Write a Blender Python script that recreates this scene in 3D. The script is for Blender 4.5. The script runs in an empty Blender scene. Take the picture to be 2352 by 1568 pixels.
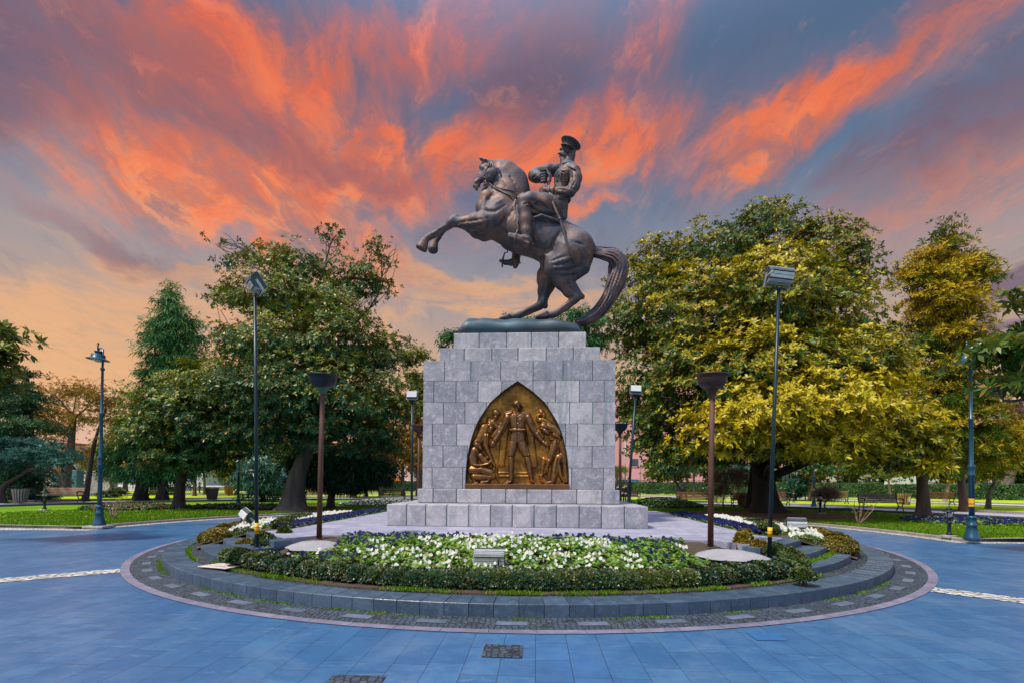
import bpy, bmesh, math, random
import numpy as np
from mathutils import Vector, Matrix

# ------------------------------------------------------------------ camera
# picture measured in a 2352 x 1568 frame: focal length 1130, horizon row 1108
F, H, PITCH, ROLL = 1130.0, 1.45, math.radians(1.0), 0.0069
PX, PY = 1176.0, 1108.0 - F * math.tan(PITCH)
scene = bpy.context.scene
COL = scene.collection
cam_d = bpy.data.cameras.new("camera")
cam = bpy.data.objects.new("camera", cam_d)
COL.objects.link(cam)
cam.matrix_world = Matrix.Translation((0, 0, H)) @ Matrix.Rotation(math.pi / 2 + PITCH, 4, 'X') @ Matrix.Rotation(ROLL, 4, 'Z')
cam_d.sensor_width = 36.0
cam_d.lens = 36.0 * F / 2352.0
cam_d.shift_y = (PY - 784.0) / 2352.0
cam_d.clip_start = 0.1
cam_d.clip_end = 3000
scene.camera = cam
scene.view_settings.view_transform = 'Standard'
scene.view_settings.look = 'None'
scene.view_settings.exposure = 0.12
scene.view_settings.gamma = 1.0
try:
    scene.cycles.max_bounces = 6
    scene.cycles.diffuse_bounces = 3
    scene.cycles.glossy_bounces = 2
    scene.cycles.transmission_bounces = 3
    scene.cycles.transparent_max_bounces = 4
    scene.cycles.use_denoising = True
except Exception:
    pass


def ray(u, v):
    x = (u - PX) / F
    y = -(v - PY) / F
    c, s = math.cos(ROLL), math.sin(ROLL)
    X, Y = c * x - s * y, s * x + c * y
    cp, sp = math.cos(PITCH), math.sin(PITCH)
    return Vector((X, cp - sp * Y, sp + cp * Y))


def G(u, v, z=0.0):
    d = ray(u, v)
    t = (z - H) / d.z
    return Vector((0, 0, H)) + d * t


def D(u, v, dep):
    d = ray(u, v)
    return Vector((0, 0, H)) + d * (dep / d.y)


SV = 2352.0 / 3840.0


def GS(a, b, z=0.0):
    return G(a * SV, b * SV, z)


def DS(a, b, dep):
    return D(a * SV, b * SV, dep)


# ------------------------------------------------------------------ node helpers
class NT:
    def __init__(s, tree):
        s.t = tree
        s.n = tree.nodes
        s.l = tree.links

    def new(s, typ, **kw):
        n = s.n.new(typ)
        for k, v in kw.items():
            setattr(n, k, v)
        return n

    def put(s, sock, val):
        if isinstance(val, bpy.types.NodeSocket):
            s.l.new(val, sock)
        elif val is not None:
            sock.default_value = val

    def math(s, op, a, b=None, c=None, clamp=False):
        n = s.new('ShaderNodeMath', operation=op)
        n.use_clamp = clamp
        s.put(n.inputs[0], a)
        if b is not None: s.put(n.inputs[1], b)
        if c is not None: s.put(n.inputs[2], c)
        return n.outputs[0]

    def vec(s, op, a, b=None, scale=None):
        n = s.new('ShaderNodeVectorMath', operation=op)
        s.put(n.inputs[0], a)
        if b is not None: s.put(n.inputs[1], b)
        if scale is not None: s.put(n.inputs['Scale'], scale)
        return n.outputs['Value'] if op in ('DOT_PRODUCT', 'LENGTH', 'DISTANCE') else n.outputs[0]

    def comb(s, x, y, z):
        n = s.new('ShaderNodeCombineXYZ')
        s.put(n.inputs[0], x); s.put(n.inputs[1], y); s.put(n.inputs[2], z)
        return n.outputs[0]

    def sep(s, v):
        n = s.new('ShaderNodeSeparateXYZ')
        s.put(n.inputs[0], v)
        return n.outputs

    def noise(s, vec, scale=5, detail=3, rough=0.5, dist=0.0, out='Fac'):
        n = s.new('ShaderNodeTexNoise')
        if vec is not None: s.put(n.inputs['Vector'], vec)
        n.inputs['Scale'].default_value = scale
        n.inputs['Detail'].default_value = detail
        n.inputs['Roughness'].default_value = rough
        n.inputs['Distortion'].default_value = dist
        return n.outputs[out]

    def ramp(s, fac, stops, interp='LINEAR'):
        n = s.new('ShaderNodeValToRGB')
        n.color_ramp.interpolation = interp
        e = n.color_ramp.elements
        while len(e) > 1: e.remove(e[0])
        e[0].position = stops[0][0]
        e[0].color = tuple(stops[0][1]) + (1,) if len(stops[0][1]) == 3 else stops[0][1]
        for p, c in stops[1:]:
            x = e.new(p)
            x.color = tuple(c) + (1,) if len(c) == 3 else c
        s.put(n.inputs[0], fac)
        return n.outputs[0]

    def mix(s, fac, a, b, typ='MIX'):
        n = s.new('ShaderNodeMix', data_type='RGBA', blend_type=typ)
        s.put(n.inputs[0], fac)
        for i, v in ((6, a), (7, b)):
            if isinstance(v, (tuple, list)) and len(v) == 3: v = tuple(v) + (1,)
            s.put(n.inputs[i], v)
        return n.outputs[2]

    def smooth(s, x, a, b, lo=0.0, hi=1.0):
        n = s.new('ShaderNodeMapRange', interpolation_type='SMOOTHSTEP')
        s.put(n.inputs[0], x)
        n.inputs[1].default_value = a; n.inputs[2].default_value = b
        n.inputs[3].default_value = lo; n.inputs[4].default_value = hi
        return n.outputs[0]


# ------------------------------------------------------------------ sky
SUN_DIR = Vector((-0.42, -0.30, 0.86)).normalized()      # towards the sun
SUN_EL = math.asin(SUN_DIR.z)
SUN_ROT = math.atan2(SUN_DIR.x, SUN_DIR.y)
world = bpy.data.worlds.new("World")
scene.world = world
world.use_nodes = True
W = NT(world.node_tree)
W.n.clear()
geo = W.new('ShaderNodeNewGeometry')
dirv = W.vec('SCALE', geo.outputs['Incoming'], scale=-1.0)
sx, sy, sz = W.sep(dirv)


def skyrgb(r, g, b):
    f = lambda c: ((c / 255 + 0.055) / 1.055) ** 2.4 if c > 10 else c / 255 / 12.92
    return (f(r), f(g), f(b))


# warp of directions so that no cloud has a clean outline
zc = W.math('MAXIMUM', sz, 0.04)
inv = W.math('DIVIDE', 1.0, W.math('ADD', zc, 0.22))
half = (0.5, 0.5, 0.5)
w0 = W.vec('SUBTRACT', W.noise(dirv, 1.9, 2, 0.5, 0.0, 'Color'), half)
plane0 = W.comb(W.math('MULTIPLY', sx, inv), W.math('MULTIPLY', W.math('MULTIPLY', sy, inv), 0.42), 0.0)
plane = W.vec('ADD', plane0, W.vec('SCALE', w0, scale=0.55))
w2 = W.vec('SUBTRACT', W.noise(plane, 3.2, 5, 0.62, 0.4, 'Color'), half)
w3 = W.vec('SUBTRACT', W.noise(dirv, 8.0, 5, 0.65, 0.3, 'Color'), half)
wv = W.vec('ADD', W.vec('SCALE', w0, scale=0.16), W.vec('ADD', W.vec('SCALE', w2, scale=0.24), W.vec('SCALE', w3, scale=0.10)))
dw = W.vec('ADD', dirv, wv)


def blob(u, v, a, b, ang, pw=1.0, src=None):
    """a soft cloud bank: centre direction, half length a, half breadth b (frame units), tilt ang degrees"""
    c = ray(u, v).normalized()
    t = math.radians(ang)
    e = 4.0
    da = (ray(u + e * math.cos(t), v - e * math.sin(t)).normalized() - c) / e
    db = (ray(u + e * math.sin(t), v + e * math.cos(t)).normalized() - c) / e
    va = da.normalized() / (da.length * a)
    vb = db.normalized() / (db.length * b)
    r = W.vec('SUBTRACT', src or dw, tuple(c))
    q = W.comb(W.vec('DOT_PRODUCT', r, tuple(va)), W.vec('DOT_PRODUCT', r, tuple(vb)), 0.0)
    L = W.vec('LENGTH', q)
    return W.smooth(L, 1.0, 0.0, 0.0, pw)


def total(lst):
    r = lst[0]
    for x in lst[1:]: r = W.math('ADD', r, x)
    return W.math('MULTIPLY', r, W.math('GREATER_THAN', sy, 0.0))


# fine streaks drawn out by the wind
st1 = W.noise(W.vec('ADD', plane, W.vec('SCALE', w3, scale=0.10)), 6.0, 8, 0.64, 1.1)
st2 = W.noise(dw, 11.0, 7, 0.66, 0.6)
flat = W.comb(W.math('MULTIPLY', sx, 1.6), W.math('MULTIPLY', sz, 11.0), 0.0)
st3 = W.noise(W.vec('ADD', flat, W.vec('SCALE', w0, scale=0.6)), 3.0, 7, 0.6, 0.7)
fine = W.math('ADD', W.math('MULTIPLY', st1, 0.55), W.math('MULTIPLY', st2, 0.45))
finel = W.math('ADD', W.math('MULTIPLY', st3, 0.65), W.math('MULTIPLY', st2, 0.35))
el = W.math('ARCTAN2', sz, W.math('SQRT', W.math('ADD', W.math('MULTIPLY', sx, sx), W.math('MULTIPLY', sy, sy))))
elf = W.math('DIVIDE', el, 1.5708)
base = W.ramp(elf, [(0.0, skyrgb(216, 168, 152)), (0.10, skyrgb(208, 164, 116)), (0.17, skyrgb(180, 150, 128)),
                    (0.25, skyrgb(140, 136, 142)), (0.34, skyrgb(86, 108, 134)), (0.55, skyrgb(58, 80, 112)), (1.0, skyrgb(80, 110, 165))])
# red-orange banks
red = total([
    blob(560, 130, 760, 330, -14, 1.25), blob(330, 380, 640, 190, -42, .9), blob(1000, 40, 700, 200, 6, 1.0),
    blob(640, 480, 760, 170, -22, 1.0), blob(1150, 335, 860, 170, 6, 1.15), blob(1500, 70, 380, 170, 32, .6),
    blob(900, 500, 700, 120, -6, .65), blob(150, 500, 520, 90, -28, .6),
    blob(1960, 205, 760, 110, 32, 1.1), blob(2160, 460, 800, 210, 16, 1.1), blob(1330, 400, 500, 110, 0, .55), blob(950, 320, 800, 300, -8, .5), blob(2280, 70, 480, 140, 30, .8),
    blob(1790, 310, 420, 90, 14, .85), blob(760, 590, 600, 110, -10, .6), blob(1340, 490, 110, 40, 8, 1.0), blob(1400, 350, 300, 110, 0, .7)])
tex = W.math('ADD', W.math('MULTIPLY', fine, 2.15), -0.42)
redd = W.math('MULTIPLY', red, W.math('MAXIMUM', tex, 0.0))
redm = W.smooth(redd, -0.02, 1.10)
# purple-grey shadowed undersides inside and beside them
grey = total([
    blob(500, 190, 440, 190, -24, 1.35), blob(760, 330, 360, 90, -10, .8), blob(-20, 150, 480, 420, 30, 1.5), blob(1240, 130, 300, 210, 35, 1.2),
    blob(880, 400, 520, 80, 2, .8), blob(2250, 290, 620, 170, 24, 1.0), blob(2310, 735, 260, 70, 0, 1.3), blob(350, 600, 520, 80, -20, .6)])
greym = W.smooth(W.math('MULTIPLY', grey, W.math('ADD', W.math('MULTIPLY', fine, 3.6), -1.05)), 0.05, 0.95)
# peach light low in the sky
low = total([
    blob(960, 675, 760, 70, 0, 1.2), blob(560, 745, 700, 110, 0, .9), blob(1120, 750, 460, 54, 2, 1.1),
    blob(60, 800, 560, 240, 0, .8), blob(520, 900, 1200, 190, 0, .8), blob(400, 640, 420, 46, -6, .8)])
lowm = W.smooth(W.math('MULTIPLY', low, W.math('MAXIMUM', W.math('ADD', W.math('MULTIPLY', finel, 4.2), -1.35), 0.0)), 0.05, 1.0)
hot = W.ramp(W.math('ADD', elf, W.math('MULTIPLY', W.math('SUBTRACT', st2, 0.5), 0.5)),
                [(0.10, skyrgb(255, 176, 104)), (0.24, skyrgb(244, 146, 82)), (0.34, skyrgb(234, 116, 60)), (0.50, skyrgb(220, 92, 44))])
cool_red = W.mix(W.smooth(elf, .15, .5), skyrgb(190, 134, 112), skyrgb(150, 90, 88))
redcol = W.mix(W.smooth(W.math('ADD', redd, W.math('MULTIPLY', W.math('SUBTRACT', st2, 0.5), 1.5)), 0.10, 1.50), cool_red, hot)
c = W.mix(W.math('MULTIPLY', lowm, .75), base, W.mix(st3, skyrgb(248, 180, 100), skyrgb(198, 146, 112)))
c = W.mix(W.math('MULTIPLY', greym, .70), c, skyrgb(98, 86, 106))
c = W.mix(W.math('MULTIPLY', redm, .97), c, redcol)
c = W.mix(W.math('MULTIPLY', greym, .58), c, skyrgb(110, 80, 92))
c = W.mix(W.math('MULTIPLY', W.math('MULTIPLY', redm, W.smooth(st1, .56, .44)), .40), c, skyrgb(150, 92, 84))
# grain of thin cloud over everything
c = W.mix(W.math('MULTIPLY', W.smooth(fine, .53, .68), .26), c, skyrgb(232, 158, 118))
c = W.mix(W.math('MULTIPLY', W.smooth(fine, .50, .38), .18), c, skyrgb(84, 80, 106))
# sky behind the camera and overhead, made cooler and brighter as added fill light
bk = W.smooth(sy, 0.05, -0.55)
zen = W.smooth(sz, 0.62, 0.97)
fillf = W.math('MAXIMUM', bk, zen)
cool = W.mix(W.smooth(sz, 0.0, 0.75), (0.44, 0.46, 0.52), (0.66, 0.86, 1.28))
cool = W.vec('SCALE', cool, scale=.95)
c = W.mix(fillf, c, cool)
nish = W.new('ShaderNodeTexSky', sky_type='NISHITA')
nish.sun_disc = False
nish.sun_elevation = SUN_EL
nish.sun_rotation = SUN_ROT
c = W.vec('ADD', c, W.vec('SCALE', nish.outputs[0], scale=0.012))
bg = W.new('ShaderNodeBackground')
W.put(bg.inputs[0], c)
bg.inputs[1].default_value = 1.0
world.cycles.sampling_method = 'MANUAL'
world.cycles.sample_map_resolution = 512
wo = W.new('ShaderNodeOutputWorld')
W.l.new(bg.outputs[0], wo.inputs[0])
sun_d = bpy.data.lights.new("sun", 'SUN')
sun_d.energy = 4.4
sun_d.angle = math.radians(6)
sun_d.color = (1.0, 0.90, 0.74)
sun = bpy.data.objects.new("sun", sun_d)
COL.objects.link(sun)
sun.rotation_euler = SUN_DIR.to_track_quat('Z', 'Y').to_euler()

# ------------------------------------------------------------------ object helpers
def new_mesh(name, verts, faces, mat=None, smooth=False, mats=None, midx=None):
    me = bpy.data.meshes.new(name)
    if isinstance(verts, np.ndarray) and isinstance(faces, np.ndarray):
        nv, nf, k = len(verts), len(faces), faces.shape[1]
        me.vertices.add(nv); me.vertices.foreach_set('co', verts.astype(np.float32).ravel())
        me.loops.add(nf * k); me.loops.foreach_set('vertex_index', faces.astype(np.int32).ravel())
        me.polygons.add(nf); me.polygons.foreach_set('loop_start', np.arange(0, nf * k, k, dtype=np.int32))
        me.update(calc_edges=True)
    else:
        me.from_pydata([tuple(v) for v in verts], [], [tuple(f) for f in faces])
    for m in (mats or ([mat] if mat else [])): me.materials.append(m)
    if midx is not None: me.polygons.foreach_set('material_index', np.asarray(midx, dtype=np.int32))
    if smooth: me.polygons.foreach_set('use_smooth', [True] * len(me.polygons))
    me.update()
    return me


def link(name, data, parent=None, loc=None, rz=0.0):
    o = bpy.data.objects.new(name, data)
    COL.objects.link(o)
    if parent is not None: o.parent = parent
    if loc is not None: o.location = loc
    if rz: o.rotation_euler = (0, 0, rz)
    return o


def tag(o, label=None, cat=None, group=None, kind=None):
    if label: o['label'] = label
    if cat: o['category'] = cat
    if group: o['group'] = group
    if kind: o['kind'] = kind
    return o


def thing(name, label, cat, loc=(0, 0, 0), rz=0.0, group=None):
    return tag(link(name, None, None, loc, rz), label, cat, group)


def copy_tree(root, loc=None, rz=None, label=None, group=None, scale=None):
    r = root.copy(); COL.objects.link(r)
    if loc is not None: r.location = loc
    if rz is not None: r.rotation_euler = (0, 0, rz)
    if scale is not None: r.scale = (scale,) * 3 if not isinstance(scale, tuple) else scale
    if label: r['label'] = label
    if group: r['group'] = group
    for ch in [o for o in scene.objects if o.parent == root]:
        c2 = ch.copy(); COL.objects.link(c2); c2.parent = r
        for g in [o for o in scene.objects if o.parent == ch]:
            d = g.copy(); COL.objects.link(d); d.parent = c2
    return r


class MB:
    """collects simple shapes into one mesh"""
    def __init__(s):
        s.v = []; s.f = []; s.m = []; s.sm = []

    def add(s, vs, fs, mi=0, smooth=False):
        o = len(s.v)
        s.v += [tuple(v) for v in vs]
        s.f += [tuple(i + o for i in f) for f in fs]
        s.m += [mi] * len(fs); s.sm += [smooth] * len(fs)

    def box(s, c, size, rz=0.0, mi=0, bev=0.0, M=None, taper=1.0):
        x, y, z = [q / 2 for q in size]
        b = min(bev, x * .9, y * .9, z * .9)
        vs = []
        if b <= 0:
            for k, t in ((-z, 1.0), (z, taper)):
                vs += [(-x * t, -y * t, k), (x * t, -y * t, k), (x * t, y * t, k), (-x * t, y * t, k)]
            fs = [(0, 3, 2, 1), (4, 5, 6, 7)] + [(i, (i + 1) % 4, (i + 1) % 4 + 4, i + 4) for i in range(4)]
        else:
            for k, ins, t in ((-z, b, 1), (-z + b, 0, 1), (z - b, 0, taper), (z, b, taper)):
                X, Y = x * t, y * t
                xs, ys = X - ins, Y - ins
                vs += [(-xs, -ys + (b if ins == 0 else 0), k), (-xs + (b if ins == 0 else 0), -ys, k), (xs - (b if ins == 0 else 0), -ys, k), (xs, -ys + (b if ins == 0 else 0), k),
                       (xs, ys - (b if ins == 0 else 0), k), (xs - (b if ins == 0 else 0), ys, k), (-xs + (b if ins == 0 else 0), ys, k), (-xs, ys - (b if ins == 0 else 0), k)]
            fs = [tuple(range(7, -1, -1)), tuple(range(24, 32))]
            for r in range(3):
                fs += [(r * 8 + i, r * 8 + (i + 1) % 8, r * 8 + 8 + (i + 1) % 8, r * 8 + 8 + i) for i in range(8)]
        R = M if M is not None else Matrix.Rotation(rz, 4, 'Z')
        T = Matrix.Translation(c) @ R
        s.add([T @ Vector(v) for v in vs], fs, mi)
        return s

    def lathe(s, prof, c=(0, 0, 0), n=24, mi=0, M=None, caps=True, smooth=True):
        vs = []; fs = []
        T = Matrix.Translation(c) @ (M if M is not None else Matrix.Identity(4))
        for r, z in prof:
            for i in range(n):
                a = 2 * math.pi * i / n
                vs.append(T @ Vector((r * math.cos(a), r * math.sin(a), z)))
        for k in range(len(prof) - 1):
            for i in range(n):
                j = (i + 1) % n
                fs.append((k * n + i, k * n + j, k * n + n + j, k * n + n + i))
        s.add(vs, fs, mi, smooth)
        if caps:
            o = len(s.v) - len(vs)
            s.f += [tuple(o + i for i in range(n - 1, -1, -1)), tuple(o + (len(prof) - 1) * n + i for i in range(n))]
            s.m += [mi, mi]; s.sm += [False, False]
        return s

    def tube(s, pts, rad, n=8, mi=0, flat=1.0, smooth=True, up=None):
        pts = [Vector(p) for p in pts]
        if not hasattr(rad, '__len__'): rad = [rad] * len(pts)
        vs = []; fs = []
        prev = None
        for k, p in enumerate(pts):
            t = (pts[min(k + 1, len(pts) - 1)] - pts[max(k - 1, 0)])
            t = t.normalized() if t.length > 1e-9 else Vector((0, 0, 1))
            if prev is None:
                a = Vector(up) if up is not None else (Vector((0, 0, 1)) if abs(t.z) < .9 else Vector((1, 0, 0)))
                e = t.cross(a).normalized()
            else:
                e = (prev - t * prev.dot(t)).normalized()
            prev = e
            g = t.cross(e)
            for i in range(n):
                a = 2 * math.pi * i / n
                vs.append(p + (e * math.cos(a) + g * math.sin(a) * flat) * rad[k])
        for k in range(len(pts) - 1):
            for i in range(n):
                j = (i + 1) % n
                fs.append((k * n + i, k * n + j, k * n + n + j, k * n + n + i))
        fs2 = [tuple(range(n - 1, -1, -1)), tuple((len(pts) - 1) * n + i for i in range(n))]
        o = len(s.v)
        s.add(vs, fs, mi, smooth)
        for f in fs2:
            s.f.append(tuple(o + i for i in f)); s.m.append(mi); s.sm.append(False)
        return s

    def poly(s, pts, mi=0):
        s.add(pts, [tuple(range(len(pts)))], mi)
        return s

    def prism(s, pts, z0, z1, mi=0):
        """pts: plan outline counter-clockwise"""
        n = len(pts)
        vs = [(p[0], p[1], z0) for p in pts] + [(p[0], p[1], z1) for p in pts]
        fs = [tuple(range(n - 1, -1, -1)), tuple(range(n, 2 * n))] + [(i, (i + 1) % n, (i + 1) % n + n, i + n) for i in range(n)]
        s.add(vs, fs, mi)
        return s

    def mesh(s, name, mats):
        me = bpy.data.meshes.new(name)
        me.from_pydata(s.v, [], s.f)
        for m in (mats if isinstance(mats, (list, tuple)) else [mats]): me.materials.append(m)
        me.polygons.foreach_set('material_index', s.m)
        me.polygons.foreach_set('use_smooth', s.sm)
        me.update()
        return me

    def build(s, name, mats, parent=None, loc=None, rz=0.0):
        return link(name, s.mesh(name, mats), parent, loc, rz)


# ------------------------------------------------------------------ implicit surfaces
def sdf_mesh(prims, res, kdef=0.05, noise=None):
    """prims: (a, b, ra, rb, k, sub, ys) tapered capsules blended smoothly -> verts, quads (naive surface nets)"""
    A = np.array([p[0] for p in prims], float); B = np.array([p[1] for p in prims], float)
    R = np.array([max(p[2], p[3]) for p in prims])[:, None]
    lo = np.minimum(A, B) - R; hi = np.maximum(A, B) + R
    pos = [i for i, p in enumerate(prims) if not p[5]]
    L = lo[pos].min(0) - 4 * res; Hh = hi[pos].max(0) + 4 * res
    n = np.ceil((Hh - L) / res).astype(int) + 1
    f = np.full(n, 10.0, np.float32)
    ax = [L[i] + np.arange(n[i]) * res for i in range(3)]
    for i, (a, b, ra, rb, k, sub, ys) in enumerate(prims):
        k = kdef if k is None else k
        m = 2.0 * k + 3 * res
        i0 = np.maximum(np.floor((lo[i] - m - L) / res).astype(int), 0)
        i1 = np.minimum(np.ceil((hi[i] + m - L) / res).astype(int) + 1, n)
        if np.any(i1 <= i0): continue
        X = ax[0][i0[0]:i1[0]][:, None, None]; Y = ax[1][i0[1]:i1[1]][None, :, None]; Z = ax[2][i0[2]:i1[2]][None, None, :]
        a = np.array(a, float); b = np.array(b, float)
        ab = b - a
        px, py, pz = X - a[0], (Y - a[1]), Z - a[2]
        q = ab.copy()
        if ys != 1.0:
            py = py / ys; q[1] /= ys
        dd = float(q @ q) + 1e-12
        t = np.clip((px * q[0] + py * q[1] + pz * q[2]) / dd, 0, 1)
        d = np.sqrt((px - t * q[0]) ** 2 + (py - t * q[1]) ** 2 + (pz - t * q[2]) ** 2) - (ra + t * (rb - ra))
        if ys < 1: d = d * ys ** .5
        sl = tuple(slice(i0[j], i1[j]) for j in range(3))
        g = f[sl]
        if sub:
            h = np.clip(.5 - .5 * (g + d) / k, 0, 1)
            f[sl] = g * (1 - h) + (-d) * h + k * h * (1 - h)
        else:
            h = np.clip(.5 + .5 * (g - d) / k, 0, 1)
            f[sl] = g * (1 - h) + d * h - k * h * (1 - h)
    s = f < 0
    acc = np.zeros(tuple(n - 1) + (3,), np.float32); cnt = np.zeros(tuple(n - 1), np.float32)

    def sl3(off, ln):
        return tuple(slice(off[j], off[j] + ln[j]) for j in range(3))
    c = n - 1
    for d in range(3):
        e = [0, 0, 0]; e[d] = 1
        oth = [j for j in range(3) if j != d]
        for u in (0, 1):
            for w in (0, 1):
                o = [0, 0, 0]; o[oth[0]] = u; o[oth[1]] = w
                f0 = f[sl3(o, c)]; o2 = [o[j] + e[j] for j in range(3)]; f1 = f[sl3(o2, c)]
                x = (f0 < 0) != (f1 < 0)
                t = np.where(x, f0 / (f0 - f1 + 1e-20), 0)
                cnt += x
                for j in range(3):
                    acc[..., j] += np.where(x, o[j] + (t if j == d else 0), 0)
    act = cnt > 0
    idx = -np.ones(tuple(c), np.int64)
    idx[act] = np.arange(act.sum())
    base = np.stack(np.nonzero(act), 1)
    V = (base + acc[act] / cnt[act][:, None]) * res + L
    quads = []
    for d in range(3):
        oth = [(d + 1) % 3, (d + 2) % 3]
        ln = n.copy(); ln[d] -= 1
        st = [0, 0, 0]; st[oth[0]] = 1; st[oth[1]] = 1
        ln2 = n - 1; ln2 = ln2.copy(); ln2[d] = n[d] - 1; ln2[oth[0]] = n[oth[0]] - 2; ln2[oth[1]] = n[oth[1]] - 2
        e = [0, 0, 0]; e[d] = 1
        a0 = s[sl3(st, ln2)]; a1 = s[sl3([st[j] + e[j] for j in range(3)], ln2)]
        x = a0 != a1
        P = np.stack(np.nonzero(x), 1) + np.array(st)
        fl = a0[x]
        o1 = np.zeros(3, int); o1[oth[0]] = 1
        o2 = np.zeros(3, int); o2[oth[1]] = 1
        g = lambda Q: idx[Q[:, 0], Q[:, 1], Q[:, 2]]
        q = np.stack([g(P - o1 - o2), g(P - o2), g(P), g(P - o1)], 1)
        q[~fl] = q[~fl][:, ::-1]
        quads.append(q)
    Q = np.concatenate(quads)
    Q = Q[(Q >= 0).all(1)]
    return V, Q


def fbm3(P, seed=0, octaves=3, scale=1.0):
    """cheap smooth noise in -1..1 from sums of rotated sines"""
    r = np.random.RandomState(seed)
    out = np.zeros(len(P)); amp = 1.0; tot = 0
    for o in range(octaves):
        for k in range(4):
            w = r.normal(size=3); w /= np.linalg.norm(w)
            out += amp * np.sin((P @ w) * scale * (2 ** o) * (0.8 + .5 * r.rand()) * 2 + r.rand() * 6.28)
        tot += amp * 2.2; amp *= .55
    return np.clip(out / tot, -1, 1)

# ------------------------------------------------------------------ materials
MATS = {}


def mat(name, col, rough=0.7, metal=0.0, var=0.15, nscale=3.0, col2=None, bump=0.0, bscale=20.0, spec=0.5, coord='Object', detail=4, stretch=None):
    if name in MATS: return MATS[name]
    m = bpy.data.materials.new(name); m.use_nodes = True
    t = NT(m.node_tree); b = t.n['Principled BSDF']
    tc = t.new('ShaderNodeTexCoord').outputs[coord]
    if stretch:
        mp = t.new('ShaderNodeMapping'); t.put(mp.inputs[0], tc); mp.inputs['Scale'].default_value = stretch; tc = mp.outputs[0]
    n = t.noise(tc, nscale, detail, .6)
    c2 = col2 or tuple(max(0, q * (1 - 2 * var)) for q in col)
    c = t.mix(t.smooth(n, .32, .68), col, c2)
    n2 = t.noise(tc, nscale * 9, 3, .6)
    c = t.mix(t.math('MULTIPLY', t.smooth(n2, .35, .75), min(1, var * 2)), c, tuple(q * .75 for q in col))
    t.put(b.inputs['Base Color'], c)
    b.inputs['Roughness'].default_value = rough
    b.inputs['Metallic'].default_value = metal
    b.inputs['Specular IOR Level'].default_value = spec
    if bump:
        bn = t.new('ShaderNodeBump'); bn.inputs['Strength'].default_value = bump; bn.inputs['Distance'].default_value = 0.02
        t.put(bn.inputs['Height'], t.noise(tc, bscale, 4, .6)); t.put(b.inputs['Normal'], bn.outputs[0])
    MATS[name] = m
    return m


def bronze_mat():
    m = bpy.data.materials.new('bronze_patina_sky_tint'); m.use_nodes = True
    t = NT(m.node_tree); b = t.n['Principled BSDF']
    tc = t.new('ShaderNodeTexCoord').outputs['Object']
    n1 = t.noise(tc, 1.6, 5, .62, .6); n2 = t.noise(tc, 7, 5, .65, .8)
    mp = t.new('ShaderNodeMapping'); t.put(mp.inputs[0], tc); mp.inputs['Scale'].default_value = (5, 5, .7)
    n3 = t.noise(mp.outputs[0], 2.2, 5, .65, .4)
    c = t.ramp(n1, [(.30, (.035, .042, .070)), (.45, (.075, .058, .072)), (.57, (.135, .078, .068)), (.70, (.21, .11, .072))])
    c = t.mix(t.smooth(n2, .50, .74), c, (.035, .055, .085))
    c = t.mix(t.math('MULTIPLY', t.smooth(n3, .55, .72), .55), c, (.19, .125, .12))
    g = t.new('ShaderNodeNewGeometry')
    up = t.sep(g.outputs['Normal'])[2]
    c = t.mix(t.math('MULTIPLY', t.smooth(t.math('ADD', up, t.math('MULTIPLY', n2, .6)), .55, 1.3), .6), c, (.16, .24, .29))  # bluish sky light painted onto the upward faces, over the patina
    t.put(b.inputs['Base Color'], c)
    b.inputs['Metallic'].default_value = .4
    t.put(b.inputs['Roughness'], t.smooth(n2, .3, .7, .50, .70))
    bn = t.new('ShaderNodeBump'); bn.inputs['Strength'].default_value = .35; bn.inputs['Distance'].default_value = .015
    t.put(bn.inputs['Height'], t.math('ADD', n2, t.noise(tc, 34, 4, .6))); t.put(b.inputs['Normal'], bn.outputs[0])
    return m


BRONZE = bronze_mat()

# ------------------------------------------------------------------ equestrian statue
MC = Vector((0.20, 13.1, 0.0))      # monument centre
YAW = -0.055
ZPLAT = 0.455


def S(zx, zy, dy=0.0):
    """point of the statue from side-view drawing coordinates (276 units to the metre at its mid plane)"""
    s = (1500 + zx / 1.96, 460 + zy / 1.96)
    # mid plane follows the monument's yaw
    p = DS(s[0], s[1], 13.1)
    y = 13.1 + dy - (p.x - MC.x) * 0.055
    return DS(s[0], s[1], y)


U = 1 / 276.0


def C(a, b, ra, rb=None, k=None, sub=False, ys=1.0):
    rb = ra if rb is None else rb
    return (tuple(S(*a)), tuple(S(*b)), ra * U, rb * U, None if k is None else k * U, sub, ys)


def chain(pts, k=None, ys=1.0, sub=False):
    """pts: (zx, zy, dy, r)"""
    return [C(p[:3], q[:3], p[3], q[3], k, sub, ys) for p, q in zip(pts[:-1], pts[1:])]


def hit(prims, zx, zy, off=0.0):
    """first point of the shape met when looking at drawing point (zx, zy), moved off metres towards the viewer"""
    d = DS(1500 + zx / 1.96, 460 + zy / 1.96, 1.0) - Vector((0, 0, H))
    ts = np.arange(12.0, 14.4, .006)
    P = np.array([0, 0, H])[None] + ts[:, None] * np.array(d)[None]
    f = np.full(len(ts), 9.0)
    for (a, b, ra, rb, k, sub, ys) in prims:
        if sub: continue
        a = np.array(a); b = np.array(b); sc = np.array([1, 1 / ys, 1]); q = (b - a) * sc; p = (P - a) * sc
        t = np.clip(p @ q / (q @ q + 1e-12), 0, 1)
        f = np.minimum(f, np.linalg.norm(p - t[:, None] * q, axis=1) - (ra + t * (rb - ra)))
    i = np.argmax(f < 0) if (f < 0).any() else int(np.argmin(f))
    t = ts[i] - off
    return Vector((0, 0, H)) + Vector(d) * t


def W3(p, q, ra, rb, k, sub=False):
    return (tuple(p), tuple(q), ra * U, rb * U, k * U, sub, 1.0)


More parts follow.
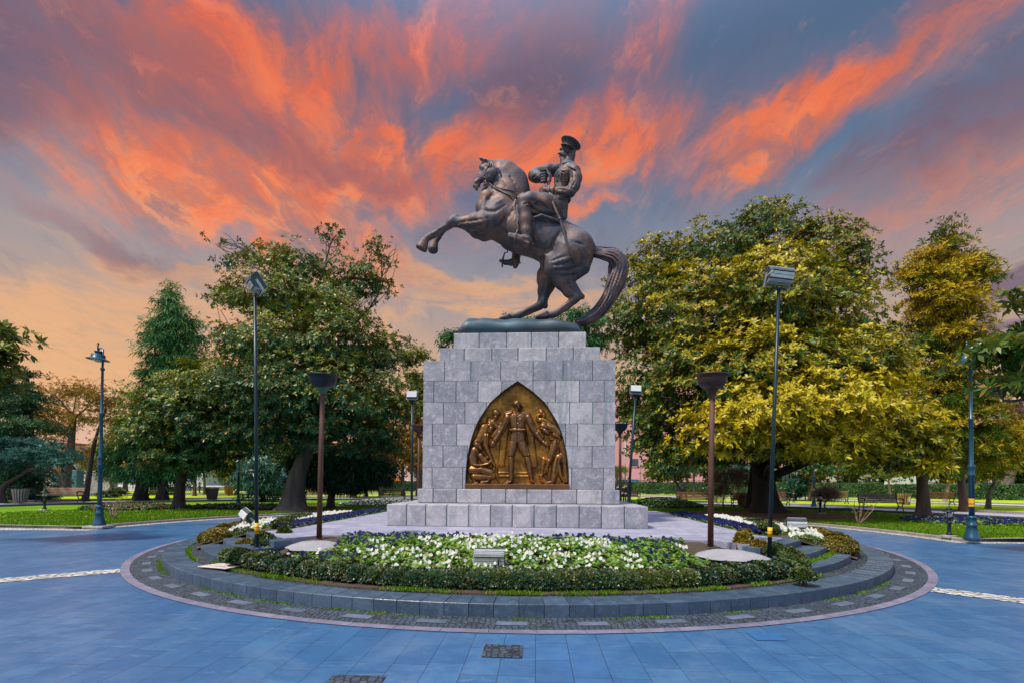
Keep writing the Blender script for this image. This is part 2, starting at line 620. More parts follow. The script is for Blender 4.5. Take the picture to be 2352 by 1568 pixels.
def carve(prims, path, r, k=8, off=.55, sub=True):
    """groove (or ridge) that follows the surface"""
    base = list(prims)
    pts = []
    for a, b in zip(path[:-1], path[1:]):
        for t in (0, .5): pts.append((a[0] + (b[0] - a[0]) * t, a[1] + (b[1] - a[1]) * t))
    pts.append(path[-1])
    P = [hit(base, x, y, (off if sub else -off) * r * U) for x, y in pts]
    n = len(P) - 1
    for i in range(n):
        w = lambda j: r * (.35 + .65 * math.sin(math.pi * (j + .5) / (n + 1)))
        prims.append(W3(P[i], P[i + 1], w(i), w(i + 1), k, sub))


N_, F_ = -1, 1   # near and far side
horse = []
# trunk
horse += [C((745, 715, 0), (900, 785, 0), 158, 172, 30, ys=.80), C((900, 785, 0), (1120, 875, 0), 172, 160, 30, ys=.82),
          C((1120, 875, 0), (1262, 960, 0), 160, 158, 30, ys=.85), C((1290, 930, -.12), (1275, 985, -.14), 132, 138, 30), C((1290, 930, .12), (1275, 985, .14), 132, 135, 30),
          C((880, 690, 0), (990, 660, 0), 90, 80, 40), C((1150, 800, 0), (1240, 850, 0), 70, 90, 40)]
# chest and shoulders
horse += [C((660, 690, -.13), (700, 720, -.15), 88, 100, 30), C((660, 690, .13), (700, 720, .15), 88, 100, 30), C((760, 620, -.12), (700, 700, -.24), 80, 95, 30), C((760, 620, .12), (700, 700, .24), 80, 95, 30)]
# neck
horse += [C((745, 660, 0), (810, 530, 0), 165, 140, 30, ys=.62), C((810, 530, 0), (815, 440, 0), 135, 118, 30, ys=.55), C((815, 440, 0), (770, 375, 0), 112, 92, 30, ys=.52),
          C((770, 375, 0), (712, 345, 0), 90, 62, 24, ys=.6), C((870, 620, 0), (900, 520, 0), 85, 42, 30, ys=.6), C((900, 520, 0), (880, 420, 0), 42, 40, 25, ys=.6)]
# mane crest
horse += chain([(690, 296, 0, 16), (760, 300, 0, 22), (830, 340, 0, 24), (885, 400, 0, 24), (918, 470, 0, 24), (925, 540, 0, 22)], 14, ys=.9)
# head
horse += [C((672, 330, 0), (640, 345, 0), 50, 48, 16, ys=.8), C((685, 375, -.02), (662, 400, -.02), 50, 42, 14, ys=.9), C((640, 345, 0), (600, 400, 0), 46, 34, 16, ys=.7),
          C((600, 400, 0), (566, 446, 0), 33, 25, 14, ys=.75), C((566, 446, 0), (556, 462, 0), 25, 22, 10, ys=.95), C((556, 468, 0), (566, 486, 0), 14, 15, 8, ys=1.0),
          C((660, 415, 0), (628, 470, 0), 30, 19, 12, ys=.7), C((628, 470, 0), (612, 496, 0), 18, 13, 8, ys=.8), C((590, 430, 0), (575, 470, 0), 16, 15, 8),
          C((600, 328, 0), (625, 310, 0), 20, 24, 12, ys=.9)]
for sd in (N_, F_):
    horse += [C((607, 335, sd * .105), (618, 332, sd * .115), 10, 9, 6), C((600, 326, sd * .10), (628, 318, sd * .12), 8, 8, 6),    # eye and brow
              C((620, 375, sd * .10), (580, 430, sd * .07), 7, 6, 8)]
    horse += chain([(665, 296, sd * .09, 16), (625, 284, sd * .11, 15), (598, 270, sd * .11, 10), (578, 259, sd * .10, 3)], 8)     # ear
    horse += [C((548, 446, sd * .075), (552, 450, sd * .085), 7, 7, 5, True)]      # nostril
    horse += [C((630, 288, sd * .15), (600, 271, sd * .15), 8, 5, 4, True)]
horse += [C((585, 492, -.3), (585, 492, .3), 13, 13, 6, True), C((598, 462, -.3), (600, 455, .3), 9, 9, 6, True)]      # open mouth
for sd in (N_, F_):
    horse += [C((674, 388, sd * .12), (662, 408, sd * .12), 44, 38, 14), C((640, 350, sd * .12), (610, 400, sd * .09), 20, 16, 10)]
# near fore leg
horse += chain([(700, 730, -.25, 92), (640, 738, -.27, 76), (560, 728, -.26, 56), (470, 738, -.24, 38), (385, 732, -.22, 33)], 22)
horse += chain([(640, 705, -.30, 34), (540, 712, -.30, 26), (440, 716, -.26, 18)], 12)
horse += [C((395, 722, -.22), (370, 740, -.22), 34, 31, 12)]
horse += chain([(372, 742, -.22, 27), (300, 790, -.21, 21), (225, 832, -.20, 20)], 12)
horse += chain([(385, 765, -.22, 9), (300, 815, -.21, 8), (235, 852, -.20, 9)], 8)
horse += [C((218, 838, -.20), (200, 850, -.20), 24, 23, 10)]
horse += chain([(205, 848, -.20, 20), (182, 872, -.20, 24)], 8)
horse += chain([(178, 880, -.20, 31), (160, 918, -.20, 45)], 5, ys=.9) + [C((118, 1010, -.2), (118, 1012, -.2), 92, 92, 4, True)]
# far fore leg, knee forward of it
horse += chain([(690, 790, .22, 70), (620, 822, .27, 46), (560, 805, .27, 42), (470, 745, .27, 34), (405, 712, .27, 32)], 20)
horse += [C((412, 706, .27), (380, 716, .27), 30, 27, 12), C((612, 845, .28), (596, 842, .28), 22, 20, 12)]
horse += chain([(385, 725, .27, 24), (330, 780, .27, 19), (285, 838, .27, 19)], 12)
horse += chain([(283, 840, .27, 23), (262, 868, .27, 22), (255, 882, .27, 22)], 8)
horse += chain([(252, 888, .27, 29), (243, 928, .27, 40)], 5, ys=.9) + [C((240, 1045, .27), (240, 1047, .27), 92, 92, 4, True)]
# near hind leg
horse += chain([(1240, 985, -.26, 128), (1165, 1075, -.30, 92), (1200, 1160, -.28, 66), (1245, 1235, -.27, 45), (1290, 1278, -.26, 36)], 26)
horse += [C((1115, 1020, -.30), (1125, 1080, -.31), 52, 56, 24), C((1330, 1060, -.24), (1270, 1140, -.26), 68, 34, 24), C((1285, 1190, -.26), (1330, 1270, -.26), 15, 15, 14)]
horse += [C((1300, 1272, -.26), (1338, 1280, -.26), 32, 20, 10), C((1290, 1290, -.26), (1270, 1310, -.26), 35, 27, 12)]
horse += chain([(1275, 1305, -.26, 27), (1205, 1362, -.26, 21), (1150, 1398, -.26, 21)], 12)
horse += chain([(1300, 1318, -.26, 8), (1220, 1378, -.26, 8), (1160, 1416, -.26, 9)], 8)
horse += chain([(1143, 1404, -.26, 26), (1120, 1412, -.26, 22), (1085, 1412, -.26, 22)], 10)
horse += [C((1072, 1404, -.26), (1012, 1428, -.26), 20, 15, 5, ys=1.6), C((1076, 1424, -.26), (1000, 1436, -.26), 17, 9, 5, ys=1.8)]
# far hind leg
horse += chain([(1120, 1060, .24, 95), (1085, 1150, .28, 72), (1062, 1235, .28, 48), (1050, 1305, .28, 38)], 24)
horse += [C((1040, 1110, .28), (1040, 1160, .28), 34, 34, 20), C((1120, 1170, .26), (1105, 1220, .27), 40, 26, 20), C((1050, 1315, .28), (1065, 1345, .28), 36, 24, 10), C((1045, 1325, .28), (1015, 1350, .28), 32, 26, 12)]
horse += chain([(1020, 1347, .28, 26), (940, 1383, .28, 21), (880, 1412, .28, 22)], 12)
horse += chain([(1040, 1368, .28, 8), (950, 1404, .28, 8), (885, 1432, .28, 9)], 8)
horse += chain([(868, 1418, .28, 25), (830, 1424, .28, 21), (800, 1428, .28, 22)], 10)
horse += [C((800, 1424, .28), (742, 1440, .28), 20, 14, 5, ys=1.6), C((800, 1440, .28), (730, 1448, .28), 16, 8, 5, ys=1.8)]
# sheath, tail root, muscles and skin folds
horse += [C((1060, 1030, 0), (1066, 1068, 0), 26, 20, 10), C((1395, 930, 0), (1440, 950, 0), 44, 30, 20)]
# girth and breast folds
horse += [C((600, 640, -.15), (590, 600, 0), 40, 30, 20), C((640, 560, -.1), (620, 620, -.1), 60, 60, 24)]

for path, r in (([(716, 345), (735, 400), (712, 450), (680, 480)], 13), ([(700, 500), (650, 560), (600, 650)], 12), ([(770, 610), (700, 650), (640, 650), (610, 640)], 12), ([(860, 600), (800, 680), (740, 760), (660, 800)], 15),
                ([(600, 715), (520, 728), (430, 738)], 8), ([(620, 750), (520, 760), (420, 762)], 7), ([(640, 700), (655, 760), (630, 790)], 9), ([(745, 770), (790, 830), (860, 880)], 11),
                ([(985, 760), (965, 850), (1000, 930), (1070, 950)], 13), ([(1180, 800), (1140, 860), (1110, 930), (1040, 945)], 14), ([(1110, 1020), (1160, 1000), (1215, 985)], 9),
                ([(1130, 1050), (1200, 1040), (1270, 1010)], 10), ([(1140, 1085), (1220, 1085), (1310, 1060)], 10), ([(1170, 1120), (1240, 1125), (1300, 1110)], 8), ([(1320, 940), (1345, 1010), (1310, 1090)], 12),
                ([(1215, 1150), (1255, 1220), (1295, 1255)], 7), ([(1270, 1215), (1310, 1265)], 6), ([(1255, 1325), (1190, 1375)], 5), ([(1070, 1160), (1045, 1250), (1030, 1310)], 7), ([(985, 1370), (900, 1410)], 5),
                ([(330, 770), (250, 825)], 5), ([(600, 410), (565, 450)], 5), ([(640, 430), (618, 470)], 5), ([(1250, 860), (1300, 880), (1350, 900)], 9), ([(810, 400), (850, 460), (870, 540)], 7)):
    carve(horse, path, r * .8, 13, .78)
for path, r in (([(1120, 1035), (1190, 1020), (1250, 1000)], 12), ([(1140, 1068), (1230, 1062), (1300, 1035)], 12), ([(1170, 1102), (1250, 1104), (1320, 1085)], 10), ([(640, 725), (540, 742), (440, 748)], 10), ([(700, 600), (760, 570)], 14),
                ([(655, 350), (625, 395), (600, 425)], 9), ([(1000, 960), (1080, 980)], 14)):
    carve(horse, path, r * .7, 18, .45, sub=False)
st = thing('equestrian_statue', 'dark bronze rearing horse with an officer in a peaked cap, on the stone pedestal', 'statue', (MC.x, MC.y, 5.288))
SI = Matrix.Translation((-MC.x, -MC.y, -5.288))


def st_mesh(name, prims, res, k, parent, m=BRONZE, wob=0.0, sc=6.0):
    V, Q = sdf_mesh(prims, res, k)
    if wob:
        n = fbm3(V, 3, 3, sc)
        ctr = V.mean(0)
        V = V + (n * wob)[:, None] * np.array([0.3, 1.0, 0.3])
    V = V - np.array([MC.x, MC.y, 5.288])
    return link(name, new_mesh(name, V, Q, m, True), parent)


ho = st_mesh('horse', horse, .021, .09, st, wob=.006)

# tail: a flattened hank with strands
tail = []
cen = [(1430, 948, 34), (1500, 966, 40), (1570, 985, 56), (1610, 1040, 62), (1600, 1120, 58), (1568, 1210, 54), (1530, 1300, 48), (1470, 1385, 42), (1390, 1440, 34), (1300, 1466, 18)]
def dense(pts, m=4):
    out = []
    P = [np.array(p, float) for p in pts]
    for i in range(len(P) - 1):
        p0 = P[max(i - 1, 0)]; p1 = P[i]; p2 = P[i + 1]; p3 = P[min(i + 2, len(P) - 1)]
        for j in range(m):
            t = j / m
            out.append(tuple(.5 * ((2 * p1) + (p2 - p0) * t + (2 * p0 - 5 * p1 + 4 * p2 - p3) * t * t + (3 * p1 - p0 - 3 * p2 + p3) * t ** 3)))
    out.append(tuple(P[-1]))
    return out


cen = dense(cen, 4)
rnd = random.Random(5)
tail += [C((cen[i][0], cen[i][1], 0), (cen[i + 1][0], cen[i + 1][1], 0), cen[i][2] * .98, cen[i + 1][2] * .98, 3, ys=.65) for i in range(len(cen) - 1)]
for sidx in range(17):
    off = -0.95 + 1.9 * sidx / 16
    dyy = -.15 * math.cos(off * 1.45) + rnd.uniform(-.02, .02) if sidx % 3 else .10
    pts = []
    for i, (x, y, r) in enumerate(cen):
        j0, j1 = max(i - 1, 0), min(i + 1, len(cen) - 1)
        tx, ty = cen[j1][0] - cen[j0][0], cen[j1][1] - cen[j0][1]
        l = math.hypot(tx, ty)
        ww = off * r * (1.10 + .14 * math.sin(i * .42 + sidx * 1.7))
        pts.append((x - ty / l * ww, y + tx / l * ww, dyy + .03 * math.sin(i * .35 + sidx * 2.1), max(4, r * .16)))
    tail += chain(pts, 3)
st_mesh('tail', tail, .016, .03, ho)

# rider ---------------------------------------------------------------
rd = []
# hips, trunk
rd += [C((1165, 610, -.10), (1165, 610, .10), 62, 62, 20), C((1165, 600, 0), (1185, 520, 0), 66, 58, 20, ys=1.15), C((1185, 520, 0), (1215, 420, 0), 60, 76, 22, ys=1.2), C((1215, 420, 0), (1232, 370, 0), 76, 68, 20, ys=1.35),
       C((1268, 350, -.24), (1215, 342, .24), 44, 40, 30), C((1176, 395, -.06), (1184, 450, -.06), 34, 34, 26), C((1176, 395, .06), (1184, 450, .06), 34, 34, 26)]
rd += [C((1222, 330, 0), (1226, 262, 0), 42, 36, 16), C((1205, 305, 0), (1205, 280, 0), 28, 26, 10)]
# skirt of the tunic
rd += [C((1175, 600, -.20), (1195, 690, -.30), 40, 26, 16), C((1150, 590, -.2), (1165, 660, -.32), 38, 22, 16), C((1190, 620, 0), (1195, 690, 0), 44, 36, 16), C((1185, 590, .2), (1195, 690, .28), 40, 26, 16)]
# head: skull, jaw, nose, ear
rd += [C((1228, 200, 0), (1250, 205, 0), 48, 44, 10, ys=.85), C((1206, 225, 0), (1222, 246, 0), 34, 28, 10, ys=.8), C((1194, 262, 0), (1185, 274, 0), 14, 9, 6), C((1176, 205, 0), (1168, 226, 0), 7, 8, 5), C((1168, 228, 0), (1176, 232, 0), 8, 7, 4),
       C((1184, 192, -.06), (1184, 192, .06), 9, 9, 5), C((1174, 249, -.03), (1174, 249, .03), 5, 5, 4), C((1178, 259, -.03), (1178, 259, .03), 5, 5, 4),
       C((1196, 228, -.10), (1206, 240, -.11), 13, 12, 8), C((1236, 190, -.155), (1228, 214, -.15), 8, 6, 4), C((1226, 172, -.15), (1238, 180, -.165), 5, 6, 4), C((1260, 240, 0), (1250, 275, 0), 30, 32, 12),
       C((1190, 205, -.11), (1182, 206, -.12), 8, 6, 4, True), C((1185, 238, -.11), (1200, 256, -.12), 4, 4, 4, True), C((1190, 254, -.1), (1176, 254, -.05), 3, 3, 2, True)]
rd += [C((1206, 300, -.04), (1194, 312, -.04), 12, 9, 8), C((1236, 300, -.03), (1240, 304, .03), 38, 38, 5)]   # collar
# near arm: shoulder, elbow, forearm
rd += chain([(1282, 362, -.34, 46), (1294, 410, -.38, 41), (1282, 465, -.42, 38), (1252, 508, -.45, 36)], 18)
rd += chain([(1252, 510, -.45, 36), (1190, 512, -.45, 31), (1130, 502, -.42, 26), (1100, 498, -.38, 23)], 12)
rd += [C((1120, 480, -.40), (1120, 525, -.40), 12, 12, 6)]
# near hand on the reins
rd += [C((1085, 498, -.36), (1060, 498, -.34), 20, 20, 8)]
for q in range(4):
    rd += chain([(1064, 484 + q * 11, -.36, 7), (1040, 484 + q * 11, -.38, 7.5), (1030, 492 + q * 9, -.33, 7), (1046, 496 + q * 8, -.28, 6)], 3)
rd += chain([(1080, 480, -.36, 8), (1055, 474, -.34, 8), (1036, 478, -.32, 6)], 3)
# far arm: raised across the chest, elbow forward
rd += chain([(1165, 352, .36, 46), (1090, 352, .36, 44), (1010, 375, .34, 42), (985, 392, .20, 42)], 14)
rd += chain([(985, 392, .20, 44), (1005, 400, .02, 40), (1030, 403, -.14, 27)], 12)
rd += [C((1022, 372, -.1), (1022, 430, -.1), 15, 14, 6)]
# far hand: fist round the whip
rd += [C((1052, 396, -.22), (1062, 424, -.22), 24, 22, 8)]
for q in range(4):
    yy = 376 + q * 19
    rd += chain([(1076, yy + 2, -.24, 9), (1062, yy - 2, -.33, 9.5), (1042, yy + 3, -.34, 9), (1036, yy + 8, -.27, 8)], 2.5)
rd += chain([(1040, 375, -.24, 10), (1050, 358, -.28, 9.5), (1072, 356, -.30, 8)], 4)
# legs
rd += chain([(1150, 625, -.24, 78), (1060, 598, -.42, 66), (960, 575, -.50, 56), (908, 580, -.52, 46)], 20)
rd += chain([(908, 582, -.52, 44), (915, 640, -.53, 47), (922, 720, -.54, 46), (928, 800, -.55, 38), (932, 860, -.55, 32)], 14)
rd += [C((1100, 650, -.40), (1000, 640, -.5), 40, 34, 24), C((1000, 600, -.62), (1110, 660, -.60), 8, 10, 14, True), C((960, 570, -.6), (1060, 560, -.6), 6, 6, 12, True), C((940, 620, -.66), (990, 640, -.62), 6, 6, 10, True)]
rd += chain([(1150, 625, .24, 78), (1040, 640, .44, 66), (950, 650, .52, 50)], 20)
rd += chain([(950, 655, .52, 46), (900, 780, .54, 44), (860, 940, .55, 36), (850, 1010, .55, 32)], 14)
# boots
rd += chain([(932, 872, -.55, 33), (900, 866, -.57, 30), (850, 846, -.60, 25), (808, 832, -.62, 19)], 8, ys=1.3)
rd += chain([(942, 902, -.56, 16), (900, 884, -.58, 12), (860, 868, -.60, 14), (806, 846, -.62, 10)], 3, ys=2.6)
rd += [C((938, 895, -.56), (930, 905, -.56), 22, 18, 5), C((950, 870, -.55), (940, 884, -.55), 26, 24, 8)]
rd += chain([(855, 1020, .55, 30), (820, 1028, .56, 24), (775, 1028, .58, 18), (738, 1016, .60, 11)], 8, ys=1.25)
rd += [C((852, 1048, .55), (846, 1058, .55), 20, 17, 5)]
for path, r in (([(1234, 224), (1222, 256), (1200, 280)], 6), ([(1178, 205), (1192, 206)], 5), ([(1170, 238), (1186, 246)], 3.5), ([(1168, 254), (1182, 254)], 3), ([(1262, 372), (1258, 430), (1240, 478)], 9), ([(1172, 330), (1150, 400), (1142, 480), (1138, 550)], 4),
                ([(1225, 500), (1190, 492), (1150, 488)], 5), ([(1282, 440), (1262, 480), (1290, 500)], 6), ([(1215, 535), (1180, 530), (1140, 520)], 5), ([(960, 568), (1020, 590), (1100, 640)], 10), ([(950, 600), (980, 640), (1060, 680)], 10), ([(930, 610), (958, 640), (965, 700)], 7), ([(905, 600), (950, 590)], 6),
                ([(1150, 590), (1140, 640), (1160, 700)], 7), ([(1190, 590), (1195, 640), (1180, 700)], 7), ([(1000, 380), (975, 410)], 7), ([(1020, 360), (1010, 420)], 5), ([(905, 850), (950, 862)], 5)):
    carve(rd, path, r, 6)
ri = st_mesh('rider', rd, .0135, .06, st, wob=.003, sc=12)


def stp(mb, name, parent, m=BRONZE):
    me = mb.mesh(name, m)
    me.transform(SI)
    return link(name, me, parent)


# cap
mb = MB()
cd = S(1262, 150, 0); up = (S(1285, 95, 0) - S(1240, 200, 0)).normalized()
rt = Vector((0.90, 0, -.42)).normalized()
up = Vector((.42, -.12, .90)).normalized()
Rm = up.to_track_quat('Z', 'Y').to_matrix().to_4x4()
prof = [(.165, -.13), (.172, -.10), (.176, -.03), (.18, -.01), (.215, .025), (.268, .055), (.288, .070), (.284, .086), (.23, .100), (.10, .108), (.002, .110)]
mb.lathe(prof, S(1247, 172, 0), 40, M=Rm)
vs = []; nseg = 16
cc = S(1240, 190, 0)
vis = []
for i in range(nseg + 1):
    a = math.pi * (0.5 + i / nseg)          # front half (towards -x)
    w = math.sin(math.pi * i / nseg)
    for (ro, dz) in ((.165, .0), (.165 + .115 * w, -.055 * w), (.165 + .115 * w, -.07 * w), (.165, -.02)):
        p = Rm @ Vector((ro * math.cos(a), ro * math.sin(a), -.075 + dz))
        vis.append(S(1247, 172, 0) + p)
fs = []
for i in range(nseg):
    for j in range(4):
        fs.append((i * 4 + j, i * 4 + (j + 1) % 4, i * 4 + 4 + (j + 1) % 4, i * 4 + 4 + j))
mb.add(vis, fs, 0, True)
mb.lathe([(.180, -.115), (.186, -.11), (.186, -.085), (.180, -.08)], S(1247, 172, 0), 40, M=Rm)
mb.lathe([(.180, -.035), (.186, -.03), (.186, -.005), (.180, .0)], S(1247, 172, 0), 40, M=Rm)
stp(mb, 'peaked_cap', ri)
# belt, breast pocket, buttons, epaulette
mb = MB()
for (rx, yy0, cx) in ((.255, 560, 1178),):
    pts = []
    for i in range(25):
        a = 2 * math.pi * i / 24
        pts.append(S(cx + 66 * math.cos(a), yy0 + 8 * math.cos(a) + 4, 0) + Vector((0, .29 * math.sin(a), 0)))
    mb.tube(pts, .045, 6, flat=.35, up=(0, 0, 1))
stp(mb, 'belt', ri)
mb = MB()
pk = [hit(rd, 1184, 356, .03), hit(rd, 1212, 352, .03), hit(rd, 1238, 352, .03), hit(rd, 1236, 390, .03), hit(rd, 1232, 428, .03), hit(rd, 1205, 432, .03), hit(rd, 1180, 430, .03), hit(rd, 1182, 392, .03)]
mb.tube(pk + [pk[0]], .011, 6); mb.tube([hit(rd, 1183, 366, .035), hit(rd, 1210, 380, .035), hit(rd, 1238, 364, .035)], .011, 6)
stp(mb, 'breast_pocket', ri)
for bx, by in ((1172, 350), (1152, 385), (1143, 425), (1140, 470), (1135, 515)):
    mb = MB(); mb.lathe([(.002, -.02), (.016, -.012), (.018, 0), (.012, .012), (.002, .016)], hit(rd, bx + 12, by, .03), 10)
    stp(mb, 'button', ri)
mb = MB()
mb.tube([hit(rd, x, y, .012) for x, y in ((1128, 474), (1122, 490), (1120, 510), (1126, 530))], .022, 8)
stp(mb, 'cuff', ri)
mb = MB()
mb.tube([hit(rd, x, y, .02) for x, y in ((1232, 322), (1262, 330), (1290, 348))], .028, 8, flat=.5)
stp(mb, 'shoulder_strap', ri)
mb = MB()
mb.tube([hit(rd, x, y, .012) for x, y in ((1196, 306), (1206, 300), (1222, 296), (1244, 292), (1262, 290))], .026, 8, flat=.6)
stp(mb, 'collar', ri)
mb = MB()
mb.tube([hit(rd, x, y, .02) for x, y in ((1158, 538), (1168, 556), (1190, 562), (1212, 556))], .034, 8, flat=.5)
mb.tube([hit(rd, x, y, .012) for x, y in ((1136, 548), (1130, 590), (1128, 640), (1150, 690), (1196, 708))], .014, 6)
stp(mb, 'tunic_hem', ri)
# sword in its scabbard
mb = MB()
mb.tube([S(1095, 470, -.44), S(1094, 520, -.46)], [.035, .052], 12)
stp(mb, 'scabbard_mouth', ri)
mb = MB()
sw = [S(1098, 520, -.50)] + [hit(horse + rd, x, y, .045) for x, y in ((1130, 610), (1172, 735), (1225, 880), (1262, 975), (1286, 1038))]
for q in (2, 3, 4): sw[q].y = min(sw[q].y, sw[5].y * .5 + sw[1].y * .5)
mb.tube(sw, [.030, .034, .032, .028, .026, .022], 10)
mb.lathe([(.045, -.02), (.045, .02)], sw[2], 12, M=(sw[3] - sw[2]).to_track_quat('Z', 'Y').to_matrix().to_4x4())
sword = stp(mb, 'sabre', ri)
mb = MB()
mb.tube([S(1040, 350, -.3), S(1075, 344, -.36), S(1100, 372, -.38), S(1108, 410, -.38), S(1092, 450, -.40), S(1095, 475, -.43)], .018, 8)
mb.tube([S(1080, 360, -.34), S(1098, 385, -.40), S(1095, 425, -.40), S(1082, 452, -.40)], .018, 8)
mb.tube([S(1100, 370, -.34), S(1112, 395, -.36), S(1108, 430, -.36), S(1088, 460, -.38)], .018, 8)
mb.tube([S(1062, 440, -.28), S(1075, 470, -.38), S(1096, 480, -.43)], .02, 8)
stp(mb, 'sword_knot', sword)

# saddle cloth, girth, stirrups
mb = MB()
sad = [C((900, 560, -.30), (860, 640, -.42), 20, 14, 10), C((860, 640, -.42), (868, 690, -.46), 14, 10, 8)]
sad += chain([(905, 545, -.2, 20), (855, 570, -.32, 16), (838, 620, -.42, 14), (850, 670, -.46, 12), (880, 700, -.50, 12)], 6)
sad += chain([(905, 545, .2, 20), (855, 570, .32, 16), (838, 620, .42, 14), (850, 670, .46, 12)], 6)
sad += chain([(905, 560, -.25, 40), (1000, 640, -.30, 44), (1100, 690, -.28, 36), (1185, 712, -.22, 22)], 14) + chain([(905, 560, .25, 40), (1000, 640, .30, 44), (1100, 690, .28, 36), (1185, 712, .22, 22)], 14)
sad += chain([(1175, 730, -.46, 10), (1110, 706, -.53, 11), (1040, 682, -.56, 11), (990, 700, -.56, 10)], 5) + chain([(1192, 722, 0, 26), (1185, 726, -.3, 14), (1175, 730, -.46, 12)], 8)
st_mesh('saddle', sad, .02, .05, ho)
mb = MB()
gp = [hit(horse, x, y, .0) for x, y in ((872, 690), (850, 740), (822, 800), (796, 850), (778, 900), (770, 925))]
mb.tube(gp, .11, 8, flat=.16, up=(0, 1, 0))
stp(mb, 'girth', ho)
for sd, fx, fy, tx, ty, dy in ((-1, 862, 862, 868, 700, -.60), (1, 768, 1030, 812, 880, .60)):
    mb = MB()
    mb.tube([S(tx, ty, dy * .86), S((tx + fx) / 2 - 2, (ty + fy) / 2, dy), S(fx + 2, fy - 72, dy * 1.04)], .022, 6, flat=.5)
    stp(mb, 'stirrup_leather', ho)
    mb = MB()
    ring = [S(fx + 2, fy - 74, dy * 1.04), S(fx - 14, fy - 30, dy * 1.22), S(fx - 18, fy + 20, dy * 1.24), S(fx - 16, fy + 32, dy * 1.05), S(fx - 16, fy + 26, dy * .86), S(fx - 10, fy - 28, dy * .86), S(fx + 2, fy - 74, dy * 1.04)]
    mb.tube(ring, .02, 8)
    stp(mb, 'stirrup', ho)
    mb = MB()
    sx0, sy0 = (955, 890) if sd < 0 else (862, 1030)
    mb.tube([S(sx0, sy0, dy * .95), S(sx0 + 20, sy0 + 2, dy * .98), S(sx0 + 28, sy0 + 4, dy)], [.012, .01, .02], 8)
    stp(mb, 'spur', ri)
# bridle and reins
mb = MB()
dn = -.165
for path in ([(668, 288, -.15), (665, 330, -.185), (655, 375, -.185), (650, 420, -.165), (640, 440, -.15)], [(660, 288, -.15), (640, 335, -.19), (620, 385, -.165), (612, 420, -.14), (624, 440, -.12)], [(672, 290, -.15), (688, 330, -.185), (692, 380, -.20), (690, 410, -.2)],
             [(612, 402, -.15), (630, 408, -.165), (652, 412, -.175), (680, 420, -.17)], [(640, 318, -.18), (665, 322, -.19)], [(592, 398, 0), (596, 402, -.10), (612, 404, -.14)], [(668, 288, -.15), (672, 281, 0), (668, 288, .15)]):
    mb.tube([S(*p) for p in path], .017, 6)
br = stp(mb, 'bridle', ho)
mb = MB()
for a in range(2):
    ring = [S(632 + 16 * math.cos(t), 440 + 16 * math.sin(t) + a * 22, -.15) for t in np.linspace(0, 6.283, 13)]
    mb.tube(ring, .011, 6)
mb.tube([S(626, 425, -.15), S(634, 450, -.16), S(640, 480, -.16)], .016, 6)
mb.tube([S(630, 490, -.12), S(626, 515, -.1), S(630, 545, -.1)], .008, 5)
stp(mb, 'bit', br)
mb = MB()
mb.tube([S(655, 445, -.17), S(700, 480, -.30), S(760, 515, -.37), S(820, 540, -.38), S(880, 556, -.40)], .022, 6, flat=.5)
mb.tube([S(650, 462, -.16), S(720, 478, -.28), S(760, 490, -.33), S(880, 510, -.33), S(960, 520, -.33), S(1030, 524, -.34)], .018, 6, flat=.5)
stp(mb, 'reins', br)

# bronze ground plate under the hooves
def plate():
    xs = np.linspace(0, 1, 46); ys = np.linspace(-1, 1, 14)
    z0 = 5.30; xl, xr = -1.60, 1.60
    V = []; Fc = []
    prof = [(0, .10), (.03, .22), (.06, .36), (.2, .37), (.35, .34), (.5, .345), (.62, .375), (.75, .36), (.86, .30), (.95, .26), (.985, .16), (1, .05)]
    px = [p[0] for p in prof]; pz = [p[1] for p in prof]
    for i, a in enumerate(xs):
        h = np.interp(a, px, pz)
        for j, b in enumerate(ys):
            ed = 1 - abs(b)
            hh = (h + .16 * (b + 1) * h / .37) * min(1, .72 + ed * 1.4) + .02 * math.sin(a * 23 + b * 5) + .02 * math.sin(a * 9 - b * 7)
            x = xl + (xr - xl) * a + .02 * math.sin(b * 9); y = b * (.50 + .02 * math.sin(a * 17))
            V.append((x, y, z0 + hh))
    n, m = len(xs), len(ys)
    for i in range(n - 1):
        for j in range(m - 1):
            Fc.append((i * m + j, i * m + m + j, i * m + m + j + 1, i * m + j + 1))
    o = len(V)
    rim = [i * m for i in range(n)] + [(n - 1) * m + j for j in range(1, m)] + [i * m + m - 1 for i in range(n - 2, -1, -1)] + [j for j in range(m - 2, 0, -1)]
    for r in rim:
        x, y, z = V[r]
        V.append((x * 1.012, y * 1.02, z0 - .008))
    k = len(rim)
    for i in range(k):
        j = (i + 1) % k
        Fc.append((rim[i], o + i, o + j, rim[j]))
    Fc.append(tuple(o + i for i in range(k - 1, -1, -1)))
    R = Matrix.Rotation(YAW, 4, 'Z')
    return [tuple(R @ Vector((x, y, z - 5.288))) for x, y, z in V], Fc


pm = mat('plinth_patina', (.045, .10, .14), .5, .4, .3, 1.4, col2=(.06, .065, .075), bump=.4, bscale=14, stretch=(1, 1, 2.2))
V, Fc = plate()
link('ground_plate', new_mesh('ground_plate', V, Fc, pm, True), st)

# ------------------------------------------------------------------ ground, paving
C0 = Vector((0.28, 13.1, 0))
YW = -0.06
RL = Matrix.Translation(C0) @ Matrix.Rotation(YW, 4, 'Z')


def L(x, y, z=0.0):
    return RL @ Vector((x, y, z))


def PA(r, a, z=0.0):
    """polar point of the round terrace: a in degrees from straight ahead of the viewer, positive to the right"""
    a = math.radians(a)
    return L(r * math.sin(a), -r * math.cos(a), z)


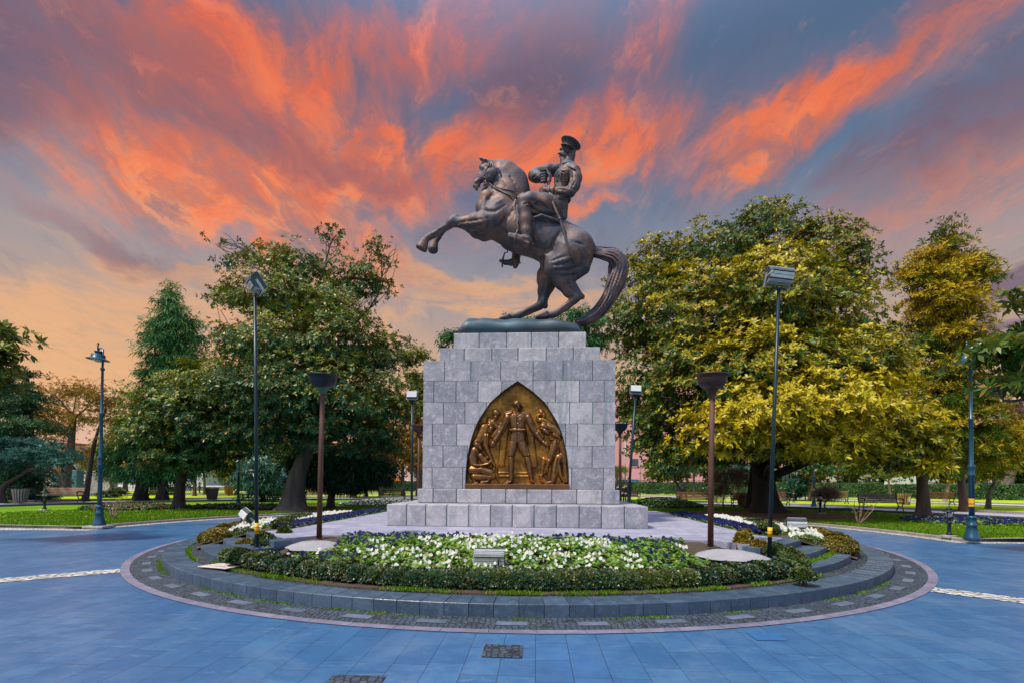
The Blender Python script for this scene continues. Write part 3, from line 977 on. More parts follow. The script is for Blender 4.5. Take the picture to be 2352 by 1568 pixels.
def paver_mat():
    m = bpy.data.materials.new('slate_pavers'); m.use_nodes = True
    t = NT(m.node_tree); b = t.n['Principled BSDF']
    tc = t.new('ShaderNodeTexCoord').outputs['Object']
    mp = t.new('ShaderNodeMapping'); t.put(mp.inputs[0], tc); mp.inputs['Rotation'].default_value = (0, 0, math.radians(90) + .05)
    br = t.new('ShaderNodeTexBrick'); t.put(br.inputs['Vector'], mp.outputs[0])
    br.inputs['Scale'].default_value = 1.0; br.inputs['Brick Width'].default_value = .62; br.inputs['Row Height'].default_value = .285
    br.inputs['Mortar Size'].default_value = .0028; br.inputs['Mortar Smooth'].default_value = .2; br.offset = .37; br.offset_frequency = 3
    br.squash = .7; br.squash_frequency = 4; br.inputs['Bias'].default_value = -.1
    br.inputs['Color1'].default_value = (0, 0, 0, 1); br.inputs['Color2'].default_value = (1, 1, 1, 1); br.inputs['Mortar'].default_value = (.5, .5, .5, 1)
    n1 = t.noise(tc, .35, 4, .6); n2 = t.noise(tc, 3.0, 6, .66)
    mp2 = t.new('ShaderNodeMapping'); t.put(mp2.inputs[0], tc); mp2.inputs['Scale'].default_value = (1, 4, 1)
    n3 = t.noise(mp2.outputs[0], 2.4, 6, .7, .7)
    c = t.mix(br.outputs['Color'], (.032, .112, .255), (.056, .160, .320))
    c = t.mix(t.smooth(n2, .35, .72), c, (.024, .092, .215))
    c = t.mix(t.math('MULTIPLY', t.smooth(n3, .56, .72), .45), c, (.15, .28, .43))
    c = t.mix(t.math('MULTIPLY', t.smooth(n1, .52, .68), .6), c, (.030, .125, .330))
    c = t.mix(t.math('MULTIPLY', t.smooth(t.noise(tc, 40, 2), .70, .78), .35), c, (.5, .5, .55))
    st_ = t.noise(tc, 1.1, 6, .75, 1.2)
    c = t.mix(t.math('MULTIPLY', t.smooth(st_, .60, .70), .35), c, (.035, .06, .12))
    c = t.mix(br.outputs['Fac'], c, (.018, .03, .06))
    n9 = t.noise(tc, .9, 7, .72, .9)
    c = t.mix(t.math('MULTIPLY', t.smooth(n9, .46, .66), .35), c, (.12, .20, .32))
    t.put(b.inputs['Base Color'], c)
    t.put(b.inputs['Roughness'], t.smooth(n2, .3, .7, .26, .46))
    b.inputs['Specular IOR Level'].default_value = .6
    bn = t.new('ShaderNodeBump'); bn.inputs['Strength'].default_value = .5; bn.inputs['Distance'].default_value = .01
    t.put(bn.inputs['Height'], t.math('ADD', t.math('MULTIPLY', br.outputs['Fac'], -1.0), t.math('MULTIPLY', n2, .35))); t.put(b.inputs['Normal'], bn.outputs[0])
    return m


def cobble_mat(name, c1, c2, joint, scale, moss=0.0, rough=.75):
    m = bpy.data.materials.new(name); m.use_nodes = True
    t = NT(m.node_tree); b = t.n['Principled BSDF']
    tc = t.new('ShaderNodeTexCoord').outputs['Object']
    wob = t.vec('ADD', tc, t.vec('SCALE', t.noise(tc, 6, 2, out='Color'), scale=.05))
    v = t.new('ShaderNodeTexVoronoi', feature='DISTANCE_TO_EDGE', distance='CHEBYCHEV') if False else t.new('ShaderNodeTexVoronoi', feature='DISTANCE_TO_EDGE')
    v.inputs['Scale'].default_value = scale; v.inputs['Randomness'].default_value = .45; t.put(v.inputs['Vector'], wob)
    v2 = t.new('ShaderNodeTexVoronoi'); v2.inputs['Scale'].default_value = scale; v2.inputs['Randomness'].default_value = .45; t.put(v2.inputs['Vector'], wob)
    rn = t.sep(v2.outputs['Color'])[0]
    n = t.noise(tc, 3, 5, .65)
    c = t.mix(rn, c1, c2)
    c = t.mix(t.math('MULTIPLY', t.smooth(n, .4, .7), .4), c, tuple(q * .6 for q in c1))
    edge = t.smooth(v.outputs['Distance'], 0.03, 0.16)
    jc = t.mix(t.smooth(t.noise(tc, 1.7, 4, .6), .56, .70), joint, (.035, .060, .006)) if moss else joint
    c = t.mix(edge, jc, c)
    t.put(b.inputs['Base Color'], c); b.inputs['Roughness'].default_value = rough
    bn = t.new('ShaderNodeBump'); bn.inputs['Strength'].default_value = .7; bn.inputs['Distance'].default_value = .012
    t.put(bn.inputs['Height'], t.math('ADD', edge, t.math('MULTIPLY', n, .3))); t.put(b.inputs['Normal'], bn.outputs[0])
    return m


def block_mat(name, c1, c2, rough=.6, vein=(.6, .6, .6), veinamt=.3, bump=.35, sc=1.0, stain=None):
    """stone with a tint of its own for every block (face attribute rnd)"""
    m = bpy.data.materials.new(name); m.use_nodes = True
    t = NT(m.node_tree); b = t.n['Principled BSDF']
    tc = t.new('ShaderNodeTexCoord').outputs['Object']
    at = t.new('ShaderNodeAttribute'); at.attribute_name = 'rnd'
    off = t.vec('ADD', tc, t.vec('SCALE', t.comb(at.outputs['Fac'], at.outputs['Fac'], at.outputs['Fac']), scale=37.0))
    n1 = t.noise(off, 2.2 * sc, 6, .68, .4); n2 = t.noise(off, 9 * sc, 6, .7, .3)
    c = t.mix(at.outputs['Fac'], c1, c2)
    c = t.mix(t.math('MULTIPLY', t.smooth(n1, .40, .66), .55), c, tuple(q * .62 for q in c1))
    c = t.mix(t.math('MULTIPLY', t.smooth(n2, .48, .72), .5), c, tuple(min(1, q * 1.45) for q in c2))
    mu = t.noise(off, 1.5 * sc, 5, .6, 1.6)
    va = t.math('SUBTRACT', 1.0, t.smooth(t.math('ABSOLUTE', t.math('SUBTRACT', mu, .5)), 0.0, .012))
    c = t.mix(t.math('MULTIPLY', va, veinamt), c, vein)
    if stain:
        mp = t.new('ShaderNodeMapping'); t.put(mp.inputs[0], tc); mp.inputs['Scale'].default_value = (3.2, 3.2, .35)
        sn = t.noise(mp.outputs[0], 1.3, 4, .6)
        c = t.mix(t.math('MULTIPLY', t.smooth(sn, .54, .70), .55), c, stain)
    t.put(b.inputs['Base Color'], c)
    t.put(b.inputs['Roughness'], t.smooth(n2, .3, .7, rough - .1, rough + .12))
    bn = t.new('ShaderNodeBump'); bn.inputs['Strength'].default_value = bump; bn.inputs['Distance'].default_value = .012
    t.put(bn.inputs['Height'], t.math('ADD', n2, t.noise(off, 40 * sc, 4, .6))); t.put(b.inputs['Normal'], bn.outputs[0])
    return m


def set_rnd(o, per, seed=0):
    """per: faces belonging to each block, in order"""
    r = random.Random(seed)
    me = o.data
    a = me.attributes.new('rnd', 'FLOAT', 'FACE')
    vals = []
    for n in per: vals += [r.random()] * n
    vals += [.5] * (len(me.polygons) - len(vals))
    a.data.foreach_set('value', vals[:len(me.polygons)])


def grass_mat(name, c1, c2, c3):
    m = bpy.data.materials.new(name); m.use_nodes = True
    t = NT(m.node_tree); b = t.n['Principled BSDF']
    tc = t.new('ShaderNodeTexCoord').outputs['Object']
    n0 = t.noise(tc, .22, 4, .6); n1 = t.noise(tc, 1.3, 5, .7); n2 = t.noise(tc, 14, 5, .7)
    c = t.mix(t.smooth(n0, .38, .62), c1, c2)
    c = t.mix(t.math('MULTIPLY', t.smooth(n1, .4, .7), .6), c, c3)
    c = t.mix(t.math('MULTIPLY', t.smooth(n2, .42, .66), .5), c, tuple(q * .45 for q in c1))
    t.put(b.inputs['Base Color'], c); b.inputs['Roughness'].default_value = .9; b.inputs['Specular IOR Level'].default_value = .15
    bn = t.new('ShaderNodeBump'); bn.inputs['Strength'].default_value = .8; bn.inputs['Distance'].default_value = .03
    t.put(bn.inputs['Height'], t.noise(tc, 30, 4, .7)); t.put(b.inputs['Normal'], bn.outputs[0])
    return m


M_PAV = paver_mat()
M_DCOB = cobble_mat('dark_cobbles', (.034, .050, .080), (.062, .085, .125), (.010, .014, .016), 17, moss=1)
M_WCOB = cobble_mat('white_cobbles', (.38, .36, .37), (.66, .62, .60), (.05, .07, .02), 8, moss=1)
M_BAND = block_mat('pink_slab', (.145, .135, .20), (.195, .175, .24), .65, veinamt=.05)
M_KERB = block_mat('grey_kerb_stone', (.040, .070, .115), (.065, .105, .160), .38, vein=(.3, .33, .4), veinamt=.08, bump=.25)
M_LKERB = block_mat('lawn_kerb_stone', (.20, .17, .17), (.27, .23, .22), .75, veinamt=.05)
M_PLAT = block_mat('platform_stone', (.27, .27, .36), (.35, .34, .43), .6, vein=(.6, .6, .66), veinamt=.12, sc=.6)
M_GRASS = grass_mat('lawn_grass', (.10, .235, .006), (.19, .33, .006), (.055, .165, .006))
M_SOIL = mat('soil', (.050, .032, .022), .95, 0, .3, 6, col2=(.09, .06, .04), bump=1.0, bscale=25)
M_EARTH = mat('bare_earth', (.15, .075, .035), .95, 0, .25, 2, col2=(.10, .05, .025), bump=.8, bscale=20)
M_CEM = mat('rough_cement', (.32, .31, .34), .85, 0, .3, 3, col2=(.26, .25, .27), bump=.9, bscale=14)


def ring(mb, r0, r1, a0, a1, z, n, z0=None, mi=0, gap=0.0):
    """annular sector as n separate blocks; z0 gives it sides"""
    per = []
    for i in range(n):
        t0 = a0 + (a1 - a0) * i / n + gap / 2; t1 = a0 + (a1 - a0) * (i + 1) / n - gap / 2
        k = max(1, int(abs(t1 - t0) / 4) + 1)
        angs = [t0 + (t1 - t0) * j / k for j in range(k + 1)]
        top = [PA(r1, a, z) for a in angs] + [PA(r0, a, z) for a in reversed(angs)]
        if z0 is None:
            mb.add(top, [tuple(range(len(top)))], mi); per.append(1)
        else:
            m = len(top); bot = [Vector((p.x, p.y, z0)) for p in top]
            e = .006
            cen = sum(top, Vector()) / m
            topi = [p + (cen - p).normalized() * e for p in top]
            mid = [Vector((p.x, p.y, z - e)) for p in top]
            vs = bot + mid + topi
            fs = [tuple(range(2 * m, 3 * m))]
            for q in range(2):
                fs += [(q * m + j, q * m + (j + 1) % m, q * m + m + (j + 1) % m, q * m + m + j) for j in range(m)]
            mb.add(vs, fs, mi); per.append(len(fs))
    return per


# ground sheet to the horizon
xs = 900
g = MB(); g.add([(-xs, -60, -.02), (xs, -60, -.02), (xs, 1500, -.02), (-xs, 1500, -.02)], [(0, 1, 2, 3)])
tag(g.build('ground', M_GRASS), kind='structure')
# plaza
g = MB(); g.add([(-45, -8, 0), (45, -8, 0), (45, 44, 0), (-45, 44, 0)], [(0, 1, 2, 3)])
tag(g.build('plaza_paving', M_PAV), kind='structure')
g = MB(); ring(g, 7.80, 8.24, 0, 360, .004, 72)
tag(g.build('cobble_ring', M_DCOB), kind='structure')
g = MB(); per = ring(g, 8.24, 8.36, 0, 360, .008, 110, gap=.04)
o = tag(g.build('paving_band', M_BAND), kind='structure'); set_rnd(o, per, 3)
g = MB()
for i in range(60):
    a = i * 6 + 1.5
    p = PA(8.02, a, .008); R = Matrix.Rotation(YW + math.radians(a), 4, 'Z')
    w, d = .16, .065
    g.add([p + R @ Vector((sx_ * w, sy_ * d, 0)) for sx_, sy_ in ((-1, -1), (1, -1), (1, 1), (-1, 1))], [(0, 1, 2, 3)])
o = tag(g.build('paving_inlays', block_mat('inlay_stone', (.085, .115, .16), (.12, .15, .20), .5, veinamt=0)), kind='structure'); set_rnd(o, [1] * 60, 5)
# radial cobble strips across the plaza
for a0, tag_ in ((-48.2, 'L'), (45.6, 'R')):
    g = MB(); n = 26
    for i in range(n):
        r0, r1 = 8.36 + i * .5, 8.36 + (i + 1) * .5
        q = []
        for r, s_ in ((r0, -1), (r1, -1), (r1, 1), (r0, 1)):
            q.append(PA(r, a0, .006) + (Matrix.Rotation(YW + math.radians(a0), 4, 'Z') @ Vector((s_ * .21, 0, 0))))
        g.add(q, [(0, 1, 2, 3)])
    tag(g.build('cobble_strip', M_WCOB), kind='structure')
# small cobbled cover and others in the pavers
for (u, v, w, d) in ((1155, 1493, .17, .16), (815, 1562, .2, .1)):
    p = G(u, v, .007); g = MB()
    Rz = Matrix.Rotation(YAW, 4, 'Z')
    g.add([p + Rz @ Vector((a * w, b_ * d, 0)) for a, b_ in ((-1, -1), (1, -1), (1, 1), (-1, 1))], [(0, 1, 2, 3)])
    tag(g.build('cobbled_patch', M_DCOB), kind='structure')
p = G(1760, 1460, .006); g = MB(); g.add([p + Matrix.Rotation(YAW, 4, 'Z') @ Vector((a * .142, b_ * .12, 0)) for a, b_ in ((-1, -1), (1, -1), (1, 1), (-1, 1))], [(0, 1, 2, 3)])
tag(g.build('dark_paver', mat('dark_slate', (.03, .13, .33), .5, 0, .1, 6)), kind='structure')

# terrace kerb ring: a low wall of blocks
g = MB(); per = ring(g, 7.44, 7.80, 0, 360, .15, 180, z0=-.01, gap=.05)
o = tag(g.build('terrace_kerb', M_KERB), 'low ring kerb of dark blue-grey stone blocks around the monument terrace', 'kerb'); set_rnd(o, per, 7)
mort = mat('joint_dark', (.035, .045, .055), .9, 0, .2, 8)
g = MB(); ring(g, 7.455, 7.785, 0, 360, .141, 90, z0=-.01); link('mortar', g.mesh('mortar', mort), o)
g = MB(); ring(g, 5.0, 7.455, 0, 360, .135, 90)
tag(g.build('terrace_cobbles', M_DCOB), kind='structure')
# steps, two flights
for sgn in (-1, 1):
    a0, a1 = sgn * 37.5, sgn * 54.5
    t_ = thing('stone_steps', 'curved dark stone steps with cobbled treads, %s of the flower bed' % ('left' if sgn < 0 else 'right'), 'steps', tuple(PA(6.6, sgn * 46, .135)))
    inv_ = Matrix.Translation(-PA(6.6, sgn * 46, .135))
    for r1, zt, zb, nb in ((7.22, .25, .13, 8), (6.86, .352, .22, 7), (6.47, .455, .32, 6)):
        g = MB(); per = ring(g, r1 - .30, r1, a0, a1, zt, nb, z0=zb, gap=.06)
        me = g.mesh('step', M_KERB); me.transform(inv_)
        o = link('step', me, t_); set_rnd(o, per, int(r1 * 100))
    for r0, r1, z in ((6.57, 6.93, .243), (6.17, 6.57, .345)):
        g = MB(); ring(g, r0, r1, a0, a1, z, 8, z0=.13); me = g.mesh('tread', M_DCOB); me.transform(inv_); link('tread', me, t_)
# platform
def arc(r, a0, a1, n=6): return [PA(r, a0 + (a1 - a0) * i / n) for i in range(n + 1)]
out = [L(-3.55, -4.15)] + [L(3.55, -4.15)] + arc(6.17, 40, 54.5) + [L(4.72, -3.1), L(4.72, 5.2)] + [L(-4.72, 5.2), L(-4.72, -3.1)] + arc(6.17, -54.5, -40)
g = MB(); g.prism([(p.x, p.y) for p in out], .12, ZPLAT)
o = tag(g.build('platform', M_PLAT), kind='structure')
# slabs of the platform drawn as thin separate flags
g = MB(); per = []
rr = random.Random(4)
y = -4.13
while y < 5.1:
    h = .42; x = -4.7 + rr.random() * .3
    while x < 4.7:
        w = rr.choice((.55, .7, .85)); x1 = min(x + w, 4.7)
        pts = [L(x + .003, y + .003, ZPLAT + .004), L(x1 - .003, y + .003, ZPLAT + .004), L(x1 - .003, y + h - .003, ZPLAT + .004), L(x + .003, y + h - .003, ZPLAT + .004)]
        okk = y > -3.1 or (max(abs(x), abs(x1)) < 3.6 + (y + 4.15) * .9)
        if okk: g.add(pts, [(0, 1, 2, 3)]); per.append(1)
        x = x1
    y += h
o = tag(g.build('platform_flags', M_PLAT), kind='structure'); set_rnd(o, per, 8)
# rough cement round the bowl lamps
def blobm(name, c, rx, ry, z, h, m, seed=0, n=28):
    r_ = random.Random(seed); ph = [r_.random() * 6.28 for _ in range(4)]
    V = [(c[0], c[1], z + h)]; Fc = []
    rings = 5
    for k in range(1, rings + 1):
        f = k / rings
        for i in range(n):
            a = 2 * math.pi * i / n
            w = 1 + .12 * math.sin(2 * a + ph[0]) + .08 * math.sin(3 * a + ph[1]) + .05 * math.sin(7 * a + ph[2])
            V.append((c[0] + rx * f * w * math.cos(a), c[1] + ry * f * w * math.sin(a), z + h * (1 - f ** 2.2) + (.006 * math.sin(9 * a + k) if k < rings else 0)))
    for i in range(n): Fc.append((0, 1 + i, 1 + (i + 1) % n))
    for k in range(rings - 1):
        for i in range(n):
            a, b_ = 1 + k * n + i, 1 + k * n + (i + 1) % n
            Fc.append((a, a + n, b_ + n, b_))
    return link(name, new_mesh(name, V, Fc, m, True))


for (u, v, sx_) in ((735, 1240, -.05), (1650, 1260, .25)):
    p = G(u, v, ZPLAT)
    o = blobm('cement_patch', (p.x + sx_ * .5, p.y - .12), .50, .46, ZPLAT - .10, .106, M_CEM, int(u))
    tag(o, kind='structure')


# soil of the front bed: rises from the kerb to the platform
def soil_z(x, y):
    r = math.hypot(x, y)
    return .155 + .27 * min(1, max(0, (7.15 - r) / 1.6))


V = []; Fc = []
na, nr = 60, 16
for i in range(na + 1):
    a = -40 + 78 * i / na
    ca, sa = math.cos(math.radians(a)), math.sin(math.radians(a))
    rin = min(4.0 / ca, 7.05)
    for j in range(nr + 1):
        r = 7.32 + (rin - 7.32) * j / nr
        p = L(r * sa, -r * ca, soil_z(r * sa, -r * ca) + (.012 * math.sin(i * 2.1 + j * 3.3) if 0 < j < nr else 0))
        V.append(p)
for i in range(na):
    for j in range(nr):
        k = i * (nr + 1) + j
        Fc.append((k, k + nr + 1, k + nr + 2, k + 1))
tag(link('flower_bed_soil', new_mesh('flower_bed_soil', V, Fc, M_SOIL, True)), kind='structure')
# grass verge between the hedge and the cobbles
g = MB(); ring(g, 7.16, 7.33, -39, 38, .158, 60, z0=.12)
tag(g.build('verge', M_SOIL), kind='structure')
# side beds
for sgn in (-1, 1):
    V = []; Fc = []
    for i in range(41):
        a = sgn * (55.5 + 95 * i / 40)
        sa, ca = math.sin(math.radians(a)), math.cos(math.radians(a))
        rin = min(4.74 / abs(sa), 7.2)
        for j in range(9):
            r = 7.3 + (rin - 7.3) * j / 8
            V.append(L(r * sa, -r * ca, .16 + .28 * min(1, j / 5)))
    for i in range(40):
        for j in range(8):
            k = i * 9 + j
            Fc.append((k, k + 9, k + 10, k + 1) if sgn > 0 else (k, k + 1, k + 10, k + 9))
    tag(link('flower_bed_soil', new_mesh('flower_bed_soil', V, Fc, M_SOIL, True)), kind='structure')

# ---- lawns with their kerbs ------------------------------------------------
C2 = Vector((-.45, 13.3, 0)); RLAWN = 12.2


def lawn_arc(a0, a1, n, r=RLAWN):
    return [Vector((C2.x + r * math.sin(math.radians(a0 + (a1 - a0) * i / n)), C2.y + r * math.cos(math.radians(a0 + (a1 - a0) * i / n)), 0)) for i in range(n + 1)]


def kerb_line(name, pts, w=.12, h=.085, blk=.9, seed=0, parent=None, label=None, in_sign=1, m=None):
    g = MB(); per = []
    # resample
    P = [Vector(p) for p in pts]; d = [0]
    for a, b in zip(P[:-1], P[1:]): d.append(d[-1] + (b - a).length)
    n = max(1, int(d[-1] / blk))
    def at(s):
        for i in range(len(P) - 1):
            if s <= d[i + 1] + 1e-6: return P[i] + (P[i + 1] - P[i]) * ((s - d[i]) / max(1e-6, d[i + 1] - d[i]))
        return P[-1]
    Q = [at(d[-1] * i / n) for i in range(n + 1)]
    for i in range(n):
        a, b = Q[i], Q[i + 1]; t = (b - a).normalized(); nn = Vector((-t.y, t.x, 0)) * w * in_sign
        a = a + t * .004; b = b - t * .004
        e = .02
        pr = [(0, 0), (0, h - e), (.15, h), (.85, h), (1, h - e), (1, 0)]
        vs = [a + nn * x + Vector((0, 0, z)) for x, z in pr] + [b + nn * x + Vector((0, 0, z)) for x, z in pr]
        fs = [(j, j + 6, j + 7, j + 1) for j in range(5)] + [(0, 1, 2, 3, 4, 5), (11, 10, 9, 8, 7, 6)]
        if in_sign < 0: fs = [tuple(reversed(f)) for f in fs]
        g.add(vs, fs); per.append(len(fs))
    o = g.build(name, m or M_LKERB, parent); set_rnd(o, per, seed)
    return o


def flat_strip(name, inner, outer, z, m, kind='structure'):
    n = len(inner); V = [Vector((p.x, p.y, z)) for p in inner] + [Vector((p.x, p.y, z)) for p in outer]
    Fc = [(i, i + 1, n + i + 1, n + i) for i in range(n - 1)]
    me = new_mesh(name, V, Fc, m)
    # keep faces up
    if me.polygons[0].normal.z < 0: me.flip_normals()
    return tag(link(name, me), kind=kind)


def path_r(a):   # inner edge of the walk behind the lawns, by bearing from C2
    return 22.6 + 5.2 * (0.5 - 0.5 * math.tanh(a / 28.0))


def bearing(a, r): return Vector((C2.x + r * math.sin(math.radians(a)), C2.y + r * math.cos(math.radians(a)), 0))


ZL = .075
for sgn, aa0, aa1 in ((-1, -84.3, -14), (1, 92.2, 16)):
    inner = [bearing(aa0 + (aa1 - aa0) * i / 30, RLAWN + .14) for i in range(31)]
    outer = [bearing(aa0 + (aa1 - aa0) * i / 30, path_r(aa0 + (aa1 - aa0) * i / 30)) for i in range(31)]
    # outer side edge runs straight out sideways
    far = inner[0] + Vector((sgn * 26, (3.2 if sgn < 0 else 3.4), 0))
    V = [(p.x, p.y, ZL) for p in inner] + [(p.x, p.y, ZL) for p in outer]; n = 31
    Fc = [(i, i + 1, n + i + 1, n + i) for i in range(30)]
    k = len(V); V.append((far.x, far.y, ZL)); o0 = outer[0]; V.append((o0.x + sgn * 14, o0.y + 1.0, ZL))
    Fc += [(0, n, k + 1, k)]
    me = new_mesh('lawn', V, Fc, M_GRASS)
    for p_ in me.polygons:
        if p_.normal.z < 0: p_.flip()
    tag(link('lawn', me), kind='structure')
    s_in = [bearing(aa0 + (aa1 - aa0) * i / 30, RLAWN) for i in range(31)]
    pts = [far] + s_in
    kb = kerb_line('lawn_kerb', pts, in_sign=(1 if sgn < 0 else -1), seed=11)
    tag(kb, kind='structure')
    # band of white cobbles along the kerb
    off1 = [bearing(aa0 + (aa1 - aa0) * i / 30, RLAWN - .42) for i in range(31)]
    flat_strip('cobble_strip', s_in, off1, .006, M_WCOB)
    A = s_in[0]; dirv_ = (far - A).normalized(); nn = Vector((-dirv_.y, dirv_.x, 0)) * (.42 if sgn < 0 else -.42)
    flat_strip('cobble_strip', [A, far], [A + nn, far + nn], .0045, M_WCOB)
    B = off1[0]; far2 = far + Vector((sgn * -2, -3.6 if sgn < 0 else -3.6, 0))
    d2 = (far2 - B).normalized(); n2_ = Vector((-d2.y, d2.x, 0)) * (.35 if sgn < 0 else -.35)
    flat_strip('cobble_strip', [B, far2], [B + n2_, far2 + n2_], .0055, M_WCOB)
# the walk behind, its kerbs, and the lawns beyond
AR = [-80 + 172 * i / 60 for i in range(61)]
PW = 5.0
M_WALK = mat('walk_slabs', (.36, .38, .50), .45, 0, .12, .8, col2=(.44, .45, .56))
flat_strip('walk', [bearing(a, path_r(a)) for a in AR], [bearing(a, path_r(a) + PW) for a in AR], .10, M_WALK)
flat_strip('cobble_strip', [bearing(a, path_r(a) + PW - .6) for a in AR], [bearing(a, path_r(a) + PW - .15) for a in AR], .106, M_WCOB)
M_DK = block_mat('walk_kerb_stone', (.05, .045, .05), (.09, .08, .08), .8, veinamt=0)
tag(kerb_line('walk_kerb', [bearing(a, path_r(a)) + Vector((0, 0, .02)) for a in AR], in_sign=1, h=.17, m=M_DK, seed=2), kind='structure')
tag(kerb_line('walk_kerb', [bearing(a, path_r(a) + PW) + Vector((0, 0, .09)) for a in AR], in_sign=1, h=.12, m=M_LKERB, seed=3), kind='structure')
M_GRASSB = grass_mat('lawn_grass_far', (.34, .52, .004), (.50, .62, .006), (.24, .42, .004))  # brighter copy of the grass: sunlight on the far lawn put into its colour
flat_strip('lawn', [bearing(a, path_r(a) + PW + .1) for a in AR], [bearing(a, path_r(a) + PW + 9) for a in AR], .17, M_GRASSB)
M_PALE = mat('pale_walk', (.66, .63, .64), .6, 0, .1, .6)
flat_strip('walk', [bearing(a, path_r(a) + PW + 9) for a in AR], [bearing(a, path_r(a) + PW + 14.5) for a in AR], .165, M_PALE)
tag(kerb_line('walk_kerb', [bearing(a, path_r(a) + PW + 9) + Vector((0, 0, .14)) for a in AR], in_sign=1, h=.12, blk=2.0, m=M_LKERB, seed=4), kind='structure')
tag(kerb_line('walk_kerb', [bearing(a, path_r(a) + PW + 14.5) + Vector((0, 0, .15)) for a in AR], in_sign=1, h=.13, blk=2.0, m=M_LKERB, seed=5), kind='structure')
flat_strip('lawn', [bearing(a, path_r(a) + PW + 14.6) for a in AR], [bearing(a, path_r(a) + PW + 48) for a in AR], .22, M_GRASSB)

# ------------------------------------------------------------------ pedestal
M_STONE = block_mat('pedestal_stone', (.245, .245, .295), (.46, .43, .46), .75, vein=(.62, .58, .60), veinamt=.28, bump=.8, stain=(.12, .17, .20))
M_JOINT = mat('stained_joint', (.030, .085, .080), .9, 0, .3, 2.5, col2=(.06, .06, .065))
ped = thing('monument_pedestal', 'stepped grey stone block pedestal with a pointed bronze relief, under the horse statue', 'pedestal', (MC.x, MC.y, ZPLAT), YAW)
GAP = .016
ZP = ZPLAT


def course(mb, per, x0, x1, y0, y1, z0, z1, joints, faces, rs, dep=.16, arch=False):
    """facing blocks of one course on the given faces"""
    for fc in faces:
        js = joints if fc in 'fb' else None
        if fc in 'fb':
            xs_ = [x0] + list(joints) + [x1]
        else:
            nb = max(2, round((y1 - y0) / .55)); xs_ = [y0 + dep + (y1 - y0 - 2 * dep) * i / nb for i in range(nb + 1)]
        for a, b in zip(xs_[:-1], xs_[1:]):
            pr = rs.uniform(0, .006)
            ga = GAP / 2
            if fc == 'f': c = ((a + b) / 2, y0 + dep / 2 - pr / 2, (z0 + z1) / 2); s = (b - a - ga * 2 * (1), dep + pr, z1 - z0 - ga)
            elif fc == 'b': c = ((a + b) / 2, y1 - dep / 2, (z0 + z1) / 2); s = (b - a - ga * 2, dep + pr, z1 - z0 - ga)
            elif fc == 'l': c = (x0 + dep / 2, (a + b) / 2, (z0 + z1) / 2); s = (dep + pr, b - a - ga * 2, z1 - z0 - ga)
            else: c = (x1 - dep / 2, (a + b) / 2, (z0 + z1) / 2); s = (dep + pr, b - a - ga * 2, z1 - z0 - ga)
            if arch and fc == 'f':
                # polygon with the arch cut out of it
                bl = arch_block(a + ga, b - ga, z0 + ga / 2, z1 - ga / 2)
                for poly in bl:
                    n = len(poly)
                    vs = [(x, y0 - pr, z) for x, z in poly] + [(x, y0 + dep, z) for x, z in poly]
                    fs = [tuple(range(n)), tuple(range(2 * n - 1, n - 1, -1))] + [(i + 1 if i + 1 < n else 0, i, n + i, n + (i + 1) % n) for i in range(n)]
                    mb.add(vs, fs); per.append(len(fs))
            else:
                n0 = len(mb.f); mb.box(c, s, bev=.013); per.append(len(mb.f) - n0)


AZ = [0, .535, 1.052, 1.605, 2.12, 2.407, 2.65]
AX = [1.273, 1.255, 1.177, .998, .678, .357, 0]


def arch_x(z):
    """half width of the pointed opening at height z above its foot, smooth"""
    if z >= 2.65: return 0.0
    for i in range(6):
        if z <= AZ[i + 1]:
            # cubic through neighbours
            p0 = AX[max(i - 1, 0)]; p1 = AX[i]; p2 = AX[i + 1]; p3 = AX[min(i + 2, 6)]
            if i == 0: p0 = 1.275
            if i == 5: p3 = -.42
            t = (z - AZ[i]) / (AZ[i + 1] - AZ[i])
            return max(0, .5 * (2 * p1 + (p2 - p0) * t + (2 * p0 - 5 * p1 + 4 * p2 - p3) * t * t + (3 * p1 - p0 - 3 * p2 + p3) * t ** 3))
    return 0


ACX = -.02; AZ0 = 1.297 - ZP


def arch_block(a, b, z0, z1):
    rows = sorted(set([z0, z1] + [z0 + (z1 - z0) * i / 10 for i in range(11)]))
    out = []
    for s in (-1, 1):
        # part of the block lying on side s of the arch
        lo, hi = (a, min(b, ACX)) if s < 0 else (max(a, ACX), b)
        if hi - lo < .001: continue
        pts = []
        for z in rows:
            w = arch_x(z - AZ0) if z - AZ0 < 2.65 else 0
            e = ACX + s * w
            e = min(max(e, lo), hi)
            pts.append((e, z))
        other = lo if s < 0 else hi
        valid = [p for p in pts if abs(p[0] - other) > .002]
        if len(valid) < 2: continue
        if valid[0][1] > z0:   # arch enters through the bottom: add sharp foot
            i = pts.index(valid[0]); valid = [(other, pts[i - 1][1])] + valid
            poly = valid + [(other, valid[-1][1])]
        elif valid[-1][1] < z1:
            poly = valid + [(other, valid[-1][1])] + [(other, z0)]
        else:
            poly = valid + [(other, z1), (other, z0)]
        # dedupe
        q = []
        for p in poly:
            if not q or abs(p[0] - q[-1][0]) + abs(p[1] - q[-1][1]) > 1e-4: q.append(p)
        if len(q) < 3: continue
        ar = sum(q[i][0] * q[(i + 1) % len(q)][1] - q[(i + 1) % len(q)][0] * q[i][1] for i in range(len(q)))
        if ar < 0: q.reverse()
        out.append(q)
    if len(out) == 2 and arch_x(z0 - AZ0) == 0 and not (a < ACX < b and z0 - AZ0 < 2.65):
        return [[(a, z0), (b, z0), (b, z1), (a, z1)]]
    return out


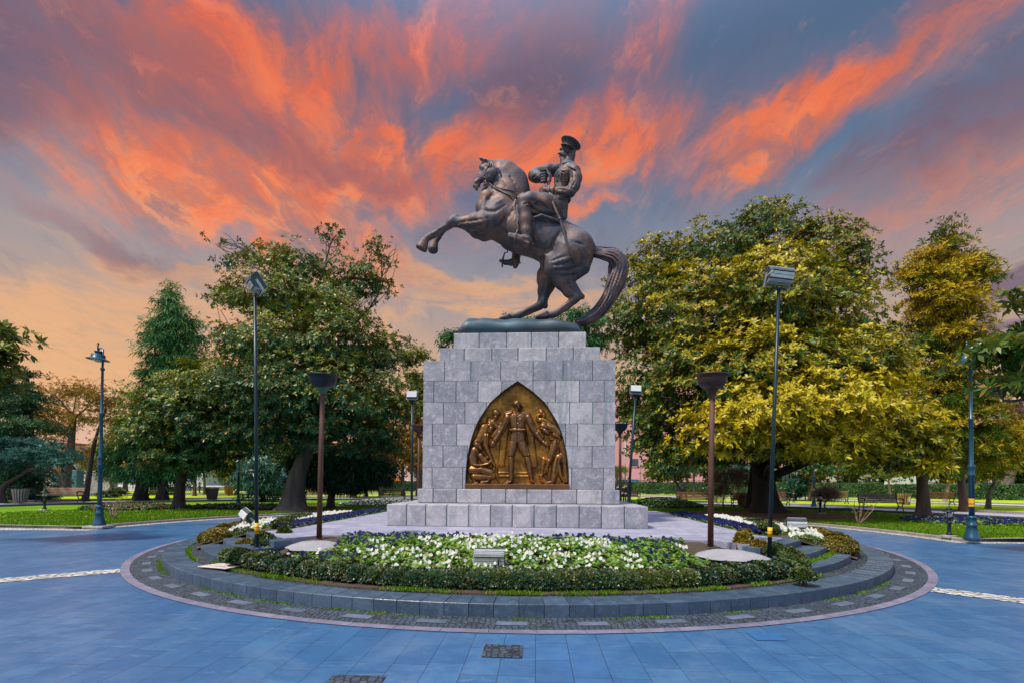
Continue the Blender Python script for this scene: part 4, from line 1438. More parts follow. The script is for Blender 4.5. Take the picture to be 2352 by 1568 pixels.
rs = random.Random(21)
zz = lambda z: z - ZP
FX = lambda u_, half, uc: (u_ - uc)
tiers = [  # name, half width, y0, y1, courses[(z0, z1, joints)]
    ('base_tier', 2.93, -2.1, 2.1, [(0, .498, [(x - 977) * 2.93 / 885 for x in (233, 365, 510, 660, 808, 956, 1103, 1253, 1405, 1553, 1705)])]),
    ('second_tier', 2.46, -1.18, 1.18, [(.498, .842, [(x - 977) * 2.44 / 691 for x in (393, 557, 728, 898, 1043, 1213, 1383, 1553)])]),
]
for name, hw, y0, y1, cs in tiers:
    mb = MB(); per = []
    for z0, z1, js in cs:
        course(mb, per, -hw, hw, y0, y1, z0, z1, js, 'fblr', rs, dep=.3)
    n0 = len(mb.f)
    mb.box((0, 0, (cs[0][0] + cs[-1][1]) / 2), (hw * 2 - .5, y1 - y0 - .5, cs[-1][1] - cs[0][0] - .01)); per.append(len(mb.f) - n0)
    o = mb.build(name, M_STONE, ped); set_rnd(o, per, 5 + int(hw * 10))
    mb = MB(); mb.box((0, 0, (cs[0][0] + cs[-1][1]) / 2), (hw * 2 - .024, y1 - y0 - .024, cs[-1][1] - cs[0][0] - .012)); mb.build('joints', M_JOINT, o)
# shaft: six courses with the pointed opening
k = 2.36 / 646.5
jr = [(335, 408, 560, 710, 870, 1080, 1230, 1390, 1553, 1628), (335, 475, 622, 768, 1180, 1325, 1478, 1628), (335, 402, 568, 690, 1300, 1380, 1550, 1628), (335, 475, 640, 1290, 1475, 1628), (335, 402, 610, 1340, 1550, 1628), (335, 480, 660, 862, 1080, 1280, 1476, 1628)]
zc_ = [.842, 1.37, 1.90, 2.44, 2.97, 3.50, 4.0]
order = [4, 3, 2, 1, 0, 5]
mb = MB(); per = []
HW = 2.36; YF = -1.08
for i in range(6):
    js = [(x - 981.5) * k for x in jr[order[i]][1:-1]]
    course(mb, per, -HW, HW, YF, 1.08, zc_[i], zc_[i + 1], js, 'f', rs, dep=.22, arch=True)
    course(mb, per, -HW, HW, YF, 1.08, zc_[i], zc_[i + 1], js, 'blr', rs, dep=.22)
o = mb.build('shaft', M_STONE, ped); set_rnd(o, per, 77)
for p_ in o.data.polygons: pass
mb = MB(); mb.box((0, .10, (zc_[0] + 4.0) / 2), (HW * 2 - .03, 1.08 * 2 - .28, 4.0 - zc_[0] - .014))
joint = mb.build('joints', M_JOINT, o)
# mortar sheet behind the front joints, pierced by the opening
mb = MB()
zsm = [zc_[0] + (3.99 - zc_[0]) * i / 60 for i in range(61)]
for i in range(60):
    for s in (-1, 1):
        a0_, a1_ = arch_x(zsm[i] - AZ0) + .004, arch_x(zsm[i + 1] - AZ0) + .004
        q = [(ACX + s * a0_, YF + .014, zsm[i]), (s * (HW - .012), YF + .014, zsm[i]), (s * (HW - .012), YF + .014, zsm[i + 1]), (ACX + s * a1_, YF + .014, zsm[i + 1])]
        mb.add(q if s > 0 else q[::-1], [(0, 1, 2, 3)])
mb.build('front_joints', M_JOINT, o)
for name, hw, y0, z0, z1, js in (('third_tier', 2.03, -.80, 4.0, 4.391, [(x - 983.5) * 2.03 / 547.5 for x in (610, 800, 978, 1168, 1350)]), ('cap_tier', 1.70, -.58, 4.391, 4.833, [(x - 986) * 1.70 / 454 for x in (710, 897, 1068, 1254)])):
    mb = MB(); per = []
    course(mb, per, -hw, hw, y0, -y0, z0, z1, js, 'fblr', rs, dep=.2)
    n0 = len(mb.f); mb.box((0, 0, (z0 + z1) / 2), (hw * 2 - .38, -2 * y0 - .38, z1 - z0 - .01)); per.append(len(mb.f) - n0)
    o = mb.build(name, M_STONE, ped); set_rnd(o, per, 31 + int(hw * 10))
    mb = MB(); mb.box((0, 0, (z0 + z1) / 2), (hw * 2 - .024, -2 * y0 - .024, z1 - z0 - .012)); mb.build('joints', M_JOINT, o)

# ---- bronze relief: a height field of figures -------------------------------
PXR = 524.0
gx = np.linspace(-1.275, 1.275, 300); gz = np.linspace(0, 2.66, 314)
GXX, GZZ = np.meshgrid(gx, gz, indexing='ij')
HF = np.zeros_like(GXX)


def rl(x0, y0, x1, y1, r0, r1, h, pw=.5, base=0.0):
    global HF
    ax, az = (x0 - 792) / PXR, (1485 - y0) / PXR; bx, bz = (x1 - 792) / PXR, (1485 - y1) / PXR
    dx, dz = bx - ax, bz - az
    t = np.clip(((GXX - ax) * dx + (GZZ - az) * dz) / (dx * dx + dz * dz + 1e-9), 0, 1)
    d = np.hypot(GXX - ax - t * dx, GZZ - az - t * dz); r = (r0 + t * (r1 - r0)) / PXR
    v = np.clip(1 - (d / r) ** 2, 0, 1) ** pw * h + base * (d < r)
    k = .006
    HF = np.where(d < r, np.maximum(HF, v), HF)


def pl(pts, r, h, pw=.5, r1=None):
    n = len(pts) - 1; r1 = r if r1 is None else r1
    for i in range(n):
        ra = r + (r1 - r) * i / n; rb = r + (r1 - r) * (i + 1) / n
        rl(*pts[i], *pts[i + 1], ra, rb, h, pw)


def cut(pts, r, dep):
    global HF
    for (x0, y0), (x1, y1) in zip(pts[:-1], pts[1:]):
        ax, az = (x0 - 792) / PXR, (1485 - y0) / PXR; bx, bz = (x1 - 792) / PXR, (1485 - y1) / PXR
        dx, dz = bx - ax, bz - az
        t = np.clip(((GXX - ax) * dx + (GZZ - az) * dz) / (dx * dx + dz * dz + 1e-9), 0, 1)
        d = np.hypot(GXX - ax - t * dx, GZZ - az - t * dz)
        HF = np.where(HF > .015, np.maximum(HF - dep * np.exp(-(d / (r / PXR)) ** 2), .01), HF)


# steps behind
pl([(540, 1320), (930, 1320)], 14, .02); pl([(560, 1275), (920, 1275)], 10, .015)
# coat
pl([(655, 540), (630, 760), (585, 1160)], 44, .055, .3); pl([(625, 600), (600, 800), (575, 1160)], 30, .05, .3); pl([(932, 540), (960, 760), (1010, 1170)], 44, .055, .3); pl([(905, 600), (940, 800), (985, 1170)], 26, .05, .3)
pl([(655, 530), (715, 505)], 44, .125, r1=34); pl([(865, 505), (928, 530)], 34, .125, r1=44); pl([(560, 1170), (612, 1175)], 20, .05, .3); pl([(985, 1180), (1035, 1185)], 18, .05, .3)
# trunk, belt, tunic
pl([(765, 560), (768, 640), (772, 720)], 82, .150, .42, r1=66); pl([(825, 560), (822, 640), (820, 720)], 82, .150, .42, r1=66); pl([(772, 720), (758, 850)], 66, .145, .42, r1=70); pl([(820, 720), (832, 850)], 66, .145, .42, r1=70); rl(795, 560, 795, 860, 70, 70, .155, .35)
pl([(705, 725), (795, 730), (890, 722)], 20, .175, .3); rl(720, 885, 880, 885, 22, 22, .13)
cut([(792, 560), (794, 880)], 5, .03); cut([(690, 890), (790, 895), (900, 888)], 6, .05); cut([(705, 700), (885, 700)], 4, .02); cut([(705, 750), (885, 750)], 4, .02); cut([(735, 500), (790, 620), (880, 690)], 6, .02)
rl(830, 590, 845, 600, 14, 14, .185)
# head
rl(772, 385, 790, 380, 46, 44, .185); rl(800, 405, 815, 440, 36, 24, .18); rl(838, 400, 854, 424, 11, 9, .17); rl(782, 440, 786, 500, 28, 30, .13); rl(766, 392, 768, 410, 11, 9, .21); rl(818, 385, 836, 388, 8, 6, .185); rl(830, 440, 838, 444, 8, 6, .165)
cut([(735, 395), (760, 362), (835, 372)], 4, .02); cut([(842, 434), (815, 438)], 3, .02); cut([(745, 500), (792, 540), (845, 500)], 6, .03)
# arms
pl([(665, 560), (610, 690), (530, 820), (500, 860)], 52, .15, r1=36); rl(480, 890, 462, 920, 34, 26, .14)
pl([(930, 560), (985, 700), (1060, 800), (1100, 850)], 50, .15, r1=34); rl(1130, 880, 1170, 920, 34, 24, .14)
for q in range(4):
    rl(470 + q * 12, 900, 455 + q * 12, 945, 8, 6, .15); rl(1150 + q * 6, 900 - q * 8, 1186 + q * 4, 935 - q * 8, 8, 6, .15)
cut([(660, 620), (600, 760)], 8, .03); cut([(640, 600), (560, 740)], 6, .02); cut([(980, 640), (1040, 760)], 7, .03)
# legs and boots
pl([(745, 900), (715, 990), (712, 1055)], 74, .14, r1=48); pl([(712, 1075), (715, 1180), (718, 1360)], 46, .13, r1=34); pl([(712, 1385), (680, 1400), (640, 1418)], 26, .12, r1=14)
pl([(845, 900), (890, 990), (915, 1055)], 74, .14, r1=48); pl([(920, 1075), (945, 1180), (972, 1340)], 46, .13, r1=32); pl([(978, 1370), (1010, 1395), (1060, 1418)], 26, .12, r1=13)
cut([(660, 1065), (760, 1070)], 6, .05); cut([(870, 1070), (965, 1060)], 6, .05); cut([(795, 900), (785, 1000)], 9, .06); cut([(700, 930), (680, 1030)], 7, .03); cut([(900, 940), (935, 1040)], 7, .03)
# left-hand group
pl([(540, 640), (480, 620), (430, 600)], 45, .06); rl(515, 500, 525, 505, 52, 46, .10); rl(510, 550, 500, 590, 34, 24, .10); rl(470, 620, 540, 700, 34, 40, .08); pl([(600, 640), (540, 720), (470, 800)], 32, .08)
rl(440, 650, 450, 655, 50, 44, .13); rl(455, 700, 440, 745, 38, 28, .12); pl([(360, 700), (330, 780), (290, 860), (250, 900)], 74, .10, r1=50); pl([(390, 800), (380, 920), (430, 1040), (465, 1120)], 42, .12, r1=30)
pl([(470, 1130), (500, 1190), (505, 1250)], 24, .11, r1=10); rl(470, 1200, 510, 1265, 10, 6, .1)
rl(270, 915, 285, 920, 56, 50, .14); rl(310, 950, 325, 975, 34, 22, .13); pl([(240, 1000), (215, 1080), (225, 1160)], 72, .13, r1=62); rl(320, 1060, 340, 1090, 46, 44, .13); rl(370, 1110, 385, 1135, 50, 40, .12)
pl([(230, 1180), (320, 1185), (420, 1160), (450, 1130)], 30, .14, r1=22); pl([(200, 1240), (330, 1230), (450, 1275)], 56, .13); pl([(240, 1320), (360, 1330), (470, 1310)], 58, .11); pl([(230, 1350), (240, 1400), (280, 1410)], 22, .08)
pl([(450, 1280), (420, 1390), (330, 1400)], 24, .10); pl([(520, 1200), (540, 1360), (600, 1410)], 14, .05)
cut([(190, 1180), (290, 1205), (420, 1180)], 7, .05); cut([(200, 1290), (330, 1290), (440, 1310)], 7, .04); cut([(260, 1010), (290, 1100), (300, 1150)], 6, .04); cut([(400, 780), (400, 900)], 6, .03); cut([(480, 530), (545, 535)], 5, .03); cut([(410, 640), (480, 670)], 5, .03)
cut([(180, 1270), (320, 1255), (430, 1290)], 5, .03); cut([(230, 900), (280, 880), (330, 900)], 6, .03)
# right-hand group
rl(1100, 495, 1105, 500, 40, 38, .08); pl([(1060, 600), (1055, 540), (1075, 520)], 22, .07); rl(1130, 520, 1135, 560, 24, 22, .08); pl([(1090, 590), (1150, 600), (1210, 640)], 36, .07)
rl(1130, 680, 1150, 690, 62, 58, .14); rl(1150, 730, 1185, 760, 46, 30, .14); pl([(1200, 690), (1270, 700), (1320, 760)], 60, .12); rl(1260, 780, 1340, 830, 24, 18, .14); rl(1220, 840, 1350, 850, 16, 14, .13)
pl([(1290, 880), (1250, 980), (1215, 1090), (1190, 1150)], 62, .13, r1=34); pl([(1190, 1170), (1165, 1220), (1150, 1280)], 28, .12, r1=14); rl(1185, 1220, 1175, 1290, 12, 8, .12)
pl([(1360, 880), (1390, 980), (1400, 1080)], 60, .09, r1=50); pl([(1330, 1080), (1290, 1180), (1270, 1300), (1250, 1390)], 64, .12, r1=36); pl([(1400, 1100), (1410, 1250), (1430, 1380)], 42, .09, r1=26); pl([(1320, 1100), (1350, 1300), (1400, 1400)], 34, .10, r1=18)
pl([(1140, 1100), (1120, 1200), (1110, 1320), (1150, 1380)], 26, .07); pl([(1100, 1310), (1110, 1370), (1160, 1400), (1240, 1395)], 26, .10); rl(1230, 1380, 1180, 1405, 20, 12, .1); pl([(1090, 700), (1080, 760), (1120, 810)], 24, .06)
cut([(1240, 900), (1200, 1100)], 6, .03); cut([(1310, 1100), (1290, 1300)], 7, .04); cut([(1350, 1100), (1380, 1300)], 6, .04); cut([(1090, 690), (1200, 720)], 5, .03); cut([(1250, 820), (1340, 850)], 5, .05); cut([(1300, 860), (1320, 1000)], 7, .04)
# ledge at the foot, soft casting texture
HF = HF * 1.05
HF += .006 * fbm3(np.stack([GXX.ravel(), GZZ.ravel() * 1.0, GXX.ravel() * 0], 1), 5, 3, 7.0).reshape(HF.shape)
led = GZZ < .13
HF = np.where(led, .17, HF)
for _ in range(1):
    HF[1:-1, 1:-1] = (HF[1:-1, 1:-1] * 2 + HF[:-2, 1:-1] + HF[2:, 1:-1] + HF[1:-1, :-2] + HF[1:-1, 2:]) / 6
wid = np.array([arch_x(z) for z in gz])
V = np.zeros(GXX.shape + (3,))
fx = GXX / 1.275
keep = np.abs(GXX) <= wid[None, :] + .012
XX = np.clip(GXX, -wid[None, :] - .004, wid[None, :] + .004)
V[..., 0] = XX + ACX; V[..., 1] = YF + .135 - HF; V[..., 2] = GZZ + AZ0
idx = np.arange(GXX.size).reshape(GXX.shape)
q = np.stack([idx[:-1, :-1], idx[1:, :-1], idx[1:, 1:], idx[:-1, 1:]], -1).reshape(-1, 4)
kk = keep.ravel()
q = q[kk[q].any(1)]
m = bpy.data.materials.new('relief_bronze'); m.use_nodes = True
t = NT(m.node_tree); b = t.n['Principled BSDF']; tc = t.new('ShaderNodeTexCoord').outputs['Object']
n1 = t.noise(tc, 2.4, 5, .65, .5); n2 = t.noise(tc, 14, 4, .65)
c = t.ramp(n1, [(.30, (.09, .042, .012)), (.46, (.23, .10, .018)), (.60, (.43, .19, .026)), (.74, (.12, .075, .05))])
c = t.mix(t.math('MULTIPLY', t.smooth(n2, .45, .7), .5), c, (.050, .034, .028))
at = t.new('ShaderNodeAttribute'); at.attribute_name = 'worn'
c = t.mix(t.math('MULTIPLY', at.outputs['Fac'], .75), c, (.15, .080, .050))
t.put(b.inputs['Base Color'], c); b.inputs['Metallic'].default_value = .75; t.put(b.inputs['Roughness'], t.smooth(n2, .3, .7, .30, .48))
bn = t.new('ShaderNodeBump'); bn.inputs['Strength'].default_value = .3; bn.inputs['Distance'].default_value = .01
t.put(bn.inputs['Height'], t.noise(tc, 45, 3, .6)); t.put(b.inputs['Normal'], bn.outputs[0])
M_REL = m
me = new_mesh('relief_panel', V.reshape(-1, 3), q, M_REL, True)
wa = me.attributes.new('worn', 'FLOAT', 'POINT'); wa.data.foreach_set('value', np.clip((HF.ravel() - .05) / .09, 0, 1).astype(np.float32))
rp = link('relief_panel', me, ped)
mb = MB()
fr = [(ACX - arch_x(z) + .008, YF + .03, z + AZ0) for z in np.linspace(0, 2.64, 60)] + [(ACX, YF + .03, AZ0 + 2.655)] + [(ACX + arch_x(z) - .008, YF + .03, z + AZ0) for z in np.linspace(2.64, 0, 60)]
mb.tube(fr, .022, 6)
mb.build('relief_frame', mat('dark_frame', (.035, .028, .022), .5, .5, .2, 6), rp)

# ------------------------------------------------------------------ plants
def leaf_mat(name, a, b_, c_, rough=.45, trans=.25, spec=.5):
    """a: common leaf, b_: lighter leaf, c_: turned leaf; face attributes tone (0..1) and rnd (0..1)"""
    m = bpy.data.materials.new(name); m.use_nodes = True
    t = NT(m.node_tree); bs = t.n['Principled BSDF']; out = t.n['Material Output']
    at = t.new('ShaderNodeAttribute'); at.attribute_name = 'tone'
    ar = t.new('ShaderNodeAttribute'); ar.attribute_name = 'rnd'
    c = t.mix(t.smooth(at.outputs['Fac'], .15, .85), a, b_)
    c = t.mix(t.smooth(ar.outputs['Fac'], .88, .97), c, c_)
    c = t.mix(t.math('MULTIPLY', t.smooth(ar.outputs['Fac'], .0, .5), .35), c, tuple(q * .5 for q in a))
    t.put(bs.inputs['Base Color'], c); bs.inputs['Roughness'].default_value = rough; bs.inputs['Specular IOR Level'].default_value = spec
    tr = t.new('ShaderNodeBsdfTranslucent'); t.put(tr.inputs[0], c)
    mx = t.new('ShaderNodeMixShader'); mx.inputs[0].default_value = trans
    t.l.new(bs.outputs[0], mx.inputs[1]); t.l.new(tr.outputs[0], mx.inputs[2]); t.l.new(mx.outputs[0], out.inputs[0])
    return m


def leaf_mesh(name, P, N, k, ln, wd, rng, m, tone=None, open_=(.15, .8), droop=.1, origin=(0, 0, 0), lvar=.3):
    n = len(P)
    N = N / (np.linalg.norm(N, axis=1, keepdims=True) + 1e-9)
    ref = np.where(np.abs(N[:, 2:3]) < .9, np.array([[0, 0, 1.]]), np.array([[1., 0, 0]]))
    e1 = np.cross(N, ref); e1 /= np.linalg.norm(e1, axis=1, keepdims=True); e2 = np.cross(N, e1)
    ph = (np.arange(k)[None] * 2.399 + rng.rand(n, 1) * 6.28 + rng.rand(n, k) * .5)
    T = np.cos(ph)[..., None] * e1[:, None] + np.sin(ph)[..., None] * e2[:, None]
    a = rng.uniform(open_[0], open_[1], (n, k, 1))
    d = N[:, None] * a + T * np.sqrt(np.maximum(0, 1 - a * a)); d /= np.linalg.norm(d, axis=2, keepdims=True)
    side = np.cross(d, N[:, None] + .001); side /= (np.linalg.norm(side, axis=2, keepdims=True) + 1e-9)
    rr_ = rng.normal(size=(n, k, 3)) * .25; side = side + rr_; side /= np.linalg.norm(side, axis=2, keepdims=True)
    L_ = ln * (1 + lvar * (rng.rand(n, k, 1) * 2 - 1)); Wd = wd * (.8 + .4 * rng.rand(n, k, 1)) * .5
    B = P[:, None] + d * ln * .06
    mid = B + d * L_ * .52
    tip = B + d * L_ + np.array([0, 0, -1.]) * droop * L_
    V = np.stack([B, mid + side * Wd, tip, mid - side * Wd], 2).reshape(-1, 3) - np.array(origin)
    Q = np.arange(n * k * 4).reshape(-1, 4)
    me = new_mesh(name, V, Q, m)
    ra = rng.rand(n * k)
    tn = np.repeat((rng.rand(n) if tone is None else tone), k) + rng.uniform(-.2, .2, n * k)
    x = me.attributes.new('rnd', 'FLOAT', 'FACE'); x.data.foreach_set('value', ra.astype(np.float32))
    x = me.attributes.new('tone', 'FLOAT', 'FACE'); x.data.foreach_set('value', np.clip(tn, 0, 1).astype(np.float32))
    return me


def unit(rng, n):
    v = rng.normal(size=(n, 3)); return v / np.linalg.norm(v, axis=1, keepdims=True)


def bark(name, c1, c2): return mat(name, c1, .9, 0, .3, 3, col2=c2, bump=1.0, bscale=9, stretch=(1, 1, .25))


BK_G = bark('bark_grey', (.14, .11, .092), (.045, .037, .032))
BK_D = bark('bark_dark', (.055, .042, .035), (.028, .022, .02))
BK_B = bark('bark_brown', (.13, .075, .05), (.06, .035, .025))


def limb(mb, p, q, r0, r1, rng, bend=.12, n=6, seg=7, mi=0):
    p = Vector(p); q = Vector(q); d = q - p; Ln = d.length
    o1 = Vector(rng.normal(size=3)) * Ln * bend; o2 = Vector(rng.normal(size=3)) * Ln * bend * .6
    pts = []; rads = []
    for i in range(seg + 1):
        t = i / seg
        pts.append(p + d * t + o1 * math.sin(math.pi * t) + o2 * math.sin(2 * math.pi * t) * .5 + Vector((0, 0, Ln * .06 * math.sin(math.pi * t))))
        rads.append(r0 + (r1 - r0) * t ** .8)
    mb.tube(pts, rads, n, mi)
    return pts


def trunk_tube(mb, base, pts, rads, rng, flare=1.5, n=16, mi=0):
    P = dense([tuple(base)] + [tuple(p) for p in pts], 4)
    m = len(P); R = np.interp(np.linspace(0, 1, m), np.linspace(0, 1, len(rads)), rads)
    R = R * (1 + (flare - 1) * np.exp(-np.linspace(0, 1, m) * 14))
    o = len(mb.v); ph = rng.rand(4) * 6.28
    vs = []; fs = []
    for k_, (p, r) in enumerate(zip(P, R)):
        fl = max(0, 1 - k_ / 4)
        for i in range(n):
            a = 2 * math.pi * i / n
            w = 1 + (.10 + .18 * fl) * math.sin(3 * a + ph[0]) * (.4 + fl) + .06 * math.sin(5 * a + ph[1] + k_ * .3) + .04 * math.sin(8 * a + ph[2] + k_ * .2)
            vs.append((p[0] + r * w * math.cos(a), p[1] + r * w * math.sin(a), p[2]))
    for k_ in range(m - 1):
        for i in range(n):
            j = (i + 1) % n
            fs.append((k_ * n + i, k_ * n + j, k_ * n + n + j, k_ * n + n + i))
    mb.add(vs, fs, mi, True)


def tree(name, label, base_s, dep, trunk_px, lobes, style, seed, cat='tree', z0=ZL, trunk_path=None, bk=None, group=None, limbs=True, flare=1.5, twigs=0, zlow=None):
    """base_s: foot in source pixels; lobes: (x, y, rx, ry, depth offset[, density[, tone]]) in source pixels"""
    rng = np.random.RandomState(seed)
    foot = DS(base_s[0], base_s[1], dep); foot.z = z0 - .03
    root = thing(name, label, cat, tuple(foot), 0, group)
    px = SV * dep / F
    mb = MB()
    cents = []
    for lb in lobes:
        x, y, rx, ry, do = lb[:5]
        c = DS(x, y, dep + do); cents.append((c, rx * SV * (dep + do) / F, ry * SV * (dep + do) / F, lb[5] if len(lb) > 5 else 1.0, lb[6] if len(lb) > 6 else .5))
    top = max(c[0].z for c in cents)
    if trunk_path: tp = [DS(x, y, dep) for x, y in trunk_path]
    else:
        mid = sum((c[0] for c in cents), Vector()) / len(cents)
        tp = [foot + Vector((0, 0, (mid.z - foot.z) * .35)), Vector((foot.x * .4 + mid.x * .6, dep, mid.z * .7)), Vector((mid.x, dep, min(top, mid.z * 1.3)))]
    r0 = trunk_px * px / 2
    trunk_tube(mb, foot, tp, [r0, r0 * .85, r0 * .6, r0 * .25][:len(tp) + 1] if len(tp) < 4 else list(np.linspace(r0, r0 * .25, len(tp) + 1)), rng, flare)
    if limbs:
        for c, rx, rz, dn, tn in cents:
            hs = [p for p in tp if p.z < c.z + .3] or [tp[0]]
            s = hs[-1] if rng.rand() < .6 else hs[len(hs) // 2]
            thin = .5 if dn < .55 else 1.0
            pts = limb(mb, s, c, r0 * .34 * thin, r0 * .09 * thin, rng, .10)
            for q in range(9 if dn < .6 else 2):
                e = c + Vector(unit(rng, 1)[0]) * Vector((rx, (rx + rz) / 2, rz)).length * .40 * (1 + .5 * (dn < .6))
                limb(mb, pts[rng.randint(3, 7)], e, r0 * .09 * thin, r0 * .02, rng, .14, 5, 5)
    me = mb.mesh('trunk', bk or BK_D); me.transform(Matrix.Translation(-foot)); link('trunk', me, root)
    # crown
    (ros, k, ln, wd, m, op, droop, upb, shell, clump) = style
    Ps = []; Ns = []; Ts = []
    area = sum(rx * rz * dn for _, rx, rz, dn, _ in cents)
    for c, rx, rz, dn, tn in cents:
        nr = max(8, int(ros * rx * rz * dn / area))
        nc = max(4, int(nr / 15))
        cu = unit(rng, nc)
        cu[:, 1] -= .25; cu /= np.linalg.norm(cu, axis=1, keepdims=True)
        cr = rng.uniform(shell, 1.06, nc)
        ct = rng.uniform(-.28, .28, nc)
        which = rng.randint(0, nc, nr)
        u = cu[which] * cr[which][:, None]
        ry_ = (rx * .55 + rz * .45)
        jit = rng.normal(size=(nr, 3)) * clump * np.array([1.45, 1.45, .42])
        jit[:, 2] -= .35 * (jit[:, 0] ** 2 + jit[:, 1] ** 2)
        P = u * np.array([rx, ry_, rz]) + jit
        inner = rng.rand(nr) < .22
        P[inner] *= rng.uniform(.45, .8, (inner.sum(), 1))
        keep = (P[:, 2] + c.z > (zlow if zlow is not None else 1.2))
        P = P[keep] + np.array(c); N = cu[which][keep] * 1.0 + np.array([0, 0, upb]) + rng.normal(size=(keep.sum(), 3)) * .25
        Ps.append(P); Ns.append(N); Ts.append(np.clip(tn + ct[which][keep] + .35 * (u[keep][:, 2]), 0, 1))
    P = np.concatenate(Ps); N = np.concatenate(Ns); T = np.concatenate(Ts)
    link('crown', leaf_mesh('crown', P, N, k, ln, wd, rng, m, T, op, droop, tuple(foot)), root)
    return root


M_MAGR = leaf_mat('magnolia_leaf_gold', (.040, .095, .004), (.60, .47, .004), (.66, .32, .010), .45, .14, .35)
M_MAGL = leaf_mat('magnolia_leaf', (.014, .085, .022), (.24, .27, .010), (.55, .24, .012), .42, .12, .35)
M_MAGN = leaf_mat('magnolia_leaf_near', (.045, .13, .022), (.24, .26, .02), (.36, .18, .015), .35, .2, .4)
M_CYPY = leaf_mat('cypress_gold', (.06, .12, .004), (.58, .38, .004), (.70, .28, .008), .6, .15, .2)
M_CYPD = leaf_mat('cypress_dark', (.016, .10, .040), (.10, .26, .06), (.16, .22, .03), .6, .12, .2)
M_CEDD = leaf_mat('cedar_dark', (.012, .050, .022), (.05, .13, .04), (.10, .14, .02), .6, .2, .2)
M_CEDB = leaf_mat('cedar_blue', (.020, .085, .075), (.06, .17, .13), (.05, .15, .05), .6, .2, .2)
M_AUT = leaf_mat('autumn_leaf', (.16, .12, .012), (.42, .20, .015), (.46, .13, .01), .6, .3, .2)
M_OLV = leaf_mat('olive_leaf', (.07, .11, .012), (.22, .24, .02), (.35, .2, .02), .55, .3, .2)
M_FIRE = leaf_mat('gold_bush_leaf', (.09, .085, .010), (.34, .20, .012), (.36, .10, .01), .5, .25)
M_SHR = leaf_mat('oleander_leaf', (.012, .065, .050), (.05, .17, .10), (.10, .18, .06), .35, .15)
M_BOX = leaf_mat('box_leaf', (.016, .060, .022), (.085, .130, .018), (.30, .16, .015), .4, .15)
M_BOXY = leaf_mat('box_leaf_gold', (.07, .095, .010), (.28, .20, .012), (.40, .14, .02), .45, .2)
M_HED = leaf_mat('hedge_leaf', (.022, .075, .020), (.08, .17, .03), (.16, .20, .03), .5, .15)

#            ros    k  len  wid  mat    open        droop up shell clump
ST_MAGR = (29000, 7, .205, .085, M_MAGR, (.05, .75), .08, .6, .66, .26)
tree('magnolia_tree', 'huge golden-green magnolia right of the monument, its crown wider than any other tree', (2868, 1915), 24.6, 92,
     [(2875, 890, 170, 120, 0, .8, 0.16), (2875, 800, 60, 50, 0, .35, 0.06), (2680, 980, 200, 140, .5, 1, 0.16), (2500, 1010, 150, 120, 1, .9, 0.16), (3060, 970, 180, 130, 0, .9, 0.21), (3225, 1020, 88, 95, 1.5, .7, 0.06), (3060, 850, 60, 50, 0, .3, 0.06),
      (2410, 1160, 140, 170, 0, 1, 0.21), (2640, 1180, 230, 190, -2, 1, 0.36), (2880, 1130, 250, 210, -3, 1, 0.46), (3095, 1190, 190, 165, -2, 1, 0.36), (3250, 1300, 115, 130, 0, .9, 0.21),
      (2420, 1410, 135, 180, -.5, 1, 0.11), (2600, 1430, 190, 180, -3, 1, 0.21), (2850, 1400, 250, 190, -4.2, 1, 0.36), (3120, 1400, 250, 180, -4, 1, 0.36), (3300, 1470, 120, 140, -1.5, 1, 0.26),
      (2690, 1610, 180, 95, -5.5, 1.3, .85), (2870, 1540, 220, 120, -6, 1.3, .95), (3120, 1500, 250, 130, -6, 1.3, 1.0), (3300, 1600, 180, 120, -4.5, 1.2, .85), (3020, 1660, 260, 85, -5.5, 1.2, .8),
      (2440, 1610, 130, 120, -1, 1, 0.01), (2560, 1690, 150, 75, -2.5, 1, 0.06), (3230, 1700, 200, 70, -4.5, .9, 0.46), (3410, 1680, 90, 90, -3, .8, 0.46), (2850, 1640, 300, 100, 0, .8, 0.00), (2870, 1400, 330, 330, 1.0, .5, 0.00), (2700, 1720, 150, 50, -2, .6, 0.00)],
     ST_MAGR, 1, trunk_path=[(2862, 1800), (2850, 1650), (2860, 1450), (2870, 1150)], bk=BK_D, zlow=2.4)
ST_MAGL = (17000, 7, .17, .068, M_MAGL, (.05, .8), .10, .45, .50, .24)
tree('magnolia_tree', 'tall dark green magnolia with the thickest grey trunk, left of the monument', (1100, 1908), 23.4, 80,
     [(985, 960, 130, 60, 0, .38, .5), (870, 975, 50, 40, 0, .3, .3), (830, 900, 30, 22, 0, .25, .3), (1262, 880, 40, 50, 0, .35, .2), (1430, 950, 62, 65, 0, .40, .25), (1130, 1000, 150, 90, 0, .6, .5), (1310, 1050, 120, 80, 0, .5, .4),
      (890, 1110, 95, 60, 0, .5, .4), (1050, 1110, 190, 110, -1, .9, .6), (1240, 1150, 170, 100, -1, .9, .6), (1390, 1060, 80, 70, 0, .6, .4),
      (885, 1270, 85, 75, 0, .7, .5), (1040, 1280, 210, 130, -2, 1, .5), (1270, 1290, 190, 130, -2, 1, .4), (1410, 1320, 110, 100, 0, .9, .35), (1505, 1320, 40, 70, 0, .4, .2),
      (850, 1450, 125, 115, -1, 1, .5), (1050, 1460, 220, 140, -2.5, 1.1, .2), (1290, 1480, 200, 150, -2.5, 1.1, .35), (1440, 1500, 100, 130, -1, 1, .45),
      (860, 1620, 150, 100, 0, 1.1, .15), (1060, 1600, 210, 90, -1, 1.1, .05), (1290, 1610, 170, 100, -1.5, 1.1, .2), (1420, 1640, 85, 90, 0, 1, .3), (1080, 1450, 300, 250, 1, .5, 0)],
     ST_MAGL, 2, trunk_path=[(1112, 1800), (1150, 1680), (1160, 1480), (1150, 1150)], bk=BK_G, zlow=2.6)
